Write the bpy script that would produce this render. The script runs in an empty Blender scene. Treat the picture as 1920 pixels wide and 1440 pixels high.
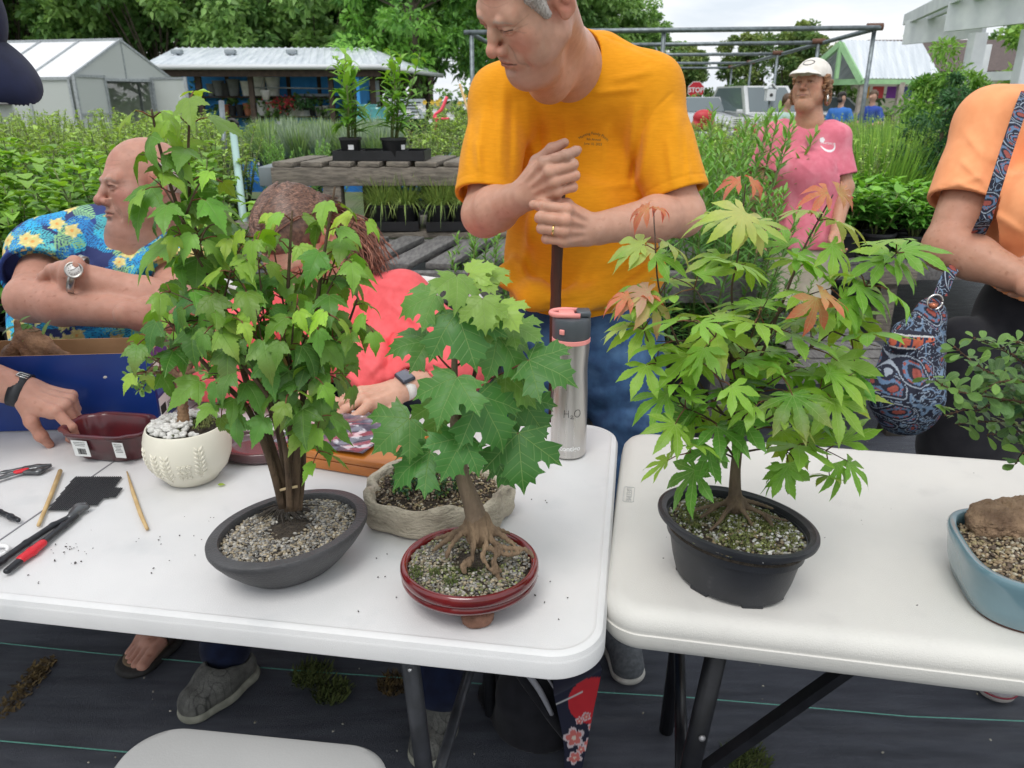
import bpy,bmesh,math,random
import numpy as np
from mathutils import Vector,Matrix,noise as mnoise
import openvdb as vdb
PI=math.pi
sin,cos,rad=math.sin,math.cos,math.radians
scene=bpy.context.scene
C=scene.collection
FPX=1440.0;PITCH=rad(20.4);CAM=np.array([0.0,0.0,1.41])
FW=np.array([0,cos(PITCH),-sin(PITCH)]);UP=np.array([0,sin(PITCH),cos(PITCH)]);RT=np.array([1.0,0,0])
def ray(px,py):
    return FW + RT*((px-960)/FPX) + UP*((720-py)/FPX)
def P(px,py,D):
    return CAM + ray(px,py)*D
def G(px,py,z):
    d=ray(px,py);return CAM + d*((z-CAM[2])/d[2])
def YY(px,py,Y):
    d=ray(px,py);return CAM + d*(Y/d[1])
MATS={}
def hexc(r,g,b):
    f=lambda c:(c/255/12.92 if c<=10 else ((c/255+.055)/1.055)**2.4)
    return (f(r),f(g),f(b))
def mat(name,c1,c2=None,scale=8.0,rough=.6,bump=0.0,bscale=60.0,detail=4.0,vcol=False,metal=0.0,
        coat=0.0,trans=0.0,spec=.5,stretch=None,lo=.35,hi=.65,sheen=0.0,c3=None,scale3=2.0,lo3=.5,hi3=.7,sss=0.0,bdist=.01,rvar=0.0):
    if name in MATS:return MATS[name]
    m=bpy.data.materials.new(name);m.use_nodes=True
    nt=m.node_tree;N=nt.nodes;L=nt.links
    b=N['Principled BSDF']
    tc=N.new('ShaderNodeTexCoord');mp=N.new('ShaderNodeMapping');L.new(tc.outputs['Object'],mp.inputs[0])
    if stretch:mp.inputs['Scale'].default_value=stretch
    col=None
    def rgb(c):
        n=N.new('ShaderNodeRGB');n.outputs[0].default_value=(*c,1);return n.outputs[0]
    def mix(a,bb,fac,mode='MIX'):
        n=N.new('ShaderNodeMix');n.data_type='RGBA';n.blend_type=mode
        if isinstance(fac,float):n.inputs[0].default_value=fac
        else:L.new(fac,n.inputs[0])
        L.new(a,n.inputs[6]);L.new(bb,n.inputs[7]);return n.outputs[2]
    def noi(sc,dt,l,h):
        n=N.new('ShaderNodeTexNoise');n.inputs['Scale'].default_value=sc;n.inputs['Detail'].default_value=dt
        L.new(mp.outputs[0],n.inputs['Vector'])
        r=N.new('ShaderNodeMapRange');r.inputs[1].default_value=l;r.inputs[2].default_value=h
        L.new(n.outputs[0],r.inputs[0]);return r.outputs[0]
    col=rgb(c1)
    if c2 is not None:col=mix(col,rgb(c2),noi(scale,detail,lo,hi))
    if c3 is not None:col=mix(col,rgb(c3),noi(scale3,detail,lo3,hi3))
    if vcol:
        a=N.new('ShaderNodeAttribute');a.attribute_name='Col'
        col=mix(col,a.outputs['Color'],1.0,'MULTIPLY')
    L.new(col,b.inputs['Base Color'])
    b.inputs['Roughness'].default_value=rough;b.inputs['Metallic'].default_value=metal
    b.inputs['Specular IOR Level'].default_value=spec
    if rvar:
        rr=N.new('ShaderNodeMapRange');rr.inputs[3].default_value=max(0,rough-rvar);rr.inputs[4].default_value=rough+rvar
        L.new(noi(scale*1.7+1,3,.3,.7),rr.inputs[0]);L.new(rr.outputs[0],b.inputs['Roughness'])
    if coat:b.inputs['Coat Weight'].default_value=coat;b.inputs['Coat Roughness'].default_value=.08
    if sheen:b.inputs['Sheen Weight'].default_value=sheen
    if sss:
        b.inputs['Subsurface Weight'].default_value=sss;b.inputs['Subsurface Radius'].default_value=(.012,.005,.003);b.inputs['Subsurface Scale'].default_value=.6
    if bump:
        n=N.new('ShaderNodeTexNoise');n.inputs['Scale'].default_value=bscale;n.inputs['Detail'].default_value=5
        L.new(mp.outputs[0],n.inputs['Vector'])
        bm=N.new('ShaderNodeBump');bm.inputs['Strength'].default_value=bump;bm.inputs['Distance'].default_value=bdist
        L.new(n.outputs[0],bm.inputs['Height']);L.new(bm.outputs[0],b.inputs['Normal'])
    if trans:
        t=N.new('ShaderNodeBsdfTranslucent');L.new(col,t.inputs[0])
        ms=N.new('ShaderNodeMixShader');ms.inputs[0].default_value=trans
        L.new(b.outputs[0],ms.inputs[1]);L.new(t.outputs[0],ms.inputs[2]);L.new(ms.outputs[0],N['Material Output'].inputs[0])
    MATS[name]=m
    return m
def leaf_mat(name,step,wid,vein=(.32,.45,.16),rough=.42,trans=.25,nside=9.0,vs=.55,speck=.25):
    """palmate veins from the leaf's own uv: step = angle between main veins (0 = single midrib)"""
    m=bpy.data.materials.new(name);m.use_nodes=True
    nt=m.node_tree;N=nt.nodes;L=nt.links;b=N['Principled BSDF']
    def mth(op,a,bb=None,c=None):
        n=N.new('ShaderNodeMath');n.operation=op
        for i,v in enumerate((a,bb,c)):
            if v is None:continue
            if isinstance(v,(int,float)):n.inputs[i].default_value=v
            else:L.new(v,n.inputs[i])
        return n.outputs[0]
    uv=N.new('ShaderNodeUVMap');sp=N.new('ShaderNodeSeparateXYZ');L.new(uv.outputs[0],sp.inputs[0])
    x,y=sp.outputs[0],sp.outputs[1]
    if step:
        a=mth('ARCTAN2',x,y);r=mth('SQRT',mth('ADD',mth('MULTIPLY',x,x),mth('MULTIPLY',y,y)))
        k=mth('ROUND',mth('DIVIDE',a,step));da=mth('SUBTRACT',a,mth('MULTIPLY',k,step))
        perp=mth('ABSOLUTE',mth('MULTIPLY',r,mth('SINE',da)));along=mth('MULTIPLY',r,mth('COSINE',da))
    else:
        perp=mth('ABSOLUTE',x);along=y
    main=mth('SUBTRACT',1.0,mth('MINIMUM',mth('DIVIDE',perp,wid),1.0))
    sd=mth('PINGPONG',mth('MULTIPLY',mth('SUBTRACT',along,mth('MULTIPLY',perp,.8)),nside),.5)
    side=mth('MULTIPLY',mth('SUBTRACT',1.0,mth('MINIMUM',mth('DIVIDE',sd,.09),1.0)),.45)
    vn=mth('MULTIPLY',mth('MAXIMUM',main,side),vs)
    at=N.new('ShaderNodeAttribute');at.attribute_name='Col'
    tc=N.new('ShaderNodeTexCoord');no=N.new('ShaderNodeTexNoise');no.inputs['Scale'].default_value=90;L.new(tc.outputs['Object'],no.inputs[0])
    hs=N.new('ShaderNodeHueSaturation');L.new(at.outputs[0],hs.inputs['Color'])
    L.new(mth('ADD',1-speck/2,mth('MULTIPLY',no.outputs[0],speck)),hs.inputs['Value'])
    mx=N.new('ShaderNodeMix');mx.data_type='RGBA';L.new(vn,mx.inputs[0]);L.new(hs.outputs[0],mx.inputs[6]);mx.inputs[7].default_value=(*vein,1)
    L.new(mx.outputs[2],b.inputs['Base Color']);b.inputs['Roughness'].default_value=rough;b.inputs['Specular IOR Level'].default_value=.4
    bp=N.new('ShaderNodeBump');bp.inputs['Strength'].default_value=.5;bp.inputs['Distance'].default_value=.002;bp.invert=True
    L.new(vn,bp.inputs['Height']);L.new(bp.outputs[0],b.inputs['Normal'])
    if trans:
        t=N.new('ShaderNodeBsdfTranslucent');ms=N.new('ShaderNodeMixShader');ms.inputs[0].default_value=trans
        g=N.new('ShaderNodeHueSaturation');g.inputs['Hue'].default_value=.485;g.inputs['Saturation'].default_value=1.1;g.inputs['Value'].default_value=1.7
        L.new(mx.outputs[2],g.inputs['Color']);L.new(g.outputs[0],t.inputs[0])
        L.new(b.outputs[0],ms.inputs[1]);L.new(t.outputs[0],ms.inputs[2]);L.new(ms.outputs[0],N['Material Output'].inputs[0])
    MATS[name]=m
    return m
def tag(o,label=None,cat=None,group=None,kind=None):
    if label:o['label']=label
    if cat:o['category']=cat
    if group:o['group']=group
    if kind:o['kind']=kind
    return o
def empty(name,loc,label,cat,group=None,rz=0.0):
    o=bpy.data.objects.new(name,None);C.objects.link(o)
    o.location=Vector([float(v) for v in loc]);o.rotation_euler=(0,0,rz);o.empty_display_size=.05
    return tag(o,label,cat,group)
def obj(name,VF,m,parent=None,smooth=True,col=None,uv=None,label=None,autos=None):
    """one mesh object; V are WORLD coordinates unless the parent sits at the origin of its own copy frame"""
    V,F=VF[0],VF[1]
    me=bpy.data.meshes.new(name)
    V=np.asarray(V,dtype=float).reshape(-1,3)
    if parent is not None:
        pm=np.array(wmat(parent).inverted());V=V @ pm[:3,:3].T + pm[:3,3]
    if isinstance(F,np.ndarray) and F.ndim==2:
        n,k=F.shape
        me.vertices.add(len(V));me.vertices.foreach_set('co',V.ravel().astype(np.float32))
        me.loops.add(n*k);me.loops.foreach_set('vertex_index',F.ravel().astype(np.int32))
        me.polygons.add(n);me.polygons.foreach_set('loop_start',np.arange(0,n*k,k,dtype=np.int32))
        me.update(calc_edges=True);me.validate()
    else:
        me.from_pydata([tuple(v) for v in V.tolist()],[],[tuple(int(i) for i in f) for f in F])
    if smooth:me.polygons.foreach_set('use_smooth',[True]*len(me.polygons))
    if autos is not None:
        me.polygons.foreach_set('use_smooth',[True]*len(me.polygons));me.set_sharp_from_angle(angle=rad(autos))
    if col is not None:
        ca=me.color_attributes.new('Col','FLOAT_COLOR','POINT')
        cc=np.ones((len(V),4),dtype=np.float32);cc[:,:3]=np.asarray(col);ca.data.foreach_set('color',cc.ravel())
    if uv is not None:
        ul=me.uv_layers.new(name='UVMap');li=np.zeros(len(me.loops),dtype=np.int32);me.loops.foreach_get('vertex_index',li)
        ul.data.foreach_set('uv',np.asarray(uv,dtype=np.float32)[li].ravel())
    for mm in (m if isinstance(m,(list,tuple)) else [m]):me.materials.append(mm)
    o=bpy.data.objects.new(name,me);C.objects.link(o)
    if parent is not None:o.parent=parent
    if label:o['label']=label
    return o
def wmat(o):
    m=Matrix.Translation(o.location) @ o.rotation_euler.to_matrix().to_4x4() @ Matrix.Diagonal((*o.scale,1))
    return (wmat(o.parent) @ m) if o.parent else m
def dup(root,loc=None,rz=None,label=None,group=None,sc=None,parent=None):
    r=root.copy();C.objects.link(r)
    if parent is not None:r.parent=parent
    if loc is not None:r.location=Vector([float(v) for v in loc])
    if rz is not None:r.rotation_euler=(0,0,rz)
    if sc is not None:r.scale=(sc,sc,sc) if isinstance(sc,(int,float)) else sc
    if label:r['label']=label
    if group:r['group']=group
    for ch in list(root.children):dup(ch,parent=r)
    return r
def thing(name,VF,m,label,cat,group=None,kind=None,loc=None,**kw):
    """a top-level thing that is one mesh, its origin moved to its base"""
    V=np.asarray(VF[0],dtype=float).reshape(-1,3)
    if loc is None:loc=np.array([V[:,0].mean(),V[:,1].mean(),V[:,2].min()])
    loc=np.asarray(loc,dtype=float)
    o=obj(name,(V-loc,VF[1]),m,None,**kw);o.location=Vector(loc.tolist())
    return tag(o,label,cat,group,kind)
def join(parts):
    V=[];F=[];n=0
    for v,f in parts:
        v=np.asarray(v,dtype=float).reshape(-1,3);V.append(v);F+=[tuple(int(i)+n for i in q) for q in f];n+=len(v)
    return np.concatenate(V),F
def xf(VF,loc=(0,0,0),rz=0.0,rx=0.0,ry=0.0,s=1.0,M=None):
    V=np.asarray(VF[0],dtype=float)*s
    if M is None:M=Matrix.Rotation(rz,3,'Z') @ Matrix.Rotation(ry,3,'Y') @ Matrix.Rotation(rx,3,'X')
    return V @ np.array(M).T + np.asarray(loc,dtype=float),VF[1]
def bm_out(bm):
    bm.verts.ensure_lookup_table();bm.verts.index_update()
    V=np.array([v.co[:] for v in bm.verts]);F=[tuple(v.index for v in f.verts) for f in bm.faces];bm.free();return V,F
def box(sx,sy,sz,c=(0,0,0),bev=0.0,seg=2,rz=0.0,M=None):
    bm=bmesh.new();bmesh.ops.create_cube(bm,size=1.0)
    for v in bm.verts:v.co=Vector((v.co.x*sx,v.co.y*sy,v.co.z*sz))
    if bev:bmesh.ops.bevel(bm,geom=bm.edges[:]+bm.verts[:],offset=bev,segments=seg,profile=.5,affect='EDGES')
    VF=bm_out(bm)
    return xf(VF,c,rz=rz,M=M)
def beam(a,b,w,h,bev=0.0,up=(0,0,1)):
    a=Vector([float(x) for x in a]);b=Vector([float(x) for x in b]);d=b-a;L=d.length;d.normalize()
    u=Vector(up)
    s=u.cross(d)
    if s.length<1e-4:s=Vector((0,1,0)).cross(d)
    s.normalize();u=d.cross(s)
    M=Matrix((d,s,u)).transposed()
    return box(L,w,h,(a+b)/2,bev,M=M)
def tube(pts,r,n=8,cap=True,sub=0):
    pts=[np.asarray(p,dtype=float) for p in pts]
    if not hasattr(r,'__len__'):r=[r]*len(pts)
    if sub:pts,r=smooth_path(pts,r,sub)
    V=[];F=[]
    pn=len(pts);t0=pts[1]-pts[0];t0=t0/(np.linalg.norm(t0)+1e-12)
    ref=np.array([0,0,1.0]) if abs(t0[2])<.9 else np.array([1.0,0,0])
    s=np.cross(t0,ref);s /= np.linalg.norm(s)
    for i in range(pn):
        t=(pts[min(i+1,pn-1)]-pts[max(i-1,0)]);t=t/(np.linalg.norm(t)+1e-12)
        s=s-t*np.dot(s,t);s /= (np.linalg.norm(s)+1e-12);q=np.cross(t,s)
        for k in range(n):
            a=2*PI*k/n;V.append(pts[i]+(s*cos(a)+q*sin(a))*r[i])
    for i in range(pn-1):
        for k in range(n):
            a,b=i*n+k,i*n+(k+1) % n;F.append((a,b,b+n,a+n))
    if cap:F.append(tuple(range(n-1,-1,-1)));F.append(tuple(range((pn-1)*n,pn*n)))
    return np.array(V),F
def smooth_path(pts,r,sub):
    P_=[np.asarray(p,dtype=float) for p in pts];out=[];rr=[]
    n=len(P_)
    for i in range(n-1):
        p0,p1,p2,p3=P_[max(i-1,0)],P_[i],P_[i+1],P_[min(i+2,n-1)]
        for k in range(sub):
            t=k/sub;out.append(.5*((2*p1)+(-p0+p2)*t+(2*p0-5*p1+4*p2-p3)*t*t+(-p0+3*p1-3*p2+p3)*t**3));rr.append(r[i]*(1-t)+r[i+1]*t)
    out.append(P_[-1]);rr.append(r[-1]);return out,rr
def lathe(prof,n=48,rx=1.0,ry=1.0,rot=0.0,c=(0,0,0),pw=2.0,close=True,wob=None):
    """prof [(r, z)...]; rx, ry scale the footprint; pw is the superellipse power"""
    V=[];F=[]
    for (r,z) in prof:
        for k in range(n):
            a=2*PI*k/n;ca,sa=cos(a),sin(a)
            q=(abs(ca)**pw+abs(sa)**pw)**(-1/pw)
            x,y=r*rx*ca*q,r*ry*sa*q
            if wob:x,y,z2=wob(x,y,z,a)
            else:z2=z
            V.append((x*cos(rot)-y*sin(rot),x*sin(rot)+y*cos(rot),z2))
    m=len(prof)
    for i in range(m-1):
        for k in range(n):
            a,b=i*n+k,i*n+(k+1) % n;F.append((a,b,b+n,a+n))
    if close:
        F.append(tuple(range(n-1,-1,-1)));F.append(tuple(range((m-1)*n,m*n)))
    return np.array(V)+np.asarray(c,dtype=float),F
def prism(poly,z0,z1,bev=0.0):
    """upright prism from an outline [(x, y)...]"""
    n=len(poly);V=[(x,y,z0) for x,y in poly]+[(x,y,z1) for x,y in poly]
    F=[tuple(range(n-1,-1,-1)),tuple(range(n,2*n))]+[(k,(k+1) % n,n+(k+1) % n,n+k) for k in range(n)]
    if bev:
        bm=bmesh.new();vs=[bm.verts.new(v) for v in V]
        for f in F:bm.faces.new([vs[i] for i in f])
        bm.normal_update()
        bmesh.ops.bevel(bm,geom=[e for e in bm.edges if abs(e.verts[0].co.z-e.verts[1].co.z)<1e-6],offset=bev,segments=2,profile=.5,affect='EDGES')
        return bm_out(bm)
    return np.array(V,dtype=float),F
def rrect(w,d,r,n=8):
    out=[]
    for cx,cy,a0 in ((w/2-r,d/2-r,0),(-w/2+r,d/2-r,PI/2),(-w/2+r,-d/2+r,PI),(w/2-r,-d/2+r,1.5*PI)):
        for k in range(n+1):
            a=a0+PI/2*k/n;out.append((cx+r*cos(a),cy+r*sin(a)))
    return out
def text3d(s,size,M,m,parent,name='lettering',ext=.0006,label=None,bold=0.0,align='CENTER',arc=0.0):
    cu=bpy.data.curves.new(name,'FONT');cu.body=s;cu.size=size;cu.extrude=ext;cu.align_x=align;cu.align_y='CENTER';cu.offset=bold;cu.resolution_u=3
    tmp=bpy.data.objects.new(name,cu);me=tmp.to_mesh()
    V=np.array([v.co[:] for v in me.vertices]);F=[tuple(p.vertices) for p in me.polygons];tmp.to_mesh_clear();bpy.data.objects.remove(tmp);bpy.data.curves.remove(cu)
    if arc:
        a=V[:,0]/arc;V=np.stack([np.sin(a)*(arc+V[:,1]),np.cos(a)*(arc+V[:,1])-arc,V[:,2]],1)
    Mn=np.array(M)
    V=V @ Mn[:3,:3].T+Mn[:3,3]
    if parent is False:return V,F
    return obj(name,(V,F),m,parent,smooth=False,label=label)
def frame(o,x,y):
    """4x4 with origin o, local x along x, y near y"""
    x=Vector([float(v) for v in x]).normalized();y=Vector([float(v) for v in y]);z=x.cross(y).normalized();y=z.cross(x)
    M=Matrix((x,y,z)).transposed().to_4x4();M.translation=Vector([float(v) for v in o]);return M
class SDF:
    def __init__(s):s.p=[]
    def cone(s,a,b,ra,rb,k=.01,op='u',flat=None):
        s.p.append(('c',np.asarray(a,float),np.asarray(b,float),ra,rb,k,op,flat));return s
    def chain(s,pts,rr,k=.01,op='u',flat=None):
        for i in range(len(pts)-1):s.cone(pts[i],pts[i+1],rr[i],rr[i+1],k,op,flat)
        return s
    def ell(s,c,r,k=.01,op='u',R=None):
        s.p.append(('e',np.asarray(c,float),np.asarray(r,float),np.eye(3) if R is None else np.asarray(R,float),None,k,op,None));return s
    def ball(s,c,r,k=.01,op='u'):return s.cone(c,c,r,r,k,op)
    def cyl(s,a,b,r,k=.003,op='s'):
        s.p.append(('y',np.asarray(a,float),np.asarray(b,float),r,r,k,op,None));return s
    def plane(s,c,n,k=.002):
        s.p.append(('p',np.asarray(c,float),np.asarray(n,float)/np.linalg.norm(n),None,None,k,'s',None));return s
    def disp(s,fn):s.p.append(('d',fn,None,None,None,0,'d',None));return s
    def xform(s,M):
        Mn=np.array(M);R=Mn[:3,:3];t=Mn[:3,3]
        f=lambda v:R @ v+t
        o=SDF()
        for q in s.p:
            if q[0] in 'cy':o.p.append((q[0],f(q[1]),f(q[2]),*q[3:7],None if q[7] is None else (R @ np.asarray(q[7][0],float),q[7][1])))
            elif q[0]=='e':o.p.append(('e',f(q[1]),q[2],R @ q[3],*q[4:]))
            elif q[0]=='p':o.p.append(('p',f(q[1]),R @ q[2],*q[3:]))
            elif q[0]=='d':
                Ri=R.T;fn=q[1]
                o.p.append(('d',(lambda X,fn=fn:fn((X-t) @ R)),*q[2:]))
        return o
    def add(s,o):s.p+=o.p;return s
    def bounds(s):
        lo=np.full(3,1e9);hi=-lo
        for q in s.p:
            if q[6]!='u':continue
            if q[0] in 'cy':r=max(q[3],q[4])*1.05+.012;lo=np.minimum(lo,np.minimum(q[1],q[2])-r);hi=np.maximum(hi,np.maximum(q[1],q[2])+r)
            else:r=np.abs(q[3]) @ q[2]+.012;lo=np.minimum(lo,q[1]-r);hi=np.maximum(hi,q[1]+r)
        return lo,hi
    def mesh(s,h,lo=None,hi=None):
        l0,h0=s.bounds()
        lo=l0 if lo is None else np.maximum(l0,lo);hi=h0 if hi is None else np.minimum(h0,hi)
        n=np.maximum(((hi-lo)/h).astype(int)+2,3)
        ax=[(lo[i]+np.arange(n[i])*h).astype(np.float32) for i in range(3)]
        BIG=.5;D=np.full(n,BIG,dtype=np.float32)
        for q in s.p:
            t,k,op=q[0],q[5],q[6]
            mg=k*1.2+3*h+(.004 if t!='p' else 0)
            if t in 'cy':r=max(q[3],q[4])+mg;bl=np.minimum(q[1],q[2])-r;bh=np.maximum(q[1],q[2])+r
            elif t=='e':r=np.abs(q[3]) @ q[2]+mg;bl=q[1]-r;bh=q[1]+r
            else:bl=lo-1;bh=hi+1
            i0=np.clip(np.ceil((bl-lo)/h).astype(int),0,n);i1=np.clip(((bh-lo)/h).astype(int)+1,0,n)
            if (i1<=i0).any():continue
            sl=tuple(slice(a,b) for a,b in zip(i0,i1))
            X=np.stack(np.meshgrid(*[ax[i][sl[i]] for i in range(3)],indexing='ij'),-1)
            cur=D[sl]
            if t=='d':
                mk=np.abs(cur)<.018;val=np.zeros_like(cur);val[mk]=q[1](X[mk]);D[sl]=cur+val;continue
            if t=='p':d=((X-q[1]) @ q[2]).astype(np.float32);d=-d
            elif t=='y':
                ab=q[2]-q[1];ll=np.linalg.norm(ab);u=ab/ll;Y=X-q[1];tt=Y @ u;d=np.maximum(np.linalg.norm(Y-tt[...,None]*u,axis=-1)-q[3],np.abs(tt-ll/2)-ll/2)
            elif t=='c':
                ab=q[2]-q[1];l2=ab @ ab;Y=X-q[1]
                tt=np.clip((Y @ ab)/l2,0,1) if l2>1e-12 else np.zeros(X.shape[:3])
                Z=Y-tt[...,None]*ab
                if q[7] is not None:
                    fd,fs=q[7];fd=np.asarray(fd,float);fd=fd/np.linalg.norm(fd)
                    Z=Z+(Z @ fd)[...,None]*fd*(1/fs-1)
                    d=np.linalg.norm(Z,axis=-1)-(q[3]+(q[4]-q[3])*tt)
                    d=d*(fs if fs<1 else 1)**.5
                else:d=np.linalg.norm(Z,axis=-1)-(q[3]+(q[4]-q[3])*tt)
            else:
                Y=(X-q[1]) @ q[3];k0=np.linalg.norm(Y/q[2],axis=-1);k1=np.linalg.norm(Y/q[2]**2,axis=-1)
                d=k0*(k0-1)/np.maximum(k1,1e-9)
            d=d.astype(np.float32)
            if op=='u':
                hh=np.maximum(k-np.abs(cur-d),0)/max(k,1e-6);D[sl]=np.minimum(cur,d)-hh*hh*k*.25
            elif op=='s':
                d=-d;hh=np.maximum(k-np.abs(cur-d),0)/max(k,1e-6);D[sl]=np.maximum(cur,d)+hh*hh*k*.25
            elif op=='i':
                E=np.full_like(D,BIG);E[sl]=np.maximum(cur,d);D=E
        g=vdb.FloatGrid(BIG);g.copyFromArray(np.clip(D,-BIG,BIG))
        p,qd=g.convertToQuads(0.0)
        return p.astype(float)*h+lo,qd[:,::-1].copy()
_rs=np.random.RandomState(7)
_W=_rs.normal(size=(40,3));_W /= np.linalg.norm(_W,axis=1)[:,None];_PH=_rs.rand(40)*6.28
def wav(X,freq,n=8,off=0,st=(1,1,1)):
    """smooth random field in about -1..1"""
    X=X*np.asarray(st);v=0
    for i in range(n):
        j=(i+off) % 40;v=v+np.sin(X @ _W[j]*freq*(0.7+.09*i)+_PH[j]+1.3*np.sin(X @ _W[(j+7) % 40]*freq*.6))
    return v/n**.5*.8
def gsel(V,c,r):
    d=np.linalg.norm(V-np.asarray(c),axis=1);return np.clip(1-(d/r)**2,0,1)
def mixc(col,c,m):return col*(1-m[:,None])+np.asarray(c)*m[:,None]
cd=bpy.data.cameras.new('camera');cam=bpy.data.objects.new('camera',cd);C.objects.link(cam)
cam.location=CAM;cam.rotation_euler=(PI/2-PITCH,0,0)
cd.sensor_width=36;cd.sensor_fit='HORIZONTAL';cd.lens=36*FPX/1920;cd.clip_start=.05;cd.clip_end=900
cd.dof.use_dof=True;cd.dof.focus_distance=1.25;cd.dof.aperture_fstop=11
scene.camera=cam
scene.render.resolution_x=1024;scene.render.resolution_y=768
w=bpy.data.worlds.new('World');scene.world=w;w.use_nodes=True
nt=w.node_tree;N=nt.nodes;L=nt.links
bg=N['Background']
sky=N.new('ShaderNodeTexSky');sky.sky_type='NISHITA';sky.sun_disc=False
SUN_EL,SUN_AZ=rad(62),rad(200)
sky.sun_elevation=SUN_EL;sky.sun_rotation=SUN_AZ;sky.air_density=1.0;sky.dust_density=4.0;sky.ozone_density=1.0
tc=N.new('ShaderNodeTexCoord');mp=N.new('ShaderNodeMapping');mp.inputs['Scale'].default_value=(1,1,4.0);L.new(tc.outputs['Generated'],mp.inputs[0])
no=N.new('ShaderNodeTexNoise');no.inputs['Scale'].default_value=3.0;no.inputs['Detail'].default_value=6;no.inputs['Roughness'].default_value=.55;L.new(mp.outputs[0],no.inputs[0])
cr=N.new('ShaderNodeValToRGB');cr.color_ramp.elements[0].position=.36;cr.color_ramp.elements[0].color=(8.0,8.7,9.5,1)
cr.color_ramp.elements[1].position=.56;cr.color_ramp.elements[1].color=(11.2,11.3,11.4,1);L.new(no.outputs[0],cr.inputs[0])
mx=N.new('ShaderNodeMix');mx.data_type='RGBA';mx.inputs[0].default_value=.82
L.new(sky.outputs[0],mx.inputs[6]);L.new(cr.outputs[0],mx.inputs[7]);L.new(mx.outputs[2],bg.inputs[0]);bg.inputs[1].default_value=.085
sd=bpy.data.lights.new('sun','SUN');sd.energy=1.1;sd.angle=rad(25);sd.color=(1,.97,.93)
so=bpy.data.objects.new('sun',sd);C.objects.link(so)
so.rotation_euler=Vector((sin(SUN_AZ)*cos(SUN_EL),cos(SUN_AZ)*cos(SUN_EL),sin(SUN_EL))).to_track_quat('Z','Y').to_euler()
vs=scene.view_settings;vs.view_transform='Standard';vs.look='None';vs.gamma=1;vs.use_curve_mapping=False;vs.exposure=.45
scene.cycles.max_bounces=7;scene.cycles.transparent_max_bounces=8;scene.cycles.diffuse_bounces=4;scene.cycles.glossy_bounces=3
scene.cycles.use_adaptive_sampling=True;scene.cycles.adaptive_threshold=.02;scene.cycles.use_denoising=True
def quad(x0,y0,x1,y1,z,nx=1,ny=1):
    V=[];F=[]
    for j in range(ny+1):
        for i in range(nx+1):V.append((x0+(x1-x0)*i/nx,y0+(y1-y0)*j/ny,z))
    for j in range(ny):
        for i in range(nx):
            a=j*(nx+1)+i;F.append((a,a+1,a+nx+2,a+nx+1))
    return np.array(V),F
M_grass=mat('field_green',(.055,.09,.025),(.09,.10,.045),scale=1.2,rough=.9,bump=.6,bscale=30,c3=(.16,.15,.12),scale3=.25,lo3=.55,hi3=.62)
o=obj('ground',quad(-300,-20,300,500,-.012),M_grass);tag(o,kind='structure')
M_fab=mat('weed_barrier_cloth',hexc(62,66,76),hexc(82,86,96),scale=5,rough=.44,bump=.6,bscale=300,detail=8.0,stretch=(1,6,1),spec=.45,c3=hexc(92,94,98),scale3=2.3,lo3=.58,hi3=.9,rvar=.12)
V,F=quad(-7,-1,9,7.5,0,200,110)
V[:,2]=.006*wav(V,9,6)+.004*wav(V,26,6,9,(.5,1,1))+.004;V[:,2]=np.maximum(V[:,2],.0)
o=obj('weed_barrier_ground',(V,F),M_fab);tag(o,kind='structure')
M_line=mat('woven_line_green',hexc(86,150,135),hexc(110,170,155),scale=200,rough=.8)
def gline(pts):
    q=[G(x,y,.008) for x,y in pts]
    q=[q[0]+(q[0]-q[1])*6]+q+[q[-1]+(q[-1]-q[-2])*6]
    V=[];F=[]
    n=60*len(q)
    qs=[q[i]+(q[i+1]-q[i])*t/24 for i in range(len(q)-1) for t in range(24)]
    for i,p in enumerate(qs):
        z=.0095+float(.004*wav(np.array([[p[0],p[1],0]]),9,6)[0]+.003*wav(np.array([[p[0],p[1],0]]),26,6,9,(1,.5,1))[0]+.003)*0+.0065
        V+=[(p[0],p[1]-.002,z),(p[0],p[1]+.002,z)]
    for i in range(len(qs)-1):F.append((2*i,2*i+2,2*i+3,2*i+1))
    return V,F
V,F=join([gline([(0,1210),(200,1231),(380,1247),(560,1262),(760,1276),(1080,1300),(1300,1313),(1500,1330),(1700,1348),(1920,1357)]),gline([(0,1394),(180,1410)])])
o=obj('barrier_cloth_lines',(V,F),M_line);tag(o,kind='structure')
M_moss=mat('moss_tuft',(.05,.075,.015),(.09,.11,.03),scale=80,rough=.95)
M_litter=mat('dead_leaf',hexc(120,100,60),hexc(60,50,38),scale=60,rough=.9)
def tuft(c,r,n,up=.5,seed=0,wd=.0016):
    rs=random.Random(seed);V=[];F=[]
    for i in range(n):
        a=rs.uniform(0,2*PI);q=r*rs.random()**.6;x,y=c[0]+q*cos(a),c[1]+q*sin(a);l=rs.uniform(.5,1.2)*r*.6
        b=rs.uniform(0,2*PI);d=np.array([cos(b),sin(b),up+rs.random()]);d=d/np.linalg.norm(d)*l;s=np.array([-sin(b),cos(b),0])*wd*rs.uniform(.7,1.8)
        p=np.array([x,y,c[2]]);k=len(V);V+=[p-s,p+s,p+d*.6+s,p+d+[0,0,-l*.15]];F.append((k,k+1,k+2,k+3))
    return V,F
for i,(x,y,r,mm,lb) in enumerate([(583,1268,.05,M_moss,'round green moss tuft on the dark cloth, between the two grey clogs'),(622,1300,.045,M_moss,'flat moss tuft on the dark cloth, nearest to the folding chair'),
                               (738,1285,.04,M_litter,'small dry weed sprig on the dark cloth beside the table leg'),(1398,1425,.05,M_moss,'dark grassy tuft at the bottom edge below the right table')]):
    thing('weed_tuft',tuft(G(x,y,.006),r,420,seed=i,up=.8),mm,lb,'weed')
pr=[]
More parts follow.
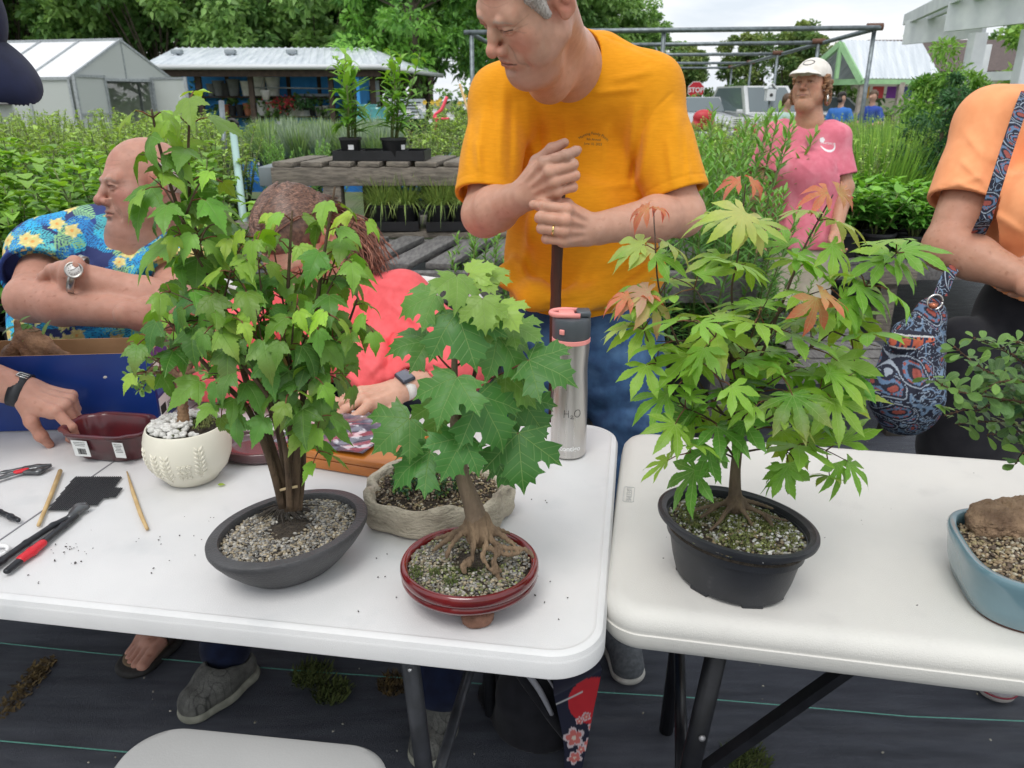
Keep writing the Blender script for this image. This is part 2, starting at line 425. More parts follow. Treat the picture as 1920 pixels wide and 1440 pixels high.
for i in range(14):
    t=i/13;c=G(10+75*t,1335-90*t,.008);pr.append(tuft(c,.03,40,up=.15,seed=40+i,wd=.003))
thing('plant_litter',join(pr),M_litter,'strip of dry plant litter lying on the dark cloth at far left','litter',kind='stuff')
rs=random.Random(3);pr=[]
for i in range(260):
    x,y=rs.uniform(-1.6,2.2),rs.uniform(.9,3.2);s=rs.uniform(.0012,.004)
    pr.append(box(s*1.5,s,s*.7,(x,y,.012),rz=rs.uniform(0,3)))
thing('grit',join(pr),mat('grit',(.5,.48,.42),(.2,.18,.12),scale=30,rough=.8),'pale grit and crumbs scattered over the dark cloth','grit',kind='stuff')
TZ=.74
M_tab1=mat('white_table_plastic',(.70,.70,.70),(.63,.635,.64),scale=5,rough=.42,bump=.14,bscale=700,c3=(.52,.54,.55),scale3=13,lo3=.60,hi3=1.0,detail=7.0,spec=.4,rvar=.08)
M_tab2=mat('granite_white_plastic',(.66,.65,.61),(.60,.59,.56),scale=4,rough=.5,bump=.16,bscale=600,c3=(.48,.47,.45),scale3=16,lo3=.62,hi3=1.1,detail=7.0,spec=.4,rvar=.08)
M_gsteel=mat('grey_leg_steel',hexc(62,64,70),hexc(50,52,56),scale=30,rough=.4,metal=.3)
M_bsteel=mat('black_leg_steel',hexc(22,23,27),hexc(32,33,38),scale=30,rough=.35,metal=.3)
M_rivet=mat('rivet_zinc',(.6,.6,.6),rough=.3,metal=.9)
def table_top(c,ang,w,d,r,th,lip,M1,name,par,seamx=None):
    """loop of rounded-rectangle rings from the underside up over the rim to the inset top"""
    rings=[(-.030,-th+.006),(-.004,-th),(0,-th+.004),(0,-.012-lip),(-.0015,-.011-lip+.002),(-.0015,-.011),(-.004,-.0035),(-.009,-.0005),(-.013,-.0002),(-.0155,-.0022),(-.019,-.0022)]
    if lip>.005:rings=[(-.030,-th+.006),(-.008,-th),(0,-th+.012),(0,-.034),(-.002,-.033),(-.0022,-.030),(-.001,-.027),(-.004,-.014),(-.012,-.004),(-.024,-.0003),(-.032,0)]
    V=[];F=[];n=0
    for (o_,z) in rings:
        pts=rrect(w+2*o_,d+2*o_,max(r+o_,.012),14);n=len(pts)
        V+=[(x,y,TZ+z) for x,y in pts]
    for i in range(len(rings)-1):
        for k in range(n):
            a,b=i*n+k,i*n+(k+1) % n;F.append((a,b,b+n,a+n))
    F.append(tuple(range((len(rings)-1)*n,len(rings)*n)));F.append(tuple(range(n-1,-1,-1)))
    V=np.array(V);R=np.array(Matrix.Rotation(ang,3,'Z'));V=V @ R.T+np.array([c[0],c[1],0])
    return obj(name,(V,F),M1,par,autos=40)
A1=rad(-8.9);R1=np.array(Matrix.Rotation(A1,3,'Z'))
NR=np.array([.116,.789,0]);W1,D1=1.92,.765
c1=NR+R1 @ np.array([-W1/2,D1/2,0])
t1=empty('folding_table',(c1[0],c1[1],0),'white plastic folding table on grey steel legs, holding the maple bonsai and the tools','table')
table_top(c1,A1,W1,D1,.075,.040,.001,M_tab1,'tabletop',t1)
L1=lambda x,y,z=TZ:NR+R1 @ np.array([x,y,0])+np.array([0,0,z])     # local: x<0 left from right edge, y from near edge
obj('fold_seam',beam(L1(-W1/2-.02,.02,TZ-.0012),L1(-W1/2-.02,D1-.02,TZ-.0012),.0022,.001),mat('seam_dark',(.25,.25,.27),rough=.8),t1,smooth=False)
for sx,ex in ((-.30,1),(-W1+.28,-1)):
    for yy in (.12,D1-.12):
        obj('leg',tube([L1(sx,yy,.70),L1(sx+.02*ex,yy,.38),L1(sx+.03*ex,yy,.012)],.0145,14),M_gsteel,t1)
    obj('leg_crossbar',tube([L1(sx+.022*ex,.12,.30),L1(sx+.022*ex,D1-.12,.30)],.011,10),M_gsteel,t1)
    obj('leg_brace',tube([L1(sx+.015*ex,D1/2,.40),L1(sx-.30*ex,D1/2,.69)],.009,10),M_gsteel,t1)
    obj('rivet',xf(lathe([(.0,0),(.004,0),(.003,.002),(0,.0025)],12),L1(sx+.01*ex,.12-.0145,.60),rx=PI/2),M_rivet,t1)
obj('apron_rail',join([beam(L1(-.16,.05,.705),L1(-W1+.16,.05,.705),.02,.03),beam(L1(-.16,D1-.05,.705),L1(-W1+.16,D1-.05,.705),.02,.03)]),M_gsteel,t1,smooth=False)
A2=rad(-10.8);R2=np.array(Matrix.Rotation(A2,3,'Z'));NL=np.array([.122,.894,0]);W2,D2=1.22,.645
c2=NL+R2 @ np.array([W2/2,D2/2,0]);L2=lambda x,y,z=TZ:NL+R2 @ np.array([x,y,0])+np.array([0,0,z])
t2=empty('folding_table',(c2[0],c2[1],0),'off-white speckled folding table on black legs, holding the black oval pot and the blue pot','table')
table_top(c2,A2,W2,D2,.06,.062,.02,M_tab2,'tabletop',t2)
for sx,ex in ((.17,-1),(W2-.17,1)):
    for yy in (.09,D2-.09):
        obj('leg',tube([L2(sx-.01*ex,yy,.68),L2(sx+.02*ex,yy,.35),L2(sx+.03*ex,yy,.012)],.0165,14),M_bsteel,t2)
    obj('leg_crossbar',tube([L2(sx+.02*ex,.09,.28),L2(sx+.02*ex,D2-.09,.28)],.012,10),M_bsteel,t2)
    obj('leg_brace',beam(L2(sx+.02*ex,.12,.32),L2(sx-.30*ex,.16,.675),.022,.016),M_bsteel,t2,smooth=False)
    obj('rivet',xf(lathe([(.0,0),(.006,0),(.005,.003),(0,.004)],12),L2(sx+.005*ex,.09-.0165,.47),rx=PI/2),mat('rivet_grey',(.25,.25,.26),rough=.35,metal=.5),t2)
mk=mat('moulded_mark',(.50,.50,.49),rough=.6)
cL=G(1179,927,TZ);Mf=frame(cL+[0,0,.0004],-(R2 @ np.array([0,1,0])),R2 @ np.array([1,0,0]))
V1=text3d('LIFETIME',.0135,Mf,mk,False,ext=.0003)
ov=[];w_,h_=.019,.0095
ring=[((.031 if abs(y_)<.005 else .028)*x_,y_) for x_,y_ in ((1,.006),(.93,.0095),(-.93,.0095),(-1,.006),(-1,-.006),(-.93,-.0095),(.93,-.0095),(1,-.006),(1,.006))]
V2=tube([np.array(Mf @ Vector((x_,y_,0))) for x_,y_ in ring],.0006,6)
obj('moulded_mark',join([V1,V2]),mk,t2,smooth=False)
rs=random.Random(5);pr=[]
for (x,y,n,s) in ((130,1030,12,22),(125,1040,9,30),(60,1100,6,25),(135,1055,3,5),(286,1070,2,8),(735,1050,3,40),(990,1125,3,30),(1045,1163,1,2),(672,1147,1,2),(1020,1090,3,20),(390,970,3,10),(310,1010,3,30),(1450,1180,2,8),(600,1120,14,300),(980,920,10,60),(1450,1100,14,220),(700,1000,14,260),(1600,920,10,160),(300,1000,20,140)):
    for i in range(n):
        p=G(x+rs.gauss(0,s),y+rs.gauss(0,s*.35),TZ-.0008);a_,b_=(p-NR) @ R1,(p-NL) @ R2
        if not ((-W1+.04<a_[0]<-.04 and .04<a_[1]<D1-.04) or (.05<b_[0]<W2-.05 and .06<b_[1]<D2-.05)):continue
        q=rs.uniform(.0006,.0016)
        pr.append(box(q*rs.uniform(1,2.4),q,q*.8,p+[0,0,.0006],rz=rs.uniform(0,3)))
thing('soil_crumbs',join(pr),mat('soil_crumb',(.04,.035,.03),rough=.9),'dark crumbs of soil scattered on the white table beside the tools','soil crumbs',kind='stuff')
M_seat=mat('pale_grey_seat_plastic',(.50,.505,.50),(.46,.465,.46),scale=4,rough=.45,bump=.05,bscale=300)
ch=empty('folding_chair',(-.40,.76,0),'pale grey plastic folding chair, only its rounded seat showing at the bottom edge','chair')
cs=np.array([-.415,.765,.45]);V=[];F=[];rings=[(-.02,-.022),(0,-.018),(0,-.006),(-.005,-.001),(-.013,0),(-.05,-.003),(-.10,-.006)]
for (o_,z) in rings:
    pts=rrect(.425+2*o_,.40+2*o_,.075+o_*.6,12);n=len(pts);V+=[(x,y,z) for x,y in pts]
for i in range(len(rings)-1):
    for k in range(n):a,b=i*n+k,i*n+(k+1) % n;F.append((a,b,b+n,a+n))
F.append(tuple(range(6*n,7*n)));F.append(tuple(range(n-1,-1,-1)))
obj('seat',xf((V,F),cs,rz=rad(-7)),M_seat,ch,autos=35)
R3=np.array(Matrix.Rotation(rad(-7),3,'Z'));cc=lambda x,y,z:cs*[1,1,0]+R3 @ np.array([x,y,z])
for s in (-1,1):
    obj('leg',tube([cc(.165*s,-.30,.85),cc(.165*s,-.05,.40),cc(.165*s,.17,.01)],.011,10),M_gsteel,ch)
    obj('leg',tube([cc(.15*s,.12,.425),cc(.15*s,-.22,.01)],.010,10),M_gsteel,ch)
obj('backrest',xf(box(.40,.022,.20,(0,0,0),.009,3),cc(0,-.285,.80),rz=rad(-7),rx=rad(12)),M_seat,ch)
from mathutils.geometry import delaunay_2d_cdt
def mirror(h):return h+[(-x,y) for x,y in reversed(h[1:-1])]
def fan_outline(angs,lens,wid,sinr,teeth=0):
    pts=[]
    n=len(angs)
    for i in range(n):
        a,L_=rad(angs[i]),lens[i];d=np.array([sin(a),cos(a)]);s=np.array([cos(a),-sin(a)])
        if i==0:pts.append(tuple(d*.04-s*.05))
        w=wid*min(1,L_+.1)
        prof=[(.42,.75),(.50,.95),(.56,1.02),(.62,.97),(.70,.86),(.78,.66),(.86,.42),(.93,.2)]
        if teeth:prof=[(.40,.72),(.46,.80),(.50,1.0),(.57,.93),(.60,1.03),(.66,.86),(.69,.93),(.76,.62),(.79,.67),(.87,.34),(.93,.17)]
        pts+=[tuple(d*(t*L_)-s*w*q) for t,q in prof];pts.append(tuple(d*L_));pts+=[tuple(d*(t*L_)+s*w*q) for t,q in reversed(prof)]
        if i<n-1:
            b=rad((angs[i]+angs[i+1])/2);pts.append((sin(b)*sinr*min(lens[i],lens[i+1]),cos(b)*sinr*min(lens[i],lens[i+1])))
        else:pts.append(tuple(d*.04+s*.05))
    return pts
def tri_leaf(outline,step=0.0,grid=.14):
    pts=[Vector(p) for p in outline];n=len(pts)
    xs=[p[0] for p in outline];ys=[p[1] for p in outline]
    def inside(x,y):
        c=False;j=n-1
        for i in range(n):
            xi,yi,xj,yj=*outline[i],*outline[j]
            if (yi>y)!=(yj>y) and x<(xj-xi)*(y-yi)/(yj-yi)+xi:c=not c
            j=i
        return c
    ex=[]
    angs=[k*step for k in range(-3,4)] if step else [0]
    for a in angs:
        for t in np.arange(.08,1.0,.11):
            x,y=sin(a)*t,cos(a)*t
            if inside(x,y) and inside(x*1.04,y*1.04):ex.append((x,y))
    for y in np.arange(min(ys)+.04,max(ys),grid):
        for x in np.arange(min(xs)+.04,max(xs),grid):
            if inside(x,y) and min((x-u)**2+(y-v)**2 for u,v in ex+outline)>(grid*.42)**2:ex.append((x,y))
    r=delaunay_2d_cdt(pts+[Vector(e) for e in ex],[(i,(i+1) % n) for i in range(n)],[],1,1e-5)
    V=np.array([v[:] for v in r[0]]);F=np.array([f for f in r[2] if len(f)==3])
    return V,F
NOR=mirror([(0,0),(.09,-.09),(.24,-.13),(.38,-.09),(.60,-.13),(.50,-.01),(.56,.05),(.46,.12),(.48,.17),(.60,.19),(.80,.25),(.70,.34),(.73,.42),(.70,.50),(.76,.64),(.60,.59),(.53,.60),(.50,.70),(.44,.57),(.36,.51),(.30,.56),(.33,.66),(.44,.75),(.30,.78),(.24,.84),(.24,.95),(.13,.90),(.06,.98),(0,1.12)])
AMU=mirror([(0,0),(.10,-.06),(.20,-.05),(.25,.01),(.33,.03),(.34,.10),(.42,.15),(.44,.24),(.50,.28),(.58,.43),(.47,.40),(.43,.44),(.36,.41),(.32,.46),(.26,.44),(.24,.50),(.28,.53),(.25,.58),(.26,.64),(.21,.67),(.20,.74),(.15,.76),(.13,.83),(.08,.86),(.06,.93),(0,1.06)])
AMU=[(x*.87,y) for x,y in AMU]
JAP=fan_outline([-108,-72,-36,0,36,72,108],[.42,.74,.93,1.0,.93,.74,.42],.135,.30,1)
JAP5=fan_outline([-84,-42,0,42,84],[.6,.88,1.0,.88,.6],.15,.30,1)
OBO=mirror([(0,0),(.04,.10),(.12,.25),(.20,.42),(.25,.60),(.25,.76),(.19,.90),(.10,.98),(0,1.0)])
LAN=mirror([(0,0),(.05,.10),(.10,.28),(.115,.45),(.09,.66),(.05,.84),(0,1.0)])
OVA=mirror([(0,0),(.12,.07),(.23,.22),(.27,.40),(.23,.60),(.13,.80),(.05,.93),(0,1.03)])
LEAF={}
for nm,ol,st,gd in (('nor',NOR,rad(50),.12),('amu',AMU,rad(50),.13),('jap',JAP,rad(36),.16),('jap5',JAP5,rad(42),.16),('obo',OBO,0,.3),('lan',LAN,0,.4),('ova',OVA,0,.25)):
    v,f=tri_leaf(ol,st,gd)
    r=np.hypot(v[:,0],v[:,1]);a=np.arctan2(v[:,0],v[:,1])
    if st:k=np.round(a/st);perp=np.abs(r*np.sin(a-k*st))
    else:perp=np.abs(v[:,0])
    LEAF[nm]=(v,f,r,a,perp)
class Leaves:
    def __init__(s,seed=1):s.V=[];s.F=[];s.C=[];s.U=[];s.n=0;s.rs=np.random.RandomState(seed)
    def add(s,kind,base,T,N,size,col,droop=.5,fold=.25,wave=.05):
        v,f,r,a,perp=LEAF[kind];rs=s.rs
        T=T/np.linalg.norm(T);N=N-T*np.dot(N,T);N=N/(np.linalg.norm(N)+1e-9);S=np.cross(T,N)
        ang=droop*r**1.3*.8
        z=perp*fold-np.abs(r*np.sin(ang))*1.0*np.sign(droop)+wave*np.sin(a*3+rs.rand()*6)*r+.02*np.sin(v[:,0]*17+rs.rand()*6)*r+wave*.6*np.sin(v[:,1]*8+rs.rand()*6)*r
        sc=np.cos(ang*.75)
        tw=(rs.rand()-.5)*.5
        x=v[:,0]*sc;y=v[:,1]*sc;z=z+tw*x*y
        W=base+size*(x[:,None]*S+y[:,None]*T+z[:,None]*N)
        s.V.append(W);s.F.append(f+s.n);s.n+=len(v);s.U.append(v)
        c=np.asarray(col)
        if c.ndim==1:s.C.append(np.tile(c,(len(v),1)))
        else:s.C.append(c[0]*(1-np.clip(r,0,1)[:,None]**1.5)+c[1]*np.clip(r,0,1)[:,None]**1.5)
    def build(s,name,m,par,**kw):
        return obj(name,(np.concatenate(s.V),np.concatenate(s.F)),m,par,col=np.concatenate(s.C),uv=np.concatenate(s.U),**kw)
def pebbles(pts,sizes,cols,seed=0,flat=.75):
    rs=np.random.RandomState(seed)
    bm=bmesh.new();bmesh.ops.create_icosphere(bm,subdivisions=1,radius=1.0);bv,bf=bm_out(bm);bf=np.array(bf)
    V=[];F=[];Cc=[];n=0
    for p,s_,c in zip(pts,sizes,cols):
        R=np.array(Matrix.Rotation(rs.rand()*6.3,3,Vector(rs.normal(size=3)).normalized()))
        v=bv*(1+.28*rs.normal(size=(12 if len(bv)==12 else len(bv),1))*.6)*np.array([1,.8,.62]);v=v @ R.T*s_;v[:,2]*=flat
        V.append(v+p);F.append(bf+n);n+=len(bv);Cc.append(np.tile(c,(len(bv),1)))
    return np.concatenate(V),np.concatenate(F),np.concatenate(Cc)
M_pebble=mat('pebble',(1,1,1),(.75,.75,.75),scale=220,rough=.75,vcol=True,bump=.3,bscale=500)
M_wood_bark=mat('maple_bark',(.24,.19,.14),(.13,.10,.075),scale=45,rough=.85,bump=.6,bscale=160,stretch=(1,1,.35),vcol=True)
M_leaf_nor=leaf_mat('broad_maple_leaf',rad(50),.012,vein=(.32,.46,.16),nside=6)
M_leaf_amu=leaf_mat('toothed_maple_leaf',rad(50),.016,vein=(.22,.38,.09),nside=7)
M_leaf_jap=leaf_mat('palm_maple_leaf',rad(36),.010,vein=(.42,.56,.20),nside=7,vs=.4,trans=.3)
M_leaf_one=leaf_mat('simple_leaf',0,.02,vein=(.26,.40,.14),nside=6,vs=.35,trans=.25,rough=.45)
def fill_pot(par,c,rx,ry,rot,z,mound,n,pal,size,seed,pw=2.0,exclude=None,name='gravel'):
    """soil disc and individually shaped stones over it"""
    rs=np.random.RandomState(seed);prof=[(1,-.008),(1,-.004)]+[(q,mound*(1-q)**.8-.0012) for q in (.96,.85,.7,.5,.3,.15,.01)]
    so=lathe([(p,q) for p,q in prof],40,rx,ry,rot,(c[0],c[1],z),pw)
    obj('soil',so,mat('potting_soil',(.035,.026,.018),(.09,.07,.05),scale=130,rough=.95,bump=1,bscale=300),par)
    pts=[];sz=[];cc=[]
    while len(pts)<n:
        x,y=rs.uniform(-1,1,2)
        if abs(x)**pw+abs(y)**pw>.98:continue
        q=(abs(x)**pw+abs(y)**pw)**(1/pw)
        s_=size*rs.uniform(.6,1.5)
        X=x*rx*cos(rot)-y*ry*sin(rot);Y=x*rx*sin(rot)+y*ry*cos(rot)
        zz=z+mound*(1-q)**.8*1.0+rs.uniform(-.001,.0015)
        if exclude and exclude(X,Y,rs):continue
        pts.append((c[0]+X,c[1]+Y,zz));sz.append(s_);cl=np.array(pal[rs.choice(len(pal))])*rs.uniform(.7,1.25);cc.append(cl)
    V,F,K=pebbles(pts,sz,cc,seed)
    g=obj(name,(V,F),M_pebble,par,smooth=False,col=K);g['kind']='stuff';return g
GREY=[(.30,.29,.27),(.42,.40,.36),(.20,.20,.19),(.35,.29,.20),(.50,.47,.41),(.26,.22,.16),(.13,.12,.11),(.45,.38,.26)]
MOSSY=[(.22,.24,.10),(.30,.27,.19),(.16,.17,.10),(.38,.36,.30),(.20,.16,.10),(.33,.36,.14),(.12,.11,.08)]
def hang(base,out,up=.0,dz=-.6):v=np.asarray(out,float);return v
def stem_leaves(Lv,pts,rad_,kind,size,colf,seed,step=.03,t0=.3,pet=.025,droop=.5,wood=None,tipcol=None,spread=1.0,dn=-.45,nf=.35,jit=.3):
    rs=np.random.RandomState(seed);q,rr=smooth_path(pts,[rad_]+[rad_*(1-.7*i/(len(pts)-1)) for i in range(1,len(pts))],6)
    q=np.array(q);seg=np.linalg.norm(np.diff(q,axis=0),axis=1);cum=np.concatenate([[0],np.cumsum(seg)]);tot=cum[-1]
    if wood is not None:wood.append((tube(list(q),rr,7),None))
    s=t0*tot;a=rs.rand()*PI;res=[]
    while s<=tot+1e-6:
        i=min(np.searchsorted(cum,s,'right')-1,len(q)-2);p=q[i]+(q[i+1]-q[i])*(s-cum[i])/max(seg[i],1e-6);t=(q[i+1]-q[i]);t=t/np.linalg.norm(t)
        e1=np.cross(t,[0.3,1,.2]);e1 /= np.linalg.norm(e1);e2=np.cross(t,e1)
        for k in (0,1):
            an=a+k*PI+rs.normal()*jit;o_=e1*cos(an)+e2*sin(an);f=s/tot
            pl=pet*rs.uniform(.7,1.3)*(1-.35*f);d=o_*spread+t*.75;d /= np.linalg.norm(d)
            b=p+d*pl+np.array([0,0,-.15*pl]);sz=size*rs.uniform(.75,1.15)*(1-.35*f**3)
            T=o_*np.array([1,1,.3])+np.array([0,0,dn+rs.normal()*.25]);T /= np.linalg.norm(T)
            Nn=np.array([0,0,1.0])+o_*.5+rs.normal(size=3)*.28+np.array([0,-nf,0])
            Lv.add(kind,b,T,Nn,sz,colf(f,rs),droop=droop*rs.uniform(.5,1.4),fold=.22*rs.uniform(.3,1.6))
            if wood is not None:wood.append((tube([p,p+d*pl*.6,b],[.0011,.0008,.0007],5),'p'))
        s+=step*rs.uniform(.8,1.25)*(1-.3*s/tot);a+=PI/2
    return q
def build_wood(wood,par,stemcol,petcol,name='branches'):
    V=[];F=[];K=[];n=0
    for (v,f),k in wood:
        V.append(v);F+=[tuple(i+n for i in g) for g in f];n+=len(v);K.append(np.tile(petcol if k else stemcol,(len(v),1)))
    return obj(name,(np.concatenate(V),F),M_wood_bark,par,col=np.concatenate(K))
pc=np.array([-.335,1.010]);rt=rad(50)
b1=empty('bonsai_tree',(pc[0],pc[1],TZ),'tall clump maple bonsai with many stems in an oval matt charcoal pot','bonsai')
M_char=mat('charcoal_stoneware',hexc(62,62,64),hexc(76,76,78),scale=14,rough=.5,bump=.25,bscale=260,c3=hexc(96,95,94),scale3=9,lo3=.62,hi3=.95)
obj('pot',lathe([(.50,.002),(.56,0),(.60,.003),(.72,.016),(.87,.036),(.965,.052),(1.0,.060),(1.0,.066),(.985,.068),(.86,.068),(.845,.065),(.84,.05),(.7,.04)],80,.126,.099,rt,(*pc,TZ)),M_char,b1,autos=50)
fill_pot(b1,pc,.126*.85,.099*.85,rt,TZ+.056,.010,3300,GREY,.0027,11,exclude=lambda X,Y,r:math.hypot(X,Y-.0)<.022+.02*r.rand())
wood=[];Y1=1.0
bp_=lambda x,y,o_=0.0:YY(x,y,Y1+o_)
tr=[]
base=G(540,955,TZ+.068)
for i,(pts) in enumerate([[(541,955,0),(522,880,-.01),(500,810,-.01),(470,740,0),(440,640,.0),(405,560,.01),(370,480,.02),(330,380,.02),(298,270,.01),(284,205,0)],
                           [(546,955,.0),(535,880,.01),(520,800,.02),(480,700,.03),(430,600,.03),(385,500,.04),(360,400,.04),(353,300,.04),(357,178,.03)],
                           [(530,950,-.01),(512,880,-.02),(490,820,-.03),(460,760,-.03),(400,700,-.02),(330,620,-.01),(280,560,0)],
                           [(548,955,0),(548,880,0),(545,800,0),(540,700,0),(538,600,0),(542,500,0),(548,395,0)],
                           [(552,955,-.01),(556,880,-.01),(562,800,-.01),(575,700,-.01),(590,600,-.01),(607,480,-.01),(628,350,-.01)],
                           [(558,955,.01),(566,890,.02),(572,800,.03),(600,720,.04),(640,640,.05),(670,560,.05)],
                           [(543,955,-.02),(540,890,-.03),(530,820,-.05),(500,740,-.06),(450,680,-.07),(400,620,-.07)]]):
    q=[bp_(x,y,o_) for x,y,o_ in pts];tr.append(q)
    wood.append((tube(q,list(np.linspace(.0068 if i<6 else .005,.0013,len(q))),8,sub=4),None))
def amc(f,rs,young=0.0):
    g=np.array([.090,.250,.042]);yl=np.array([.30,.50,.05]);t=np.clip(young+(f**3)*.8+rs.normal()*.12,0,1)
    c=(g*(1-t)+yl*t)*rs.uniform(.6,1.3)*np.array([rs.uniform(.85,1.2),1,rs.uniform(.8,1.3)]);return np.array([c,c*.5+np.array([.22,.17,.05])*.5]) if rs.rand()<.14 else c
Lv=Leaves(11)
for k,q in enumerate(tr):
    n=len(q);st={0:5,1:5,2:3,3:3,4:3,5:2,6:3}[k]
    if k<2:
        stem_leaves(Lv,q[st:],.0022,'amu',.062,lambda f,rs:amc(f,rs,.08),50+k,step=.040,t0=.0,pet=.034,wood=wood,dn=-.6)
    else:stem_leaves(Lv,q[st:],.002,'amu',.050,lambda f,rs:amc(f,rs,.0),50+k,step=.046,t0=.0,pet=.026,wood=wood,dn=-.65)
sh=[((455,640),(300,540),-.05),((430,600),(262,640),-.03),((440,640),(300,700),.02),((400,560),(300,470),.03),((380,500),(320,430),-.03),((420,560),(470,430),-.02),((500,650),(480,440),-.05),
      ((505,640),(430,500),-.06),((540,620),(500,400),.04),((545,600),(580,400),-.04),((580,640),(660,470),-.03),((590,600),(672,400),.03),((560,700),(690,600),-.05),((560,740),(655,700),-.05),
      ((550,760),(610,790),-.06),((560,800),(600,850),-.04),((530,780),(470,810),-.06),((500,760),(400,770),-.05),((480,740),(390,700),-.07),((520,700),(450,600),-.08),((545,680),(560,560),-.09),
      ((560,660),(620,590),-.08),((500,700),(480,580),-.09),((440,700),(300,640),-.06),((460,600),(360,540),-.06),((530,560),(440,450),.0),((600,560),(640,440),.04),((380,640),(270,700),-.02),
      ((610,700),(700,660),-.02),((550,720),(530,620),-.08),((590,760),(640,740),-.03),((345,420),(280,330),-.02),((350,400),(400,330),.0),((370,470),(410,420),-.02),((320,340),(262,290),.0),((470,660),(380,600),-.08),
      ((600,640),(560,500),.06),((480,620),(440,520),.06),((560,780),(590,700),-.07),((500,800),(540,740),-.08),((420,640),(340,590),.07),((640,600),(700,540),.01)]
for i,(a,b,dz) in enumerate(sh):
    if i % 7==2 or b[0]>695:continue
    A_=bp_(a[0],a[1],dz*.4);B_=bp_(b[0],b[1],dz);Mx=(A_+B_)/2+np.array([0,0,.012])
    hi=(b[1]<470)
    stem_leaves(Lv,[A_,Mx,B_],.0017,'amu',.051 if not hi else .046,(lambda f,rs,hi=hi,b=b:amc(f,rs,.25 if hi else (.1 if b[1]<600 else -.1))),100+i,step=.038,t0=.28,pet=.024,wood=wood,dn=-.65)
build_wood(wood,b1,(.55,.45,.36),(1.0,.42,.28))
Lv.build('foliage',M_leaf_amu,b1)
rs=np.random.RandomState(4);rt_=[]
for i in range(46):
    a=rs.rand()*2*PI;l=rs.uniform(.015,.040);p0=base+np.array([.009*cos(a),.009*sin(a),.004]);rt_.append(tube([p0,p0+np.array([cos(a)*l*.4,sin(a)*l*.4,-.001]),p0+np.array([cos(a+.3)*l,sin(a+.3)*l,-.010])],[.0018,.0014,.0006],6,sub=3))
obj('roots',join(rt_),mat('dark_root',(.025,.02,.016),(.05,.04,.03),scale=80,rough=.8),b1)
obj('tie',join([tube([base+np.array([.0155*cos(a),.0155*sin(a),.012+dz_+.002*sin(a*2+dz_*500)]) for a in np.linspace(0,2*PI,20)],.0016,6) for dz_ in (0,.003,.006,.008)]),mat('black_tie',(.012,.012,.013),rough=.5),b1)
obj('raffia_tie',tube([bp_(526,919,-.02),bp_(541,915,-.024),bp_(558,912,-.02)],.0022,8),mat('raffia',(.55,.42,.24),rough=.8),b1)
pc=np.array([-.06,.930])
b2=empty('bonsai_tree',(pc[0],pc[1],TZ),'broad-leaved maple bonsai with spreading bare roots in a round glossy red pot','bonsai')
M_red=mat('oxblood_glaze',hexc(118,22,26),hexc(84,12,16),scale=12,rough=.16,coat=.6,c3=hexc(150,60,55),scale3=30,lo3=.66,hi3=.85)
obj('pot',lathe([(.60,.014),(.72,.016),(.88,.026),(.965,.034),(.985,.038),(.965,.041),(.96,.0425),(.985,.045),(1.0,.050),(.995,.056),(.97,.060),(.93,.061),(.895,.058),(.885,.05),(.88,.04)],80,.098,.094,0,(*pc,TZ)),M_red,b2,autos=60)
M_clay=mat('bare_clay',hexc(138,100,82),hexc(110,78,62),scale=60,rough=.85,bump=.4,bscale=200)
for a in (rad(-78),rad(42),rad(162)):
    obj('foot',xf(lathe([(.8,0),(1,.004),(1.1,.016),(.9,.02)],18,.021,.011,0,wob=lambda x,y,z,t:(x*(1+.07*sin(t*5)),y,z)),(pc[0]+.067*cos(a),pc[1]+.067*sin(a),TZ),rz=a+PI/2),M_clay,b2)
fill_pot(b2,pc,.086,.083,0,TZ+.052,.016,3000,GREY+MOSSY,.0024,12,exclude=lambda X,Y,r:math.hypot(X-.004,Y+.012)<.018+.02*r.rand())
Y2=.93;q2=lambda x,y,o_=0.0:YY(x,y,Y2+o_)
obj('trunk',tube([q2(900,1012,0),q2(897,985,0),q2(884,940,0),q2(868,895,0),q2(861,850,0),q2(852,790,.0),q2(852,700,.005),q2(853,600,.01),q2(854,520,.01)],[.018,.0165,.0125,.0098,.0088,.0062,.0045,.003,.0016],14,sub=5),M_wood_bark,b2,col=np.tile((1.15,1.05,.95),((8*5+1)*14,1)))
s2=SDF()
for pts in ([(905,985,0),(935,1000,-.01),(965,1022,-.02)],[(890,975,0),(865,995,.0),(835,1015,.0),(812,1032,-.0)],[(895,990,-.01),(888,1020,-.025),(885,1048,-.035),(878,1062,-.04)],[(905,990,-.01),(912,1020,-.03),(905,1045,-.04),(925,1075,-.045)],
            [(912,1000,-.01),(935,1030,-.03),(925,1055,-.04),(940,1072,-.04)],[(885,985,0),(860,1005,-.015),(842,1030,-.025),(838,1045,-.03)],[(925,1018,-.02),(950,1028,-.025),(985,1030,-.025),(1000,1045,-.03)],
            [(880,1050,-.035),(868,1060,-.04),(872,1075,-.045)],[(860,995,.0),(835,1005,.01),(815,1010,.01)],[(900,1000,.01),(925,990,.025),(955,1000,.03)],[(910,1025,-.03),(950,1040,-.03),(975,1036,-.03)],[(930,1060,-.04),(935,1085,-.045),(950,1090,-.045)]):
    rr=np.linspace(.0064 if len(s2.p)<12 else .0034,.0016,len(pts));q,r_=smooth_path([q2(*p) for p in pts],list(rr),4);s2.chain(q,r_,.0035)
s2.cone(q2(899,1002),q2(897,975),.019,.016,.012)
s2.disp(lambda X:.0006*np.sin(X[:,0]*900+X[:,1]*500))
V,F=s2.mesh(.0014);obj('roots',(V,F),M_wood_bark,b2,col=np.tile((1.0,.86,.70),(len(V),1)))
rs=np.random.RandomState(9);mo=[]
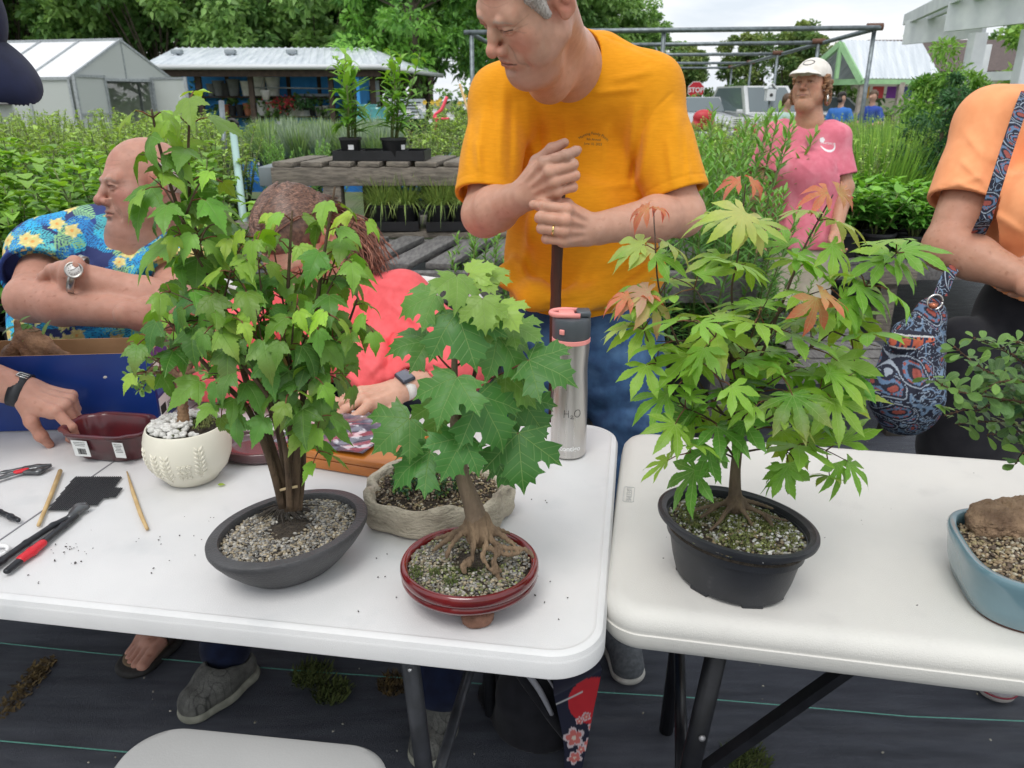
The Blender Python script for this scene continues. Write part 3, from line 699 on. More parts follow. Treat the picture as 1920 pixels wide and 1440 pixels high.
for i in range(30):
    x,y=rs.normal(-8,24),rs.normal(-26,14);mo.append(tuft((pc[0]+x*.001,pc[1]+y*.001,TZ+.060),.010,45,seed=i,up=1,wd=.0008))
obj('moss',join(mo),M_moss,b2)
wood=[]
NL_=[(856,517,862,566,.0,-.035,.046,.5),(893,525,935,540,.03,.0,.036,.8),(856,585,888,672,-.01,-.05,.072,.02),(905,590,915,640,.02,-.02,.045,.45),(818,553,746,574,.01,.0,.052,.2),(802,640,732,645,.01,-.01,.052,.1),
       (857,707,826,768,-.04,-.075,.064,.06),(932,628,1010,722,.02,-.01,.068,.06),(992,675,1080,705,.0,-.03,.064,.04),(948,702,1022,763,.03,.0,.055,.3),(897,742,957,838,-.03,-.055,.074,.0),(768,785,702,838,-.02,-.05,.060,.08),
       (825,752,812,815,.02,.0,.052,.2),(806,848,716,902,-.02,-.05,.064,.0),(868,820,846,866,-.045,-.07,.056,.0),(972,812,980,908,-.01,-.05,.073,.0),(975,748,1016,800,.04,.02,.060,-.05),(960,612,1026,632,.03,.0,.044,.35),
       (938,570,975,610,.0,-.03,.040,.9),(905,560,912,628,-.02,-.05,.042,.7),(880,512,905,500,.03,.03,.036,.9),
       (930,860,1000,850,.03,.0,.06,-.05),(920,520,945,500,.04,.05,.03,.8)]
Lv=Leaves(3)
for i,(bx,by,tx,ty,ob,ot,sz,yl) in enumerate(NL_):
    B_=q2(bx,by,ob);T_=q2(tx,ty,ot)-B_;rs=np.random.RandomState(i)
    N_=np.array([rs.normal()*.25,-.55,.85]);g=np.array([.055,.185,.036]);y_=np.array([.30,.46,.08]);t=np.clip(yl,0,1)
    Lv.add('nor',B_,T_,N_,sz*.99,(g*(1-t)+y_*t)*(1+min(yl,0)*3)*rs.uniform(.85,1.12),droop=.45*rs.uniform(.6,1.2),fold=.16,wave=.05)
    ty0=min(max(by+60,540),880);A_=q2(853+(8 if ty0>800 else 0),ty0,.005)
    wood.append((tube([A_,(A_+B_)/2+np.array([0,0,-.003]),B_],[.0016,.0012,.0010],6,sub=3),'p'))
wood.append((tube([q2(855,790,0),q2(885,720,.02),q2(900,650,.02),q2(928,575,.0)],[.004,.003,.0024,.0015],8,sub=4),None))
build_wood(wood,b2,(.5,.35,.28),(.75,.33,.25));Lv.build('foliage',M_leaf_nor,b2)
pc=np.array([.322,.968]);rt=rad(-42)
b3=empty('bonsai_tree',(pc[0],pc[1],TZ),'lacy green palmate maple bonsai with red young tips in a deep oval black plastic pot','bonsai')
M_bpl=mat('black_pot_plastic',hexc(34,36,41),hexc(42,44,50),scale=20,rough=.42,bump=.12,bscale=500,c3=hexc(88,88,88),scale3=34,lo3=.68,hi3=.95)
obj('pot',lathe([(.62,.006),(.66,.004),(.70,.006),(.76,.03),(.81,.06),(.85,.090),(.855,.094),(.99,.096),(1.0,.100),(.995,.104),(.95,.1055),(.93,.104),(.885,.102),(.87,.098),(.86,.07)],80,.118,.089,rt,(*pc,TZ)),M_bpl,b3,autos=45)
for a in np.linspace(0,2*PI,7)[:-1]+.3:
    ca,sa=.118*.63*cos(a),.089*.63*sin(a)
    obj('foot',box(.030,.012,.009,(pc[0]+ca*cos(rt)-sa*sin(rt),pc[1]+ca*sin(rt)+sa*cos(rt),TZ+.0045),.002,rz=rt+math.atan2(.092*cos(a),-.122*sin(a))),M_bpl,b3)
WH=[(.62,.62,.60),(.50,.50,.48),(.38,.38,.37),(.68,.67,.64)]
fill_pot(b3,pc,.118*.87,.089*.87,rt,TZ+.088,.020,1500,WH+MOSSY+[(.25,.19,.09)],.0027,13)
mo=[];rs=np.random.RandomState(10)
for i in range(230):
    a=rs.rand()*2*PI;r=rs.rand()**.6*.82;x,y=.1*r*cos(a),.078*r*sin(a);zz=TZ+.088+.020*(1-r)**.8;mo.append(tuft((pc[0]+x*cos(rt)-y*sin(rt),pc[1]+x*sin(rt)+y*cos(rt),zz),.008,26,seed=i,up=1,wd=.0008))
obj('moss',join(mo),mat('lawn_moss',(.085,.115,.03),(.15,.16,.05),scale=60,rough=.95),b3)
Y3=.975;q3=lambda x,y,o_=0.0:YY(x,y,Y3+o_)
tp=[q3(1380,952,0),q3(1378,920,0),q3(1379,880,0),q3(1382,840,0),q3(1376,790,0),q3(1384,740,0),q3(1390,690,0)]
obj('trunk',tube(tp,[.0115,.0088,.0072,.0068,.0062,.005,.0035],14,sub=5),M_wood_bark,b3,col=np.tile((.72,.66,.60),(31*14,1)))
s3=SDF()
for pts in ([(1376,940,0),(1345,948,-.0),(1310,955,0),(1290,965,0)],[(1376,945,-.005),(1362,960,-.02),(1348,980,-.03),(1330,996,-.035)],[(1385,942,0),(1410,955,-.005),(1440,968,-.01),(1478,978,-.01)],[(1382,945,-.01),(1398,965,-.02),(1412,990,-.03)],
            [(1435,968,-.01),(1445,982,-.02),(1450,1000,-.03)],[(1388,938,.005),(1420,945,.01),(1450,955,.012)],[(1345,948,0),(1330,960,-.01),(1312,972,-.012)]):
    q,r_=smooth_path([q3(*p) for p in pts],list(np.linspace(.0034,.0012,len(pts))),4);s3.chain([v+np.array([0,0,.001]) for v in q],r_,.003)
s3.cone(q3(1380,950),q3(1379,925),.0115,.0088,.012)
V,F=s3.mesh(.0014);obj('roots',(V,F),M_wood_bark,b3,col=np.tile((.62,.55,.45),(len(V),1)))
wood=[];Lv=Leaves(5)
JG=np.array([.17,.37,.045]);JY=np.array([.36,.52,.06]);JP=np.array([.48,.50,.17]);JR=np.array([.70,.13,.08]);JD=np.array([.095,.26,.035])
st3=[([(1380,860),(1330,800),(1262,740),(1215,640),(1190,560)],0,.002,'r'),([(1382,800),(1370,700),(1375,600),(1372,540),(1385,470),(1398,345)],.03,.0026,'r'),([(1388,760),(1430,660),(1470,560),(1510,460),(1562,365)],.0,.0028,'r'),
       ([(1390,760),(1480,680),(1560,620),(1620,540),(1690,465)],-.02,.0024,'g'),([(1376,800),(1300,700),(1240,560),(1228,440),(1226,395)],.05,.002,'r'),([(1384,820),(1450,780),(1520,740),(1600,700)],-.06,.002,'g'),
       ([(1382,850),(1440,840),(1520,835),(1590,865)],-.03,.0018,'g'),([(1380,860),(1330,840),(1290,850)],-.06,.0016,'g'),([(1380,820),(1320,780),(1270,760)],-.07,.0018,'g'),([(1386,760),(1370,680),(1330,620),(1290,600)],-.07,.0018,'g'),
       ([(1386,740),(1400,660),(1420,600),(1440,560)],-.07,.0018,'g'),([(1388,740),(1460,700),(1530,640),(1580,590)],.05,.0018,'g'),([(1384,790),(1360,740),(1340,690)],-.10,.0018,'g'),
       ([(1384,700),(1330,640),(1270,640),(1230,640)],.03,.0018,'g'),([(1386,700),(1450,600),(1500,560),(1560,540)],-.03,.0018,'g'),([(1386,700),(1340,600),(1300,540),(1260,520)],.0,.0018,'g'),
       ([(1440,840),(1480,850),(1500,890)],-.05,.0014,'g'),([(1386,780),(1440,720),(1500,690)],-.09,.0016,'g'),([(1384,800),(1410,760),(1440,750)],-.10,.0015,'g'),([(1384,790),(1330,760),(1290,700)],-.02,.0016,'g'),([(1386,760),(1440,640),(1480,620)],.03,.0016,'g'),([(1384,760),(1360,640),(1340,570)],.06,.0016,'g'),([(1384,820),(1440,800),(1500,800)],.04,.0015,'g'),([(1560,620),(1610,640),(1650,650)],-.03,.0014,'g'),([(1500,740),(1560,770),(1600,780)],-.02,.0014,'g')]
for i,(pl,dz,r0,tipk) in enumerate(st3):
    n=len(pl);pts=[q3(x,y,dz*k/(n-1)) for k,(x,y) in enumerate(pl)]
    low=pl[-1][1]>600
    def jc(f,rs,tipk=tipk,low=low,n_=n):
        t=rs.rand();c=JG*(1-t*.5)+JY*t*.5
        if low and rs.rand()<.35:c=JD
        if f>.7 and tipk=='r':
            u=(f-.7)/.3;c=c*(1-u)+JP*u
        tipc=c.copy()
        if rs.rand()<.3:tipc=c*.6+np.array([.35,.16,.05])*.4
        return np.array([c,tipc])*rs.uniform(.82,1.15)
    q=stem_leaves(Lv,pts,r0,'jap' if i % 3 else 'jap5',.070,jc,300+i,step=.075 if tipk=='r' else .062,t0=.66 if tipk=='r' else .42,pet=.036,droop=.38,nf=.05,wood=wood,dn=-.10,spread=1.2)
    if tipk=='r':
        rs=np.random.RandomState(i);e=q[-1]
        for k in range(2):
            a=k*2.6+rs.rand();o_=np.array([cos(a),sin(a)*.7,.0]);mixr=rs.rand()*.7
            c=JR*(.35+mixr*.6)+JP*(.65-mixr*.6)*.7
            Lv.add('jap5',e+o_*.008+np.array([0,0,.002]),o_+np.array([0,0,-.15+.3*rs.rand()]),np.array([0,-.5,1])+rs.normal(size=3)*.3,.027+.015*rs.rand(),np.array([c,JR*rs.uniform(.5,1.1)+.08]),droop=1.2*rs.uniform(.3,1.2),fold=.8)
def jt(c0,c1=None):return np.array([c0,c0 if c1 is None else c1])
for (bx,by,tx,ty,ob,ot,sz,cc) in [(1395,400,1300,462,.0,-.04,.060,jt(JP,JY)),(1400,405,1440,455,.03,.0,.055,jt(JP)),(1530,560,1520,625,-.08,-.10,.048,jt(np.array([.42,.26,.10]),JR*.8)),(1540,550,1600,566,-.08,-.08,.046,jt(np.array([.5,.3,.12]),JR)),
                                         (1215,548,1120,560,.0,.02,.058,jt(np.array([.50,.30,.20]))),(1218,560,1245,620,.0,-.03,.055,jt(JP,np.array([.5,.22,.12]))),(1690,470,1785,455,-.01,-.02,.066,jt(JG)),(1665,480,1620,440,.0,.03,.052,jt(JG,JY)),(1670,480,1720,515,.0,-.03,.058,jt(JG)),
                                         (1655,490,1600,500,-.01,-.02,.052,jt(JG)),(1605,535,1725,580,-.02,-.04,.068,jt(JG)),(1225,470,1140,460,.04,.04,.052,jt(JP,JG)),(1210,610,1135,640,.02,.0,.062,jt(JG,JY)),(1250,740,1180,770,-.02,-.03,.06,jt(JG)),(1590,870,1645,905,-.03,-.04,.052,jt(JG)),(1570,870,1582,945,-.04,-.06,.055,jt(JG)),
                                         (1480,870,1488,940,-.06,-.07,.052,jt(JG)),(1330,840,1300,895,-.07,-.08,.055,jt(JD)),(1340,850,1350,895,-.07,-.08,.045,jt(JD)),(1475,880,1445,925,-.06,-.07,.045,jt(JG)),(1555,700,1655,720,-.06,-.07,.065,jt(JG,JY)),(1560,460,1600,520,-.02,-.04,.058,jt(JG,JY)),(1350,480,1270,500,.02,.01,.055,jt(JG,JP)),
                                         (1230,480,1290,500,.02,.0,.05,jt(JG)),(1475,460,1430,420,.03,.06,.05,jt(JG)),(1490,480,1560,490,-.02,-.03,.05,jt(JG)),(1595,560,1620,620,-.03,-.05,.05,jt(JG))]:
    B_=q3(bx,by,ob);rs=np.random.RandomState(bx)
    Lv.add('jap' if sz>.055 else 'jap5',B_,q3(tx,ty,ot)-B_,np.array([rs.normal()*.3,-.35,1]),sz,cc,droop=.5,fold=.22)
build_wood(wood,b3,(.42,.33,.30),(.8,.42,.25));Lv.build('foliage',M_leaf_jap,b3)
pc=np.array([.782,.918]);rt=rad(-12)
b4=empty('bonsai_tree',(pc[0],pc[1],TZ),'small round-leaved bonsai with a brown rock in a glazed blue pot at the right edge','bonsai')
M_blue=mat('blue_glaze',hexc(112,142,152),hexc(92,124,136),scale=9,rough=.15,coat=.5,c3=hexc(140,166,174),scale3=6,lo3=.55,hi3=.85)
obj('pot',lathe([(.80,.004),(.86,.002),(.90,.006),(.95,.03),(.985,.062),(1.0,.070),(1.0,.078),(.985,.081),(.95,.081),(.925,.079),(.915,.073),(.91,.05)],96,.150,.112,rt,(*pc,TZ),pw=3.6),M_blue,b4,autos=50)
obj('base_rim',lathe([(.81,.0),(.865,.0),(.872,.003),(.80,.003)],96,.150,.112,rt,(*pc,TZ),pw=3.6),mat('brown_clay_rim',hexc(90,58,46),rough=.7),b4)
BR=[(.30,.22,.13),(.22,.16,.10),(.40,.31,.20),(.15,.11,.08),(.52,.47,.36),(.34,.28,.15)]
fill_pot(b4,pc,.150*.92,.112*.92,rt,TZ+.068,.008,2600,BR,.0034,14,pw=3.2)
s=SDF();rk=G(1895,985,TZ+.085)
s.ell(rk+[.01,.02,.0],(.062,.036,.026),.01).ell(rk+[.045,.02,.006],(.05,.035,.026),.012).ell(rk+[-.03,.01,-.008],(.028,.025,.016),.01)
s.disp(lambda X:.004*wav(X,110,8)+.002*wav(X,330,8,11)+.0012*wav(X,900,8,5))
obj('rock',s.mesh(.002),mat('brown_rock',hexc(168,140,112),hexc(120,96,76),scale=28,rough=.9,bump=.8,bscale=220,c3=hexc(92,70,54),scale3=70,lo3=.55,hi3=.8),b4)
wood=[];Lv=Leaves(8);Y4=.97;q4=lambda x,y,o_=0.0:YY(x,y,Y4+o_)
tk=[np.array([.86,1.0,.81]),np.array([.87,1.0,.88]),np.array([.84,.99,.95]),np.array([.85,.98,1.03]),np.array([.84,.98,1.12])]
obj('trunk',tube(tk,[.014,.010,.009,.007,.004],12,sub=4),M_wood_bark,b4,col=np.tile((.6,.5,.42),(17*12,1)))
E4=[((1990,770),(1800,735),(1745,705)),((1990,730),(1860,700),(1790,650)),((1985,800),(1880,790),(1790,795)),((1990,700),(1900,665),(1825,632)),((1990,830),(1930,840),(1905,870)),((1985,760),(1850,760),(1770,780)),((1985,690),(1920,680),(1880,650)),
      ((1985,720),(1880,715),(1840,740)),((1990,790),(1900,750),(1830,770)),((1990,760),(1930,740),(1870,680)),((1985,810),(1910,810),(1850,815)),((1985,680),(1940,650),(1900,640))]
for i,(a,b,c_) in enumerate(E4):
    o_=((i*37) % 7-3)*.02
    def ec(f,rs):
        t=np.clip(f*.9-.35+rs.normal()*.15,0,1);return (np.array([.055,.13,.062])*(1-t)+np.array([.19,.34,.05])*t)*rs.uniform(.7,1.25)
    stem_leaves(Lv,[tk[2+(i % 3)],q4(*a,o_*.5),q4(*b,o_),q4(*c_,o_)],.0016,'obo',.029,ec,400+i,step=.0105,t0=.18,pet=.004,droop=.15,wood=wood,dn=.1,spread=.9,jit=.9)
build_wood(wood,b4,(.45,.32,.22),(.5,.3,.2));Lv.build('foliage',M_leaf_one,b4)
for z_ in (.0,):
    pass
from mathutils.bvhtree import BVHTree
def rotm(yaw,pitch,roll):return Matrix.Rotation(rad(yaw),3,'Z') @ Matrix.Rotation(rad(pitch),3,'X') @ Matrix.Rotation(rad(roll),3,'Y')
def m4(R,o,s=1.0):
    M=R.to_4x4();M.translation=Vector([float(v) for v in o]);return M
def head_sdf(s=1.0,fem=False,heavy=0.0,squint=.5,nose=1.0,mouth_open=0.0,neck=None,mw=1.0):
    """head in its own frame: +y forward, x to the person's right, z up, origin between the ears at eye height"""
    h=SDF();S=lambda *v:np.array(v)*s
    h.ell(S(0,-.014,.040),S(.0765,.096,.080),.02)
    h.ell(S(0,.028,-.022),S(.064,.064,.088),.03*s)
    h.cone(S(-.052,.002,-.06),S(-.012,.070,-.098),.022*s,.019*s,.03*s);h.cone(S(.052,.002,-.06),S(.012,.070,-.098),.022*s,.019*s,.03*s)
    h.ball(S(0,.076,-.098),(.0175 if not fem else .015)*s,.022*s)
    for x in (-1,1):
        h.ball(S(x*.044,.050,-.028),.026*s,.03*s)                       # cheek
        if heavy:h.ball(S(x*.040,.045,-.07),.026*s*(1+heavy*.2),.03*s)
    if heavy:h.ell(S(0,.045,-.118),S(.045,.045,.028)*(1+.1*heavy),.03*s)
    h.cone(S(-.040,.074,.021),S(.040,.074,.021),.0125*s,.0125*s,.02*s)  # brow ridge
    h.ball(S(0,.080,.018),.012*s,.015*s)
    for x in (-1,1):
        h.ell(S(x*.031,.097,.003),S(.018,.019,.0125),.012*s,'s')       # socket
        h.ball(S(x*.0315,.0735,.000),.0135*s,.004*s)                     # eyeball
        up_=[S(x*.014,.083,.001),S(x*.024,.0895,.0078-.0032*squint),S(x*.036,.089,.0075-.0032*squint),S(x*.047,.079,-.001)]
        lo_=[S(x*.015,.082,-.003),S(x*.025,.0865,-.0082+.002*squint),S(x*.036,.0855,-.0078+.002*squint),S(x*.046,.078,-.003)]
        h.chain(up_,[.0030*s,.0042*s,.0044*s,.0032*s],.004*s);h.chain(lo_,[.0026*s,.0034*s,.0034*s,.0026*s],.004*s)
        h.cone(S(x*.018,.083,-.012),S(x*.042,.076,-.018),.0035*s,.0035*s,.008*s)          # bag under the eye
        h.chain([S(x*.015,.0915,.014),S(x*.030,.0905,.0185),S(x*.046,.079,.015)],[.0030*s]*3,.012*s)
    h.chain([S(0,.086,.012),S(0,.098,-.008),S(0,.112*1.0,-.028)],[.0078*s,.0085*s,.0092*s*nose],.012*s)
    h.ball(S(0,.1140,-.0335),.0102*s*nose,.010*s)
    for x in (-1,1):
        h.ell(S(x*.0140*nose,.100,-.036),S(.0085,.0115,.0085)*nose,.006*s)
        h.ball(S(x*.0068,.1095,-.0455),.0038*s,.003*s,'s')
        h.chain([S(x*.0250,.1015,-.036),S(x*.034,.0955,-.050),S(x*.041,.0865,-.066),S(x*.043,.080,-.078)],[.0022*s,.0036*s,.0040*s,.0022*s],.010*s,'s')  # fold beside the mouth
    h.ell(S(0,.084,-.063),S(.032*mw,.0155,.020),.014*s)                     # muzzle
    for q,z,r in (((-.025*mw,.0815),-.0615,.0032),((-.025*mw,.0815),-.0708,.0036)):
        h.chain([S(q[0],q[1],-.066),S(-.010,.0985,z),S(0,.0992,z-.0008),S(.010,.0985,z),S(-q[0],q[1],-.066)],[.0022*s,r*s,r*s,r*s,.0022*s],.003*s)
    mo=.0012+mouth_open
    h.chain([S(-.029*mw,.083,-.0685),S(-.013,.1015,-.0660),S(0,.103,-.0664),S(.013,.1015,-.0660),S(.029*mw,.083,-.0685)],[.0014*s,mo*s,mo*s,mo*s,.0014*s],.0022*s,'s')
    h.cone(S(-.010,.097,-.084),S(.010,.097,-.084),.0035*s,.0035*s,.009*s,'s')
    for x in (-1,1):
        R=np.array(Matrix.Rotation(x*rad(22),3,'Z') @ Matrix.Rotation(rad(-12),3,'X'))
        h.ell(S(x*.080,-.012,.000),S(.0075,.0185,.032),.008*s,'u',R)
        h.ell(S(x*.0875,-.009,.004),S(.006,.0115,.021),.005*s,'s',R)
        h.ell(S(x*.080,-.006,-.022),S(.006,.009,.012),.006*s,'u',R)
        h.ell(S(x*.085,-.012,.006),S(.0035,.006,.014),.004*s,'u',R)
        h.ell(S(x*.086,.000,-.004),S(.005,.005,.006),.003*s,'s',R)
    return h
def head_paint(L,s,base,fem=False,brow=(.35,.30,.26),lip=None,eye=(.10,.12,.13),ruddy=1.0,spots=0.0,stubble=0.0):
    """colour per vertex from the head's own coordinates L"""
    L=L/s;base=np.asarray(base);n=len(L);K=np.tile(base,(n,1));x,y,z=L.T;front=y>.03
    red=base*np.array([1.05,.62,.60]);m=np.zeros(n)
    m=np.maximum(m,gsel(L,(0,.112,-.036),.030)*.45)
    for q in (-1,1):
        m=np.maximum(m,gsel(L,(q*.045,.065,-.028),.034)*.5);m=np.maximum(m,gsel(L,(q*.082,-.01,.0),.042)*.65)
    m=np.maximum(m,gsel(L,(0,.08,.06),.05)*.2)
    K=mixc(K,red,m*ruddy)
    K*=(1+.07*wav(L,90,6)[:,None]+.05*wav(L,300,6,9)[:,None])
    K=mixc(K,base*np.array([.9,.72,.66]),np.clip(wav(L,160,6,17)-.5,0,1)*.35)
    if spots:K=mixc(K,base*np.array([.62,.48,.40]),np.clip((wav(L,420,8,3)-1.1)*4,0,1)*.55*spots)
    if stubble:K=mixc(K,base*np.array([.78,.78,.80]),np.clip((-.045-z)*30,0,1)*(y>0)*(1-gsel(L,(0,.095,-.066),.022))*stubble)
    lipc=base*np.array([.86,.52,.50]) if lip is None else np.asarray(lip)
    lm=np.clip(1-((x/.024)**2+((z+.0665)/.0082)**2),0,1)**.4*(y>.079);K=mixc(K,lipc,lm*.8)
    cr=np.exp(-((z+.0664)/.0016)**2)*(np.abs(x)<.030)*(y>.074);K=mixc(K,base*.16,cr*.9)
    for q in (-1,1):
        ex=x-q*.031;d=np.sqrt(ex**2+(z)**2)
        ball=np.linalg.norm(L-np.array([q*.0315,.0735,0]),axis=1)<.0146
        slit=ball & (np.abs(ex)<.0135) & (np.abs(z)<.0050) & (y>.08)
        K[slit]=(.58,.55,.52);ir=slit & (np.abs(ex+.001*q)<.0052);K[ir]=eye;K[slit & (np.abs(ex)<.0022)]=(.01,.01,.01)
        lash=np.exp(-((z-(.0032-((ex)/.02)**2*.004))/.0015)**2)*(np.abs(ex)<.0165)*(y>.074);K=mixc(K,base*.04,lash);K=mixc(K,base*np.array([.62,.50,.48]),gsel(L,(q*.022,.085,.006),.017)*.75)  # lash line, then eye-socket shadow painted into the skin colour
        K=mixc(K,base*.4,np.exp(-((z+.0042-((ex)/.02)**2*.002)/.0010)**2)*(np.abs(ex)<.013)*(y>.076)*.55)
        bz=.0205-((ex+q*.002)/.022)**2*.007;bm_=np.exp(-((z-bz)/.0026)**2)*(np.abs(ex-q*.003)<.019)*(y>.06)
        K=mixc(K,brow,bm_*(.75 if not fem else .6)*(.75+.25*np.sin(x*3000+z*1500)))
        fold=np.exp(-((z-.0118+(ex/.022)**2*.006)/.0011)**2)*(np.abs(ex)<.016)*(y>.07);K=mixc(K,base*.5,fold*.6)
        for k in range(3):
            cz=(k-1)*.006;K=mixc(K,base*.6,np.exp(-((z-cz-(np.abs(ex)-.02)*(k-1)*.5)/.0009)**2)*(q*ex>.016)*(q*ex<.032)*(y>.03)*.5)
    for q in (-1,1):
        t_=np.clip((-.030-z)/.044,0,1);cx=q*(.0225+.017*t_);K=mixc(K,base*.45,np.exp(-((x-cx)/.0016)**2)*(z<-.030)*(z>-.080)*(y>.05)*.55)
    for i,zz in enumerate((.042,.053,.064)):
        w_=np.exp(-((z-zz-.002*np.sin(x*90+i))/.0010)**2)*(np.abs(x)<.045)*(y>.03);K=mixc(K,base*.62,w_*.42)
    for q in (-1,1):K=mixc(K,base*.5,gsel(L,(q*.0065,.109,-.046),.0045)*.9)
    return np.clip(K,0,1)
FING=[((.090,.027,.001),(.043,.026,.021),(.0113,.0104,.0093,.0080),5),((.094,.006,.004),(.047,.030,.022),(.0115,.0106,.0095,.0082),0),
        ((.088,-.014,.001),(.043,.028,.022),(.0110,.0102,.0091,.0078),-5),((.078,-.032,-.004),(.034,.021,.019),(.0100,.0092,.0082,.0070),-11)]
def hand_sdf(curls,thumb,s=1.0,spread=(0,0,0,0),tendons=.6):
    """x to the fingertips, y to the thumb side, z out of the back of the hand; returns the shape and the finger joints"""
    h=SDF();S=lambda v:np.asarray(v,float)*s;J=[]
    for (m,L3,r,sp) in FING:
        m=np.array(m);w0=np.array([.006,m[1]*.62,-.001])
        h.cone(S(w0),S(m*[.96,1,1]-[0,0,.004]),.0135*s,.0125*s,.012*s)
        h.cone(S(w0+[.01,0,-.010]),S(m*[.85,1,1]-[0,0,.012]),.012*s,.010*s,.012*s)
    h.ell(S([.035,.022,-.014]),S([.030,.017,.014]),.012*s)
    h.cone(S([-.03,0,0]),S([.012,.001,-.002]),.0265*s,.027*s,.014*s,'u',((0,0,1),.76))
    for i,(m,L3,r,sp) in enumerate(FING):
        m=np.array(m);a=rad(sp+spread[i]);d0=np.array([cos(a),sin(a),0]);up_=np.array([0,0,1.0]);p=m.copy();ang=0;pts=[S(p)]
        for k in range(3):
            ang+=rad(curls[i][k]);d=d0*cos(ang)-up_*sin(ang);p=p+d*L3[k];pts.append(S(p))
        J.append(pts)
        h.cone(S(m-[.012,0,.001]),pts[0],.009*s,(r[0]+.0004)*s,.006*s)
        for k in range(3):h.cone(pts[k],pts[k+1],r[k]*s,r[k+1]*s,.0022*s)
        for k in (1,2):h.ball(pts[k],(r[k]+.0005)*s,.003*s)                 # knuckle bones
        h.ball(pts[0]+S([0,0,.0018]),(r[0]+.0002)*s,.005*s)
        if tendons:h.cone(S([.015,m[1]*.55,.0112]),S(m+np.array([-.010,0,.0080])),.0022*s,.0028*s,.006*s)
    T=[S(t) for t in thumb];h.chain(T,[.0150*s,.0125*s,.0112*s,.0088*s],.008*s);h.ball(T[2],.0118*s,.004*s);J.append(T)
    return h,J
def limb(h,a,b,c,r,k=.02,bulge=.5):
    """upper arm a-b, forearm b-c; r = shoulder, elbow, forearm belly, wrist"""
    a,b,c=[np.asarray(v,float) for v in (a,b,c)]
    h.cone(a,b,r[0],r[1],k);h.cone(b,b+(c-b)*.3,r[1],r[2],k);h.cone(b+(c-b)*.3,c,r[2],r[3],k);h.ball(b,r[1]*1.02,k);return h
def skin_paint(V,base,seed=0,spots=.6,red=.5):
    K=np.tile(np.asarray(base),(len(V),1));K*=(1+.03*wav(V,60,6,seed)[:,None]+.03*wav(V,240,6,seed+5)[:,None])
    K=mixc(K,np.asarray(base)*[1.02,.70,.62],np.clip(wav(V,45,6,seed+3),0,1)*red*.25)
    K=mixc(K,np.asarray(base)*[.62,.45,.36],np.clip((wav(V,330,8,seed+7)-1.0)*4,0,1)*.5*spots);return np.clip(K,0,1)
M_skin=mat('skin',(1,1,1),(.93,.90,.88),scale=60,rough=.48,vcol=True,bump=.55,bscale=380,sss=.2,bdist=.0012,spec=.35)
M_nail=mat('finger_nail',(.80,.56,.50),rough=.25)
def nails(J,par,M,s=1.0,m=None,which=(0,1,2,3)):
    prt=[]
    for i in which:
        a,b=J[i][2],J[i][3];d=(b-a)/np.linalg.norm(b-a)
        if i<4:n=np.cross(np.array([0,1.0,0]),d)*-1;n=n if n[2]*1>-2 else -n
        prt.append((a,b,d))
    V=[];F=[]
    for a,b,d in prt:
        y=np.array([0,1.0,0]);n=np.cross(d,y);n /= np.linalg.norm(n)
        c=b-d*.001*s+n*.0060*s
        k=len(V)
        for u in (-1,-.3,.4,1):
            for v in (-1,-.5,0,.5,1):
                V.append(c+d*u*.0058*s+y*v*.0046*s*(1-.25*max(0,u))+n*(-.0026*v*v-.0022*max(0,u)**2)*s)
        for p in range(3):
            for q in range(4):F.append((k+p*5+q,k+p*5+q+1,k+p*5+q+6,k+p*5+q+5))
    V=np.array(V);Mn=np.array(M);V=V @ Mn[:3,:3].T+Mn[:3,3]
    return obj('fingernails',(V,F),m or M_nail,par)
def cat(ms):
    V=[];F=[];n=0
    for v,f in ms:V.append(v);F.append(f+n);n+=len(v)
    return np.concatenate(V),np.concatenate(F)
def decal(VF,tgt,d,lift=.0008):
    """lay flat lettering (already placed in the world) onto the surface it is printed on"""
    T=BVHTree.FromPolygons([Vector(v) for v in tgt[0].tolist()],[tuple(int(i) for i in f) for f in tgt[1]]);V=[]
    d=Vector([float(x) for x in d]).normalized()
    for v in VF[0]:
        h=T.ray_cast(Vector(v)-d*.4,d);V.append(np.array(h[0]-d*lift) if h[0] is not None else v)
    return np.array(V),VF[1]
def cloth_mat(name,c,c2=None,**k):
    return mat(name,c,c2 or tuple(x*.9 for x in c),scale=k.pop('scale',30),rough=.88,bump=k.pop('bump',.35),bscale=k.pop('bscale',500),sheen=.1,spec=.2,bdist=.0012,**k)
def band(M,r,w,t,m,name,par,flat=.76,n=40):
    """a strap ring round a limb: local x is the limb axis"""
    V=[];F=[]
    for k in range(n):
        a=2*PI*k/n
        for u,q in ((-w/2,0),(-w/2,t),(w/2,t),(w/2,0)):V.append((u,(r+q)*cos(a),(r*flat+q)*sin(a)))
    for k in range(n):
        b=(k+1) % n
        for q in range(4):F.append((k*4+q,k*4+(q+1) % 4,b*4+(q+1) % 4,b*4+q))
    V=np.array(V);Mn=np.array(M);return obj(name,(V @ Mn[:3,:3].T+Mn[:3,3],F),m,par)
_np=np
def folds(segs):
    """soft ridges (amp > 0) and furrows along lines of the cloth, widths in pixels of the view at that depth"""
    def f(X):
        w=X-CAM;D=w @ FW;x=960+FPX*(w @ RT)/D;y=720-FPX*(w @ UP)/D;v=0
        for (x0,y0,x1,y1,wd,amp) in segs:
            dx,dy=x1-x0,y1-y0;l2=dx*dx+dy*dy;t=np.clip(((x-x0)*dx+(y-y0)*dy)/l2,0,1)
            d=np.hypot(x-x0-t*dx,y-y0-t*dy)/wd;v=v-amp*np.exp(-d*d)*(1-(2*np.abs(t-.5))**4*.8)
        return v
    return f
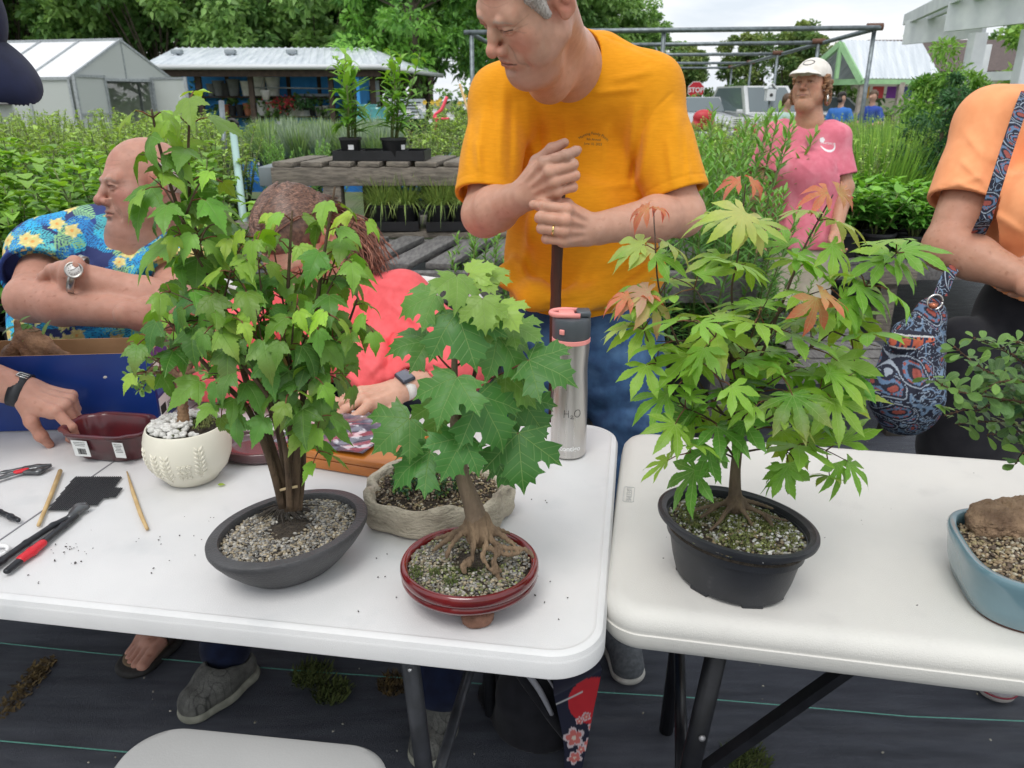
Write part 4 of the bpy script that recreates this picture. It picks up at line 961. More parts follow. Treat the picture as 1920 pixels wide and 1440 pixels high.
def seams(cs):
    """stitched grooves: centre, axis, offset back from the edge, radius"""
    def f(X):
        v=0
        for c,n,off,r in cs:q=(X-c) @ n;v=v+.0016*np.exp(-((q+off)/.0028)**2)*(np.linalg.norm(X-c,axis=-1)<r)
        return v
    return f
def lf(o,M):
    Mn=np.array(M);return np.asarray(o) @ Mn[:3,:3].T+Mn[:3,3]
SK1=np.array([.57,.325,.235]);SK2=np.array([.52,.275,.205]);SK3=np.array([.50,.27,.185]);SK4=np.array([.52,.28,.185]);SK5=np.array([.64,.38,.28])
mn=empty('person',(.20,1.86,0),'man in a golden yellow T-shirt and blue jeans, both hands stacked on a walking stick','person')
HM=m4(rotm(117.4,-36,-16),P(995,-5,1.455));hs=1.05
hd=head_sdf(hs,squint=.9,nose=1.0,heavy=.35,mw=1.15).xform(HM)
shR,elR,wrR=P(942,186,1.86),P(908,402,1.80),P(982,366,1.645)
shL,elL,wrL=P(1213,172,1.80),P(1279,402,1.80),P(1106,430,1.650)
fwd=np.array([-.42,-.90,0])
sk=SDF();sk.add(hd)
nb=P(1060,110,1.72)
sk.cone(np.array(HM @ Vector((0,-.03,-.05))),nb,.052,.060,.03);sk.cone(nb,P(1085,160,1.84),.070,.085,.04)
sk.cone(np.array(HM @ Vector((0,.035,-.115))),P(1030,150,1.66),.034,.05,.04)
limb(sk,shR,elR,wrR,(.055,.047,.050,.030));limb(sk,shL,elL,wrL,(.055,.047,.050,.031))
MR=frame(wrR,P(1031,330,1.575)-wrR,(-.28,0,.96));MR=MR @ Matrix.Diagonal((1,1,1 if np.dot(np.array(MR)[:3,2],FW)<0 else -1,1))
ML=frame(wrL,P(1056,419,1.575)-wrL,(-.05,0,1));ML=ML @ Matrix.Diagonal((1,1,1 if np.dot(np.array(ML)[:3,2],FW)<0 else -1,1))
hR,JR=hand_sdf([(34,46,34),(54,84,60),(56,86,62),(58,86,62)],[(.016,.022,-.014),(.050,.042,-.026),(.084,.046,-.044),(.108,.044,-.058)],1.06,spread=(-20,-19,-15,-11))
hL,JL=hand_sdf([(52,80,60),(54,84,62),(56,86,62),(58,86,62)],[(.016,.022,-.014),(.050,.040,-.030),(.084,.036,-.050),(.112,.030,-.064)],1.06,spread=(-4,0,5,10))
sk.add(hR.xform(MR)).add(hL.xform(ML))
lo,hi=hd.bounds()
ms=[sk.mesh(.0016,lo-.0,hi+[.05,.25,-.0])]
ms=[sk.mesh(.0018,lo-[.0,.0,.10],hi+[.12,.22,0]),sk.mesh(.0024,np.array([elR[0]-.08,1.45,min(elR[2],elL[2])-.12]),np.array([elL[0]+.10,2.1,elR[2]+.20]))]
hipR,hipL,knR,knL,anR,anL=P(1020,640,2.03),P(1165,635,1.98),np.array([.06,1.86,.50]),np.array([.33,1.80,.50]),np.array([.07,1.92,.09]),np.array([.315,1.78,.09])
V,F=cat(ms);Li=np.array(HM.inverted());Lc=V @ Li[:3,:3].T+Li[:3,3]
inh=(np.linalg.norm(Lc-[0,.02,0],axis=1)<.175) & (V[:,2]>1.36)
K=skin_paint(V,SK1,2,spots=.5,red=.6);K[inh]=head_paint(Lc[inh],hs,SK1,brow=(.42,.37,.32),ruddy=1.1,spots=.3,stubble=.5,eye=(.09,.11,.13))
neckm=np.clip(1-np.abs(V-np.array(HM @ Vector((-.03,.0,-.13)))).max(axis=1)/.10,0,1);K=mixc(K,SK1*[1.0,.72,.62],neckm*.5)
obj('body',(V,F),M_skin,mn,col=K)
nails(JR,mn,MR,which=(0,))
MRn=ML;r0,r1=JL[2][0],JL[2][1];cR=lf([(r0*.52+r1*.48)],ML)[0];dx=lf([r1],ML)[0]-lf([r0],ML)[0]
RM=frame(cR,dx,FW)
band(RM,.0113,.004,.0013,mat('gold_ring',(.85,.62,.25),rough=.2,metal=1.0),'ring',mn,flat=1.0,n=24)
hr=SDF();hr.ell(np.array([0,-.020,.044])*hs,np.array([.0815,.0965,.083])*hs,.01)
hr.ell(np.array([0,.080,.055])*hs,np.array([.066,.072,.085])*hs,.015,'s');hr.ell(np.array([0,.09,-.03])*hs,np.array([.095,.082,.09])*hs,.012,'s')
hr.cone(np.array([-.066,.034,.035])*hs,np.array([-.073,.024,-.004])*hs,.015,.008,.012);hr.cone(np.array([.068,.030,.035])*hs,np.array([.074,.022,-.002])*hs,.011,.005,.012)
for x in (-1,1):hr.ell(np.array([x*.084,-.010,-.002])*hs,np.array([.020,.021,.034])*hs,.004,'s')
hr.plane(np.array([0,-.03,-.052])*hs,(0,.35,-1),.004)
hr.disp(lambda X:.0013*np.sin(X[:,1]*1500+X[:,2]*700+3*np.sin(X[:,2]*190))+.0012*wav(X,240,6))
hm=hr.xform(HM).mesh(.0016)
obj('hair',hm,mat('grey_hair',hexc(205,199,194),hexc(160,150,144),scale=300,rough=.6,stretch=(1,1,.2),bump=.5,bscale=700),mn)
sh=SDF();F1=((fwd[0],fwd[1],0),.66)
belly,chest,top=P(1090,500,1.98),P(1084,300,1.98),P(1082,190,1.93)
sh.cone(P(1090,545,2.01),belly,.188,.190,.06,'u',F1);sh.cone(belly,chest,.188,.196,.06,'u',F1);sh.cone(chest,top,.196,.165,.06,'u',F1)
sh.cone(shR,shL,.072,.074,.06);sh.cone(P(1060,110,1.78),P(1080,160,1.88),.078,.11,.06);sh.cone(P(1130,112,1.80),shL,.050,.070,.05);sh.cone(P(985,135,1.79),shR,.050,.068,.04)
cfR,cfL=shR+(elR-shR)*.86,shL+(elL-shL)*.84
sh.cone(shR,cfR+(cfR-shR)*.35,.070,.078,.035);sh.cone(shL,cfL+(cfL-shL)*.35,.072,.080,.035)
sh.ell(P(1075,420,1.86),(.12,.07,.10),.05)                    # belly
sh.chain([P(948,520,1.93),P(1000,556,1.86),P(1080,568,1.835),P(1160,552,1.86),P(1232,510,1.93)],[.022,.022,.020,.020,.020],.05)
sh.ball(P(962,515,1.93),.026,.05)
sh.disp(folds([(1235,465,1090,548,9,.007),(1240,440,1130,500,10,.006),(1215,490,1120,530,6,-.005),(955,470,1005,548,9,.006),(985,180,1002,300,10,.006),(945,150,935,310,9,.006),(1030,190,1035,300,9,.004),
               (1192,190,1172,340,9,.006),(1225,230,1195,350,9,.007),(1210,200,1183,350,6,-.005),(1120,480,1060,565,8,.004),(1265,200,1270,330,12,.006),(1100,352,1190,345,8,.004),(905,200,895,320,9,.006),(1240,500,1150,560,10,.007),
               (960,180,955,340,7,-.005),(1010,200,1015,300,7,-.004),(1000,470,1020,560,12,.004),(1150,150,1230,130,8,.004),(1090,130,1040,175,8,.004),(1180,400,1230,380,9,.005),(1285,220,1290,320,8,-.004),(880,230,872,320,8,.004),(1262,172,1228,205,3,-.0028),(1228,205,1202,250,3,-.0028),(1202,250,1196,330,3,-.0028),(918,170,930,240,3,-.0025),(930,240,933,320,3,-.0025),(1120,62,1240,112,3,-.002),(1060,210,1062,330,10,.005),(1140,230,1130,330,9,.005),(1250,250,1262,350,8,.006),(1285,240,1292,340,6,.005),(890,260,905,335,7,.006),(1110,175,1200,165,7,.004),(1000,400,975,520,9,.006),(1200,400,1210,500,9,.006),(1150,540,1230,480,7,-.006),(1020,575,1100,560,6,-.005)]))
sh.disp(lambda X:.0045*wav(X,22,7,3,(1,1,.45))+.0022*wav(X,70,7,12,(1,1,.4)))
sh.disp(seams([(cfR,(cfR-shR)/np.linalg.norm(cfR-shR),.022,.13),(cfL,(cfL-shL)/np.linalg.norm(cfL-shL),.022,.13),(P(1090,560,2.0),np.array([0,0,-1.]),.0,.4)]))
for cf,s0,r in ((cfR,shR,.066),(cfL,shL,.062)):
    d=(cf-s0)/np.linalg.norm(cf-s0);sh.cyl(cf,cf+d*.22,.092);sh.cyl(cf-d*.03,cf+d*.05,r,.003)
hemp=SDF()
sh.plane(P(1090,588,1.85)+[0,0,0],(0.0,.30,-1),.003) if False else None
hc=P(1090,560,2.0);sh.cone(hc+[0,0,-.36],hc+[0,0,-.15],.176,.172,.003,'s',((fwd[0],fwd[1],0),.66));sh.plane([0,0,.885],(0,0,-1),.003)
nk=[P(1096,52,1.72),P(1050,140,1.70)]
NC=P(1040,92,1.70);ndir=np.array(HM @ Vector((0,-.03,-.05)))-P(1080,170,1.86);ndir /= np.linalg.norm(ndir)
sh.ell(P(1033,92,1.70),(.080,.078,.066),.004,'s')
sh.cone(P(1072,116,1.78),np.array(HM @ Vector((0,0,0))),.070,.115,.004,'s')
sm=sh.mesh(.0036,hi=np.array([2,3,1.62]))
M_gold=cloth_mat('gold_cotton',hexc(230,154,24),hexc(222,146,18),scale=45,bump=.3,stretch=(1,1,6))
so_=obj('t_shirt',sm,M_gold,mn)
Tm=frame(P(1112,262,1.60),(1,0,-.13),UP);ink=mat('faded_ink',(.11,.10,.05),rough=.9)
TV=[text3d('Manning Family Picnic',.0088,frame(P(1114,250,1.70),(1,0,-.06),(0,.15,1)),None,False,ext=.0,arc=.05),text3d('4th Annual',.0078,frame(P(1113,262,1.70),(1,0,-.06),(0,.15,1)),None,False,ext=.0),
      text3d('June 10, 2023',.0078,frame(P(1112,271,1.70),(1,0,-.06),(0,.15,1)),None,False,ext=.0)]
obj('shirt_print',decal(join(TV),sm,ray(1112,255)),ink,mn,smooth=False)
jn=SDF();jn.cone(P(1090,560,2.02),P(1090,650,2.03),.178,.182,.05,'u',F1)
jn.cone(hipR,knR,.108,.085,.05);jn.cone(knR,anR,.085,.072,.03);jn.cone(hipL,knL,.108,.085,.05);jn.cone(knL,anL,.085,.074,.03)
jn.disp(folds([(1110,745,1235,715,14,.008),(1120,790,1235,815,12,.007),(1110,770,1235,765,9,-.006),(1050,650,1140,690,12,.006),(955,690,1050,730,12,.007),(945,620,1020,700,12,.006),(1200,560,1190,700,10,.004),(960,760,1050,780,12,.007)]))
jn.disp(lambda X:.004*wav(X,28,7,5)+.0022*wav(X,85,7,15))
jn.plane([0,0,.945],(0,0,1),.004);jn.plane([0,0,.045],(0,0,-1),.004)
jm=jn.mesh(.0045);V=jm[0]
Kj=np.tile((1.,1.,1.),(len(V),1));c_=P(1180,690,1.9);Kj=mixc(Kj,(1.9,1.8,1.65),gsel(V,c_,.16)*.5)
obj('jeans',jm,mat('blue_denim',hexc(46,78,116),hexc(34,60,96),scale=40,rough=.9,bump=.5,bscale=900,c3=hexc(72,106,144),scale3=14,lo3=.5,hi3=.8,vcol=True,bdist=.002),mn,col=Kj)
M_greyshoe=mat('grey_knit',hexc(104,108,112),hexc(84,88,92),scale=90,rough=.85,bump=.4,bscale=500)
M_sole=mat('pale_sole',hexc(200,198,190),hexc(170,168,160),scale=30,rough=.6)
def shoe(an,d,ln,wd,m1,m2,par,low=False,name='shoe'):
    d=np.array([d[0],d[1],0.0]);d /= np.linalg.norm(d);s_=np.array([-d[1],d[0],0]);b=np.array([an[0],an[1],0.0])-d*.05
    u=SDF();u.cone(b+[0,0,.045],b+d*ln*.45+[0,0,.05],wd*.40,wd*.44,.03);u.cone(b+d*ln*.45+[0,0,.048],b+d*(ln-.05)+[0,0,.036],wd*.46,wd*.42,.03)
    u.cone(b+d*.01+[0,0,.06],b+d*.03+[0,0,.085],wd*.36,wd*.34,.02);u.plane([0,0,.020],(0,0,-1),.002)
    obj(name,u.mesh(.003),m1,par)
    so2=SDF();so2.cone(b+[0,0,.015],b+d*ln*.45+[0,0,.015],wd*.43,wd*.45,.02,'u',((0,0,1),.5));so2.cone(b+d*ln*.45+[0,0,.015],b+d*(ln-.05)+[0,0,.016],wd*.49,wd*.455,.02,'u',((0,0,1),.5))
    so2.plane([0,0,.024],(0,0,1),.002);so2.plane([0,0,.004],(0,0,-1),.002)
    obj(name+'_sole',so2.mesh(.003),m2,par)
shoe(anL+[-.02,.0,0],(.03,-1),.27,.10,M_greyshoe,M_sole,mn);shoe(anR,(-.2,-1),.27,.10,M_greyshoe,M_sole,mn)
st=SDF();a,b=P(1050,345,1.612),np.array([P(1044,580,1.64)[0]-.005,1.63,.0]);bt=a+(P(1046,575,1.63)-a)*1.0;q=[a,a+(bt-a)*.4,a+(bt-a)*1.0,a+(bt-a)*2.2,a+(bt-a)*3.4]
q=[a]+[np.array([a[0]-.004+.001*k,a[1]+.012*k,a[2]-(a[2]-.01)*k/6]) for k in range(1,7)]
V,F=tube(q,[.0135,.0125,.0135,.013,.0135,.013,.0125],16,sub=6);V+=np.stack([.0012*wav(V,160,6),.0012*wav(V,160,6,5),0*V[:,0]],1)
ws=thing('walking_stick',(V,F),mat('dark_stick_wood',hexc(84,44,28),hexc(52,28,20),scale=40,rough=.5,stretch=(1,1,.12),bump=.5,bscale=120),'dark brown wooden walking stick standing upright under the hands of the man in yellow','walking stick')
def cap_sdf(s=1.0):
    S=lambda *v:np.array(v)*s
    c=SDF();c.ell(S(0,-.014,.046),S(.086,.107,.088),.01);c.plane(S(0,0,.034),(0,-.12,-1),.002)
    c.ell(S(0,-.014,.040),S(.081,.102,.082),.002,'s');c.ball(S(0,-.02,.134),.005*s,.003)
    b=SDF();b.ell(S(0,.088,.018),S(.078,.096,.042),.01);b.ell(S(0,.086,.008),S(.082,.10,.0465),.002,'s');b.ell(S(0,-.02,.0),S(.078,.108,.2),.002,'s')
    return c,b
def seg_obj(name,sdf,h,m,par,colf=None,**k):
    ms=sdf.mesh(h,**k);return obj(name,ms,m,par,col=None if colf is None else colf(ms[0]))
def body_obj(par,sk,hd,HM,hs,regions,base,paint,seed=0,**kw):
    V,F=cat([sk.mesh(h,lo,hi) for h,lo,hi in regions]);Li=np.array(HM.inverted());Lc=V @ Li[:3,:3].T+Li[:3,3]
    inh=(np.linalg.norm((Lc/hs)-[0,.01,.0],axis=1)<.155) & (Lc[:,2]>-.15*hs)
    K=skin_paint(V,base,seed,**kw);K[inh]=head_paint(Lc[inh],hs,base,**paint)
    return obj('body',(V,F),M_skin,par,col=K)
bm_=empty('person',(-1.06,2.02,0),'seated bald man in a blue and yellow tropical leaf shirt, arms crossed over his belly','person')
HB=m4(rotm(132,2,6),P(270,348,1.97),1.0);hb=.985
hd=head_sdf(hb,squint=.8,nose=1.10,heavy=.45,mouth_open=.0022,mw=.95).xform(HB)
bR,eR,wR=P(92,478,2.02),P(56,562,1.87),P(262,592,1.78)
bL,eL,wL=P(325,482,2.08),P(330,575,1.87),P(136,512,1.80)
sk=SDF();sk.add(hd);nk=P(262,470,2.02)
sk.cone(np.array(HB @ Vector((0,-.02,-.05))),nk,.062,.066,.03);sk.cone(np.array(HB @ Vector((0,.040,-.120))),P(258,462,2.0),.030,.045,.03);sk.cone(nk,P(235,510,2.05),.08,.07,.05);sk.cone(P(235,510,2.08),[-1.0,2.10,.62],.12,.14,.05);sk.cone([-1.0,2.10,.60],knR,.09,.06,.05);sk.cone([-1.0,2.10,.60],knL,.09,.06,.05)
limb(sk,bR,eR,wR,(.060,.050,.050,.031));limb(sk,bL,eL,wL,(.060,.050,.046,.029));
hh,JB=hand_sdf([(30,30,20)]*4,[(.016,.022,-.014),(.05,.036,-.02),(.08,.036,-.03),(.10,.03,-.04)],1.05)
MB=frame(wL,P(104,572,1.93)-wL,(0,0,1));sk.add(hh.xform(MB))
MB2=frame(wR,P(325,600,1.84)-wR,(0,0,1));sk.add(hand_sdf([(30,30,20)]*4,[(.016,.022,-.014),(.05,.036,-.02),(.08,.036,-.03),(.10,.03,-.04)],1.05)[0].xform(MB2))
ftR=G(258,1243,.02);ftd=np.array([-.25,-1,0.])/np.linalg.norm([.25,1])
knR,anR,knL,anL=np.array([-1.02,1.72,.50]),ftR+[.04,.19,.07],np.array([-.86,1.76,.50]),np.array([-.80,2.05,.09])
sk.cone(knR,anR,.062,.040,.03);sk.cone(knL,anL,.062,.040,.03)
lo,hi=hd.bounds()
for an,dr in ((anR,ftd),(anL,np.array([0,-1,0.]))):
    sd_=np.array([dr[1],-dr[0],0]);hl=np.array([an[0],an[1],.035])-dr*.03
    sk.cone(hl,hl+dr*.10,.034,.034,.03);sk.cone(hl+dr*.08,hl+dr*.165+sd_*.0,.032,.026,.03,'u')
    for k,(o_,l,r) in enumerate(((-.032,.235,.0150),(-.010,.236,.0105),(.009,.228,.0100),(.025,.216,.0095),(.040,.200,.0090))):
        a=hl+dr*.155+sd_*o_*.9+[0,0,.0];b=hl+dr*l+sd_*o_+[0,0,-.012];sk.cone(a,(a+b)/2+[0,0,.002],.016,r*1.02,.006);sk.cone((a+b)/2+[0,0,.002],b,r,r,.003)
body_obj(bm_,sk,hd,HB,hb,[(.0021,lo,hi+[.02,.1,0]),(.0034,np.array([-1.45,1.4,.90]),np.array([-.75,2.3,1.3])-[0,0,.08]),(.0026,ftR+[-.2,-.2,-.05],ftR+[.25,.30,.16]),(.007,np.array([-1.25,1.3,.17]),np.array([-.93,2.4,.60])),(.007,np.array([-.93,1.3,-.02]),np.array([-.6,2.4,.60])),(.012,np.array([-1.4,1.7,.58]),np.array([-.7,2.4,.92]))],SK2,dict(brow=(.40,.34,.30),ruddy=1.2,spots=.5,stubble=.3),seed=4,spots=.9)
hr=SDF();hr.ell(np.array([0,-.022,.030])*hb,np.array([.080,.0955,.075])*hb,.01);hr.plane(np.array([0,0,.055])*hb,(0,.2,1),.01);hr.plane(np.array([0,-.005,0])*hb,(0,1,0),.01);hr.plane(np.array([0,0,-.03])*hb,(0,0,-1),.01)
for x in (-1,1):hr.ell(np.array([x*.084,-.012,0])*hb,np.array([.02,.022,.036])*hb,.004,'s')
hr.disp(lambda X:.0014*wav(X,300,6));seg_obj('hair',hr.xform(HB),.003,mat('white_hair',(.62,.58,.54),(.45,.42,.38),scale=200,rough=.7),bm_)
M_steel=mat('watch_steel',(.62,.60,.56),(.45,.43,.40),scale=200,rough=.28,metal=.9)
def watch(par,M,r,flat,m_case,m_band,m_face,sq=False,w=.018,dial=.017,nm='watch_band'):
    band(M,r,w,.0028,m_band,nm,par,flat=flat)
    c=Matrix.Translation((0,0,r*flat+.004));Mc=M @ c
    if sq:f1=box(.034,.040,.010,(0,0,.001),.0045,3);f2=box(.029,.035,.001,(0,0,.0065),.0004)
    else:f1=lathe([(.9,-.004),(1,-.002),(1,.004),(.88,.006),(.84,.005)],32,dial+.003,dial+.003);f2=lathe([(1,.0),(1,.0052),(0.01,.0054)],32,dial*.84,dial*.84)
    Mn=np.array(Mc);T=lambda VF:(VF[0] @ Mn[:3,:3].T+Mn[:3,3],VF[1])
    obj('watch_case',T(f1),m_case,par);obj('watch_face',T(f2),m_face,par)
    return Mc
wx=wL-eL;Mw=frame(wL+wx/np.linalg.norm(wx)*-.012,wx,(0,0,1));Mw=frame(np.array(Mw.translation),wx,np.cross(P(128,515,1.8)-P(128,515,1.9)+np.array([0,0,.02]),wx))
Mc=watch(bm_,Mw,.0445,1.0,M_steel,M_steel,mat('watch_dial',(.75,.74,.72),rough=.3),w=.016,dial=.0165)
tk=[]
for k in range(12):
    a=k*PI/6;tk.append(xf(box(.0008,.0025,.0003,(0,.0105,0)),(0,0,.0057),rz=a))
tk+=[xf(box(.0009,.008,.0003,(0,.003,0)),(0,0,.0058),rz=-1.0),xf(box(.0007,.010,.0003,(0,.004,0)),(0,0,.0060),rz=2.6)]
Mn=np.array(Mc);T_=join(tk);obj('watch_hands',(T_[0] @ Mn[:3,:3].T+Mn[:3,3],T_[1]),mat('dial_black',(.02,.02,.02),rough=.4),bm_,smooth=False)
sh=SDF();fl=((.25,-.97,0),.78)
sh.cone(P(190,690,2.16),P(195,590,2.12),.22,.21,.06,'u',fl);sh.cone(P(195,590,2.12),P(205,500,2.10),.21,.17,.06,'u',fl);sh.cone(bR,bL,.082,.085,.07)
cR=bR+(eR-bR)*.55;cL_=bL+(eL-bL)*.6
sh.cone(bR,cR+(cR-bR)*.3,.086,.096,.04);sh.cone(bL,cL_+(cL_-bL)*.3,.086,.092,.04);sh.cone(P(200,458,2.05),bR,.060,.07,.05);sh.cone(P(300,458,2.06),bL,.058,.07,.05);sh.cone(P(205,450,2.0),P(215,500,1.97),.030,.05,.05);sh.cone(P(300,455,2.0),P(250,510,1.97),.025,.05,.05)
sh.disp(folds([(105,455,112,520,9,.008),(120,440,180,520,8,.005),(60,490,120,530,9,.005),(100,640,230,620,10,.006),(90,610,220,660,8,.005),(150,430,160,500,6,-.005)]))
sh.disp(lambda X:.004*wav(X,30,7,8))
for cf,s0,r in ((cR,bR,.080),(cL_,bL,.078)):
    d=(cf-s0)/np.linalg.norm(cf-s0);sh.cyl(cf,cf+d*.16,.110);sh.cyl(cf-d*.03,cf+d*.03,r)
sh.cone(P(262,458,2.0),np.array(HB @ Vector((0,-.0,.0))),.060,.088,.004,'s');sh.cone(P(240,452,1.93),P(224,520,1.86),.030,.006,.004,'s')
sm=sh.mesh(.0030,lo=np.array([-9,-9,.80]))
def hawaii(V,seed=3):
    rs=np.random.RandomState(seed);u,v=V[:,0]+V[:,1]*.25,V[:,2]+V[:,1]*.35;K=np.tile((.018,.03,.14),(len(V),1));K[:,0]+=0
    K=mixc(K,(.02,.07,.32),np.clip(wav(V,40,6)-.3,0,1))
    lo,hi=np.array([u.min(),v.min()]),np.array([u.max(),v.max()])
    A=(hi-lo).prod();nn=int(A/.0020)
    for i in range(nn):
        c=lo+rs.rand(2)*(hi-lo);a=rs.rand()*2*PI;L=rs.uniform(.05,.085);x,y=(u-c[0]),(v-c[1]);p=x*cos(a)+y*sin(a);q=-x*sin(a)+y*cos(a)+p*p*rs.uniform(-5,5)
        t=p/L;m=(t>0) & (t<1) & (np.abs(q)<L*.34*np.sin(np.clip(t,0,1)*PI)**.7)
        st_=(((p-np.abs(q)*.9)/L*8) % 1<.58) | (np.abs(q)<.0012)
        col=[(.02,.40,.75),(.04,.55,.80),(.02,.25,.62),(.30,.62,.30),(.10,.55,.62)][rs.choice(5,p=[.28,.24,.2,.16,.12])]
        K[m & st_]=np.array(col)*rs.uniform(.85,1.1)
    for i in range(int(A/.0032)):
        c=lo+rs.rand(2)*(hi-lo);R=rs.uniform(.014,.022);x,y=(u-c[0]),(v-c[1]);r=np.hypot(x,y);a=np.arctan2(y,x)+rs.rand()*6
        pet=R*(.72+.28*np.abs(np.cos(2.5*a)));m=r<pet;K[m]=(.72,.60,.22);K[m & (r>pet*.62) & (np.abs(np.sin(2.5*a))<.35)]=(.86,.74,.34);K[r<R*.22]=(.75,.35,.08)
        m2=(r<R*1.25) & (np.abs(np.sin(2.5*a+.6))<.22) & ~m;K[m2]=(.55,.68,.22)
    return K
obj('tropical_shirt',sm,mat('printed_rayon',(1,1,1),(.9,.9,.9),scale=40,rough=.75,vcol=True,bump=.2,bscale=400),bm_,col=hawaii(sm[0]))
s_=SDF();s_.cone(P(190,720,2.15),P(195,760,2.17),.19,.18,.05,'u',fl);s_.cone([-1.12,2.15,.58],knR+[0,.03,.02],.10,.082,.05);s_.cone([-.96,2.15,.58],knL+[0,.03,.02],.10,.082,.05)
seg_obj('shorts',s_,.008,cloth_mat('navy_cotton',(.02,.025,.05)),bm_)
sdv=np.array([ftd[1],-ftd[0],0]);hl=np.array([anR[0],anR[1],0])-ftd*.03
sl=SDF();sl.cone(hl+[0,0,.012]-ftd*.02,hl+ftd*.13+[0,0,.012],.046,.054,.02,'u',((0,0,1),.4));sl.cone(hl+ftd*.13+[0,0,.012],hl+ftd*.215+[0,0,.012],.058,.056,.02,'u',((0,0,1),.4));sl.plane([0,0,.003],(0,0,-1),.001);sl.plane([0,0,.022],(0,0,1),.001)
seg_obj('sandal_sole',sl,.003,mat('black_rubber',(.018,.017,.016),(.03,.028,.026),scale=80,rough=.7),bm_)
ins=SDF();ins.cone(hl+[0,0,.0235],hl+ftd*.2+[0,0,.0235],.038,.046,.01,'u',((0,0,1),.08));seg_obj('sandal_insole',ins,.002,mat('cork_insole',(.22,.15,.09),(.14,.10,.06),scale=120,rough=.9),bm_)
arch=[hl+ftd*.115+sdv*.050*cos(a)+np.array([0,0,.02+.055*sin(a)]) for a in np.linspace(0,PI,11)]
V=[];F=[]
for i,p in enumerate(arch):
    for w_ in (-.03,.03):V.append(p+ftd*w_);
for i in range(10):F.append((2*i,2*i+1,2*i+3,2*i+2))
so2=obj('sandal_strap',(V,F),mat('dark_brown_leather',(.03,.02,.016),rough=.5),bm_);sm2=so2.modifiers.new('thickness','SOLIDIFY');sm2.thickness=.004
cw=empty('person',(-.42,2.15,0),'brown-haired woman in a coral blouse bending over the table, face behind maple leaves','person')
HC=m4(rotm(160,-44,8),P(560,452,1.84));hc_=1.0
hd=head_sdf(hc_,fem=True,squint=.8).xform(HC)
aR,aeR,awR=P(478,610,1.90),P(395,700,1.80),P(535,742,1.715);aL,aeL,awL=P(748,572,1.96),P(872,676,1.82),P(745,733,1.722)
sk=SDF();sk.add(hd);nk=P(610,530,1.93)
sk.cone(np.array(HC @ Vector((0,-.03,-.05))),nk,.052,.058,.03);sk.cone(nk,P(630,580,1.99),.060,.09,.05);sk.cone(P(605,560,1.97),P(580,620,1.97),.06,.07,.05)
limb(sk,aR,aeR,awR,(.050,.044,.042,.027));limb(sk,aL,aeL,awL,(.052,.046,.043,.027))
MH=frame(awL,P(668,748,1.655)-awL,(.35,.2,.7));hN=np.array(MH)[:3,2]
if hN[2]<0:MH=MH @ Matrix.Diagonal((1,1,-1,1))
MH=frame(awL,P(668,750,1.66)-awL,np.cross([0.1,-.35,1],P(668,750,1.66)-awL));
hL2,JC=hand_sdf([(18,22,14),(20,24,14),(24,28,16),(26,28,16)],[(.018,.022,-.010),(.040,.046,-.022),(.062,.060,-.032),(.084,.070,-.038)],.96,spread=(14,4,-5,-12),tendons=.3)
sk.add(hL2.xform(MH))
MH2=frame(awR,P(620,760,1.66)-awR,np.cross([0,-.4,1],P(620,760,1.66)-awR));sk.add(hand_sdf([(28,30,20)]*4,[(.018,.022,-.010),(.046,.038,-.020),(.074,.042,-.028),(.094,.040,-.034)],.96)[0].xform(MH2))
kR,nR,kL,nL=np.array([-.68,1.80,.50]),G(425,1215,.10)+[0,.0,0],np.array([-.28,1.82,.50]),G(824,1285,.12)
lo,hi=hd.bounds()
body_obj(cw,sk,hd,HC,hc_,[(.003,lo,hi+[.12,.1,0]),(.0024,np.array([-.85,1.40,.72]),np.array([.02,2.1,1.02]))],SK5,dict(fem=True,ruddy=.6),seed=8,spots=.3)
nails(JC,cw,MH,.96,mat('lilac_nail',(.50,.54,.86),rough=.2),(0,1,2,3))
r0,r1=JC[2][0],JC[2][1];band(frame(lf([r0*.5+r1*.5],MH)[0],lf([r1],MH)[0]-lf([r0],MH)[0],(0,0,1)),.0106,.0028,.0011,MATS['gold_ring'],'ring',cw,flat=1.0,n=20)
wx=awL-aeL;Mw=frame(awL-wx/np.linalg.norm(wx)*.022,wx,np.cross([-.1,-.45,1],wx));watch(cw,Mw,.0305,.82,mat('watch_graphite',hexc(70,74,84),rough=.3,metal=.6),mat('white_silicone',(.75,.73,.70),rough=.5),mat('watch_glass',hexc(96,100,112),rough=.08,coat=.4),sq=True,w=.021)
sh=SDF();f2=((.1,-.8,-.3),.8)
sh.cone(P(660,800,2.15),P(625,690,2.05),.185,.175,.06,'u',f2);sh.cone(P(625,690,2.05),P(622,610,2.00),.175,.145,.06,'u',f2);sh.cone(aR,P(625,590,2.0),.07,.10,.06);sh.cone(P(640,590,2.0),aL,.10,.082,.06)
sh.cone(aL,aeL,.078,.074,.04);sh.cone(aeL,P(800,690,1.79),.070,.066,.03);sh.cone(P(845,672,1.82),P(705,700,1.80),.05,.045,.05);sh.cone(P(640,640,1.95),P(690,715,1.78),.10,.05,.05)
sh.cone(aR,aeR,.070,.066,.04);sh.cone(aeR,P(460,715,1.76),.064,.060,.03)
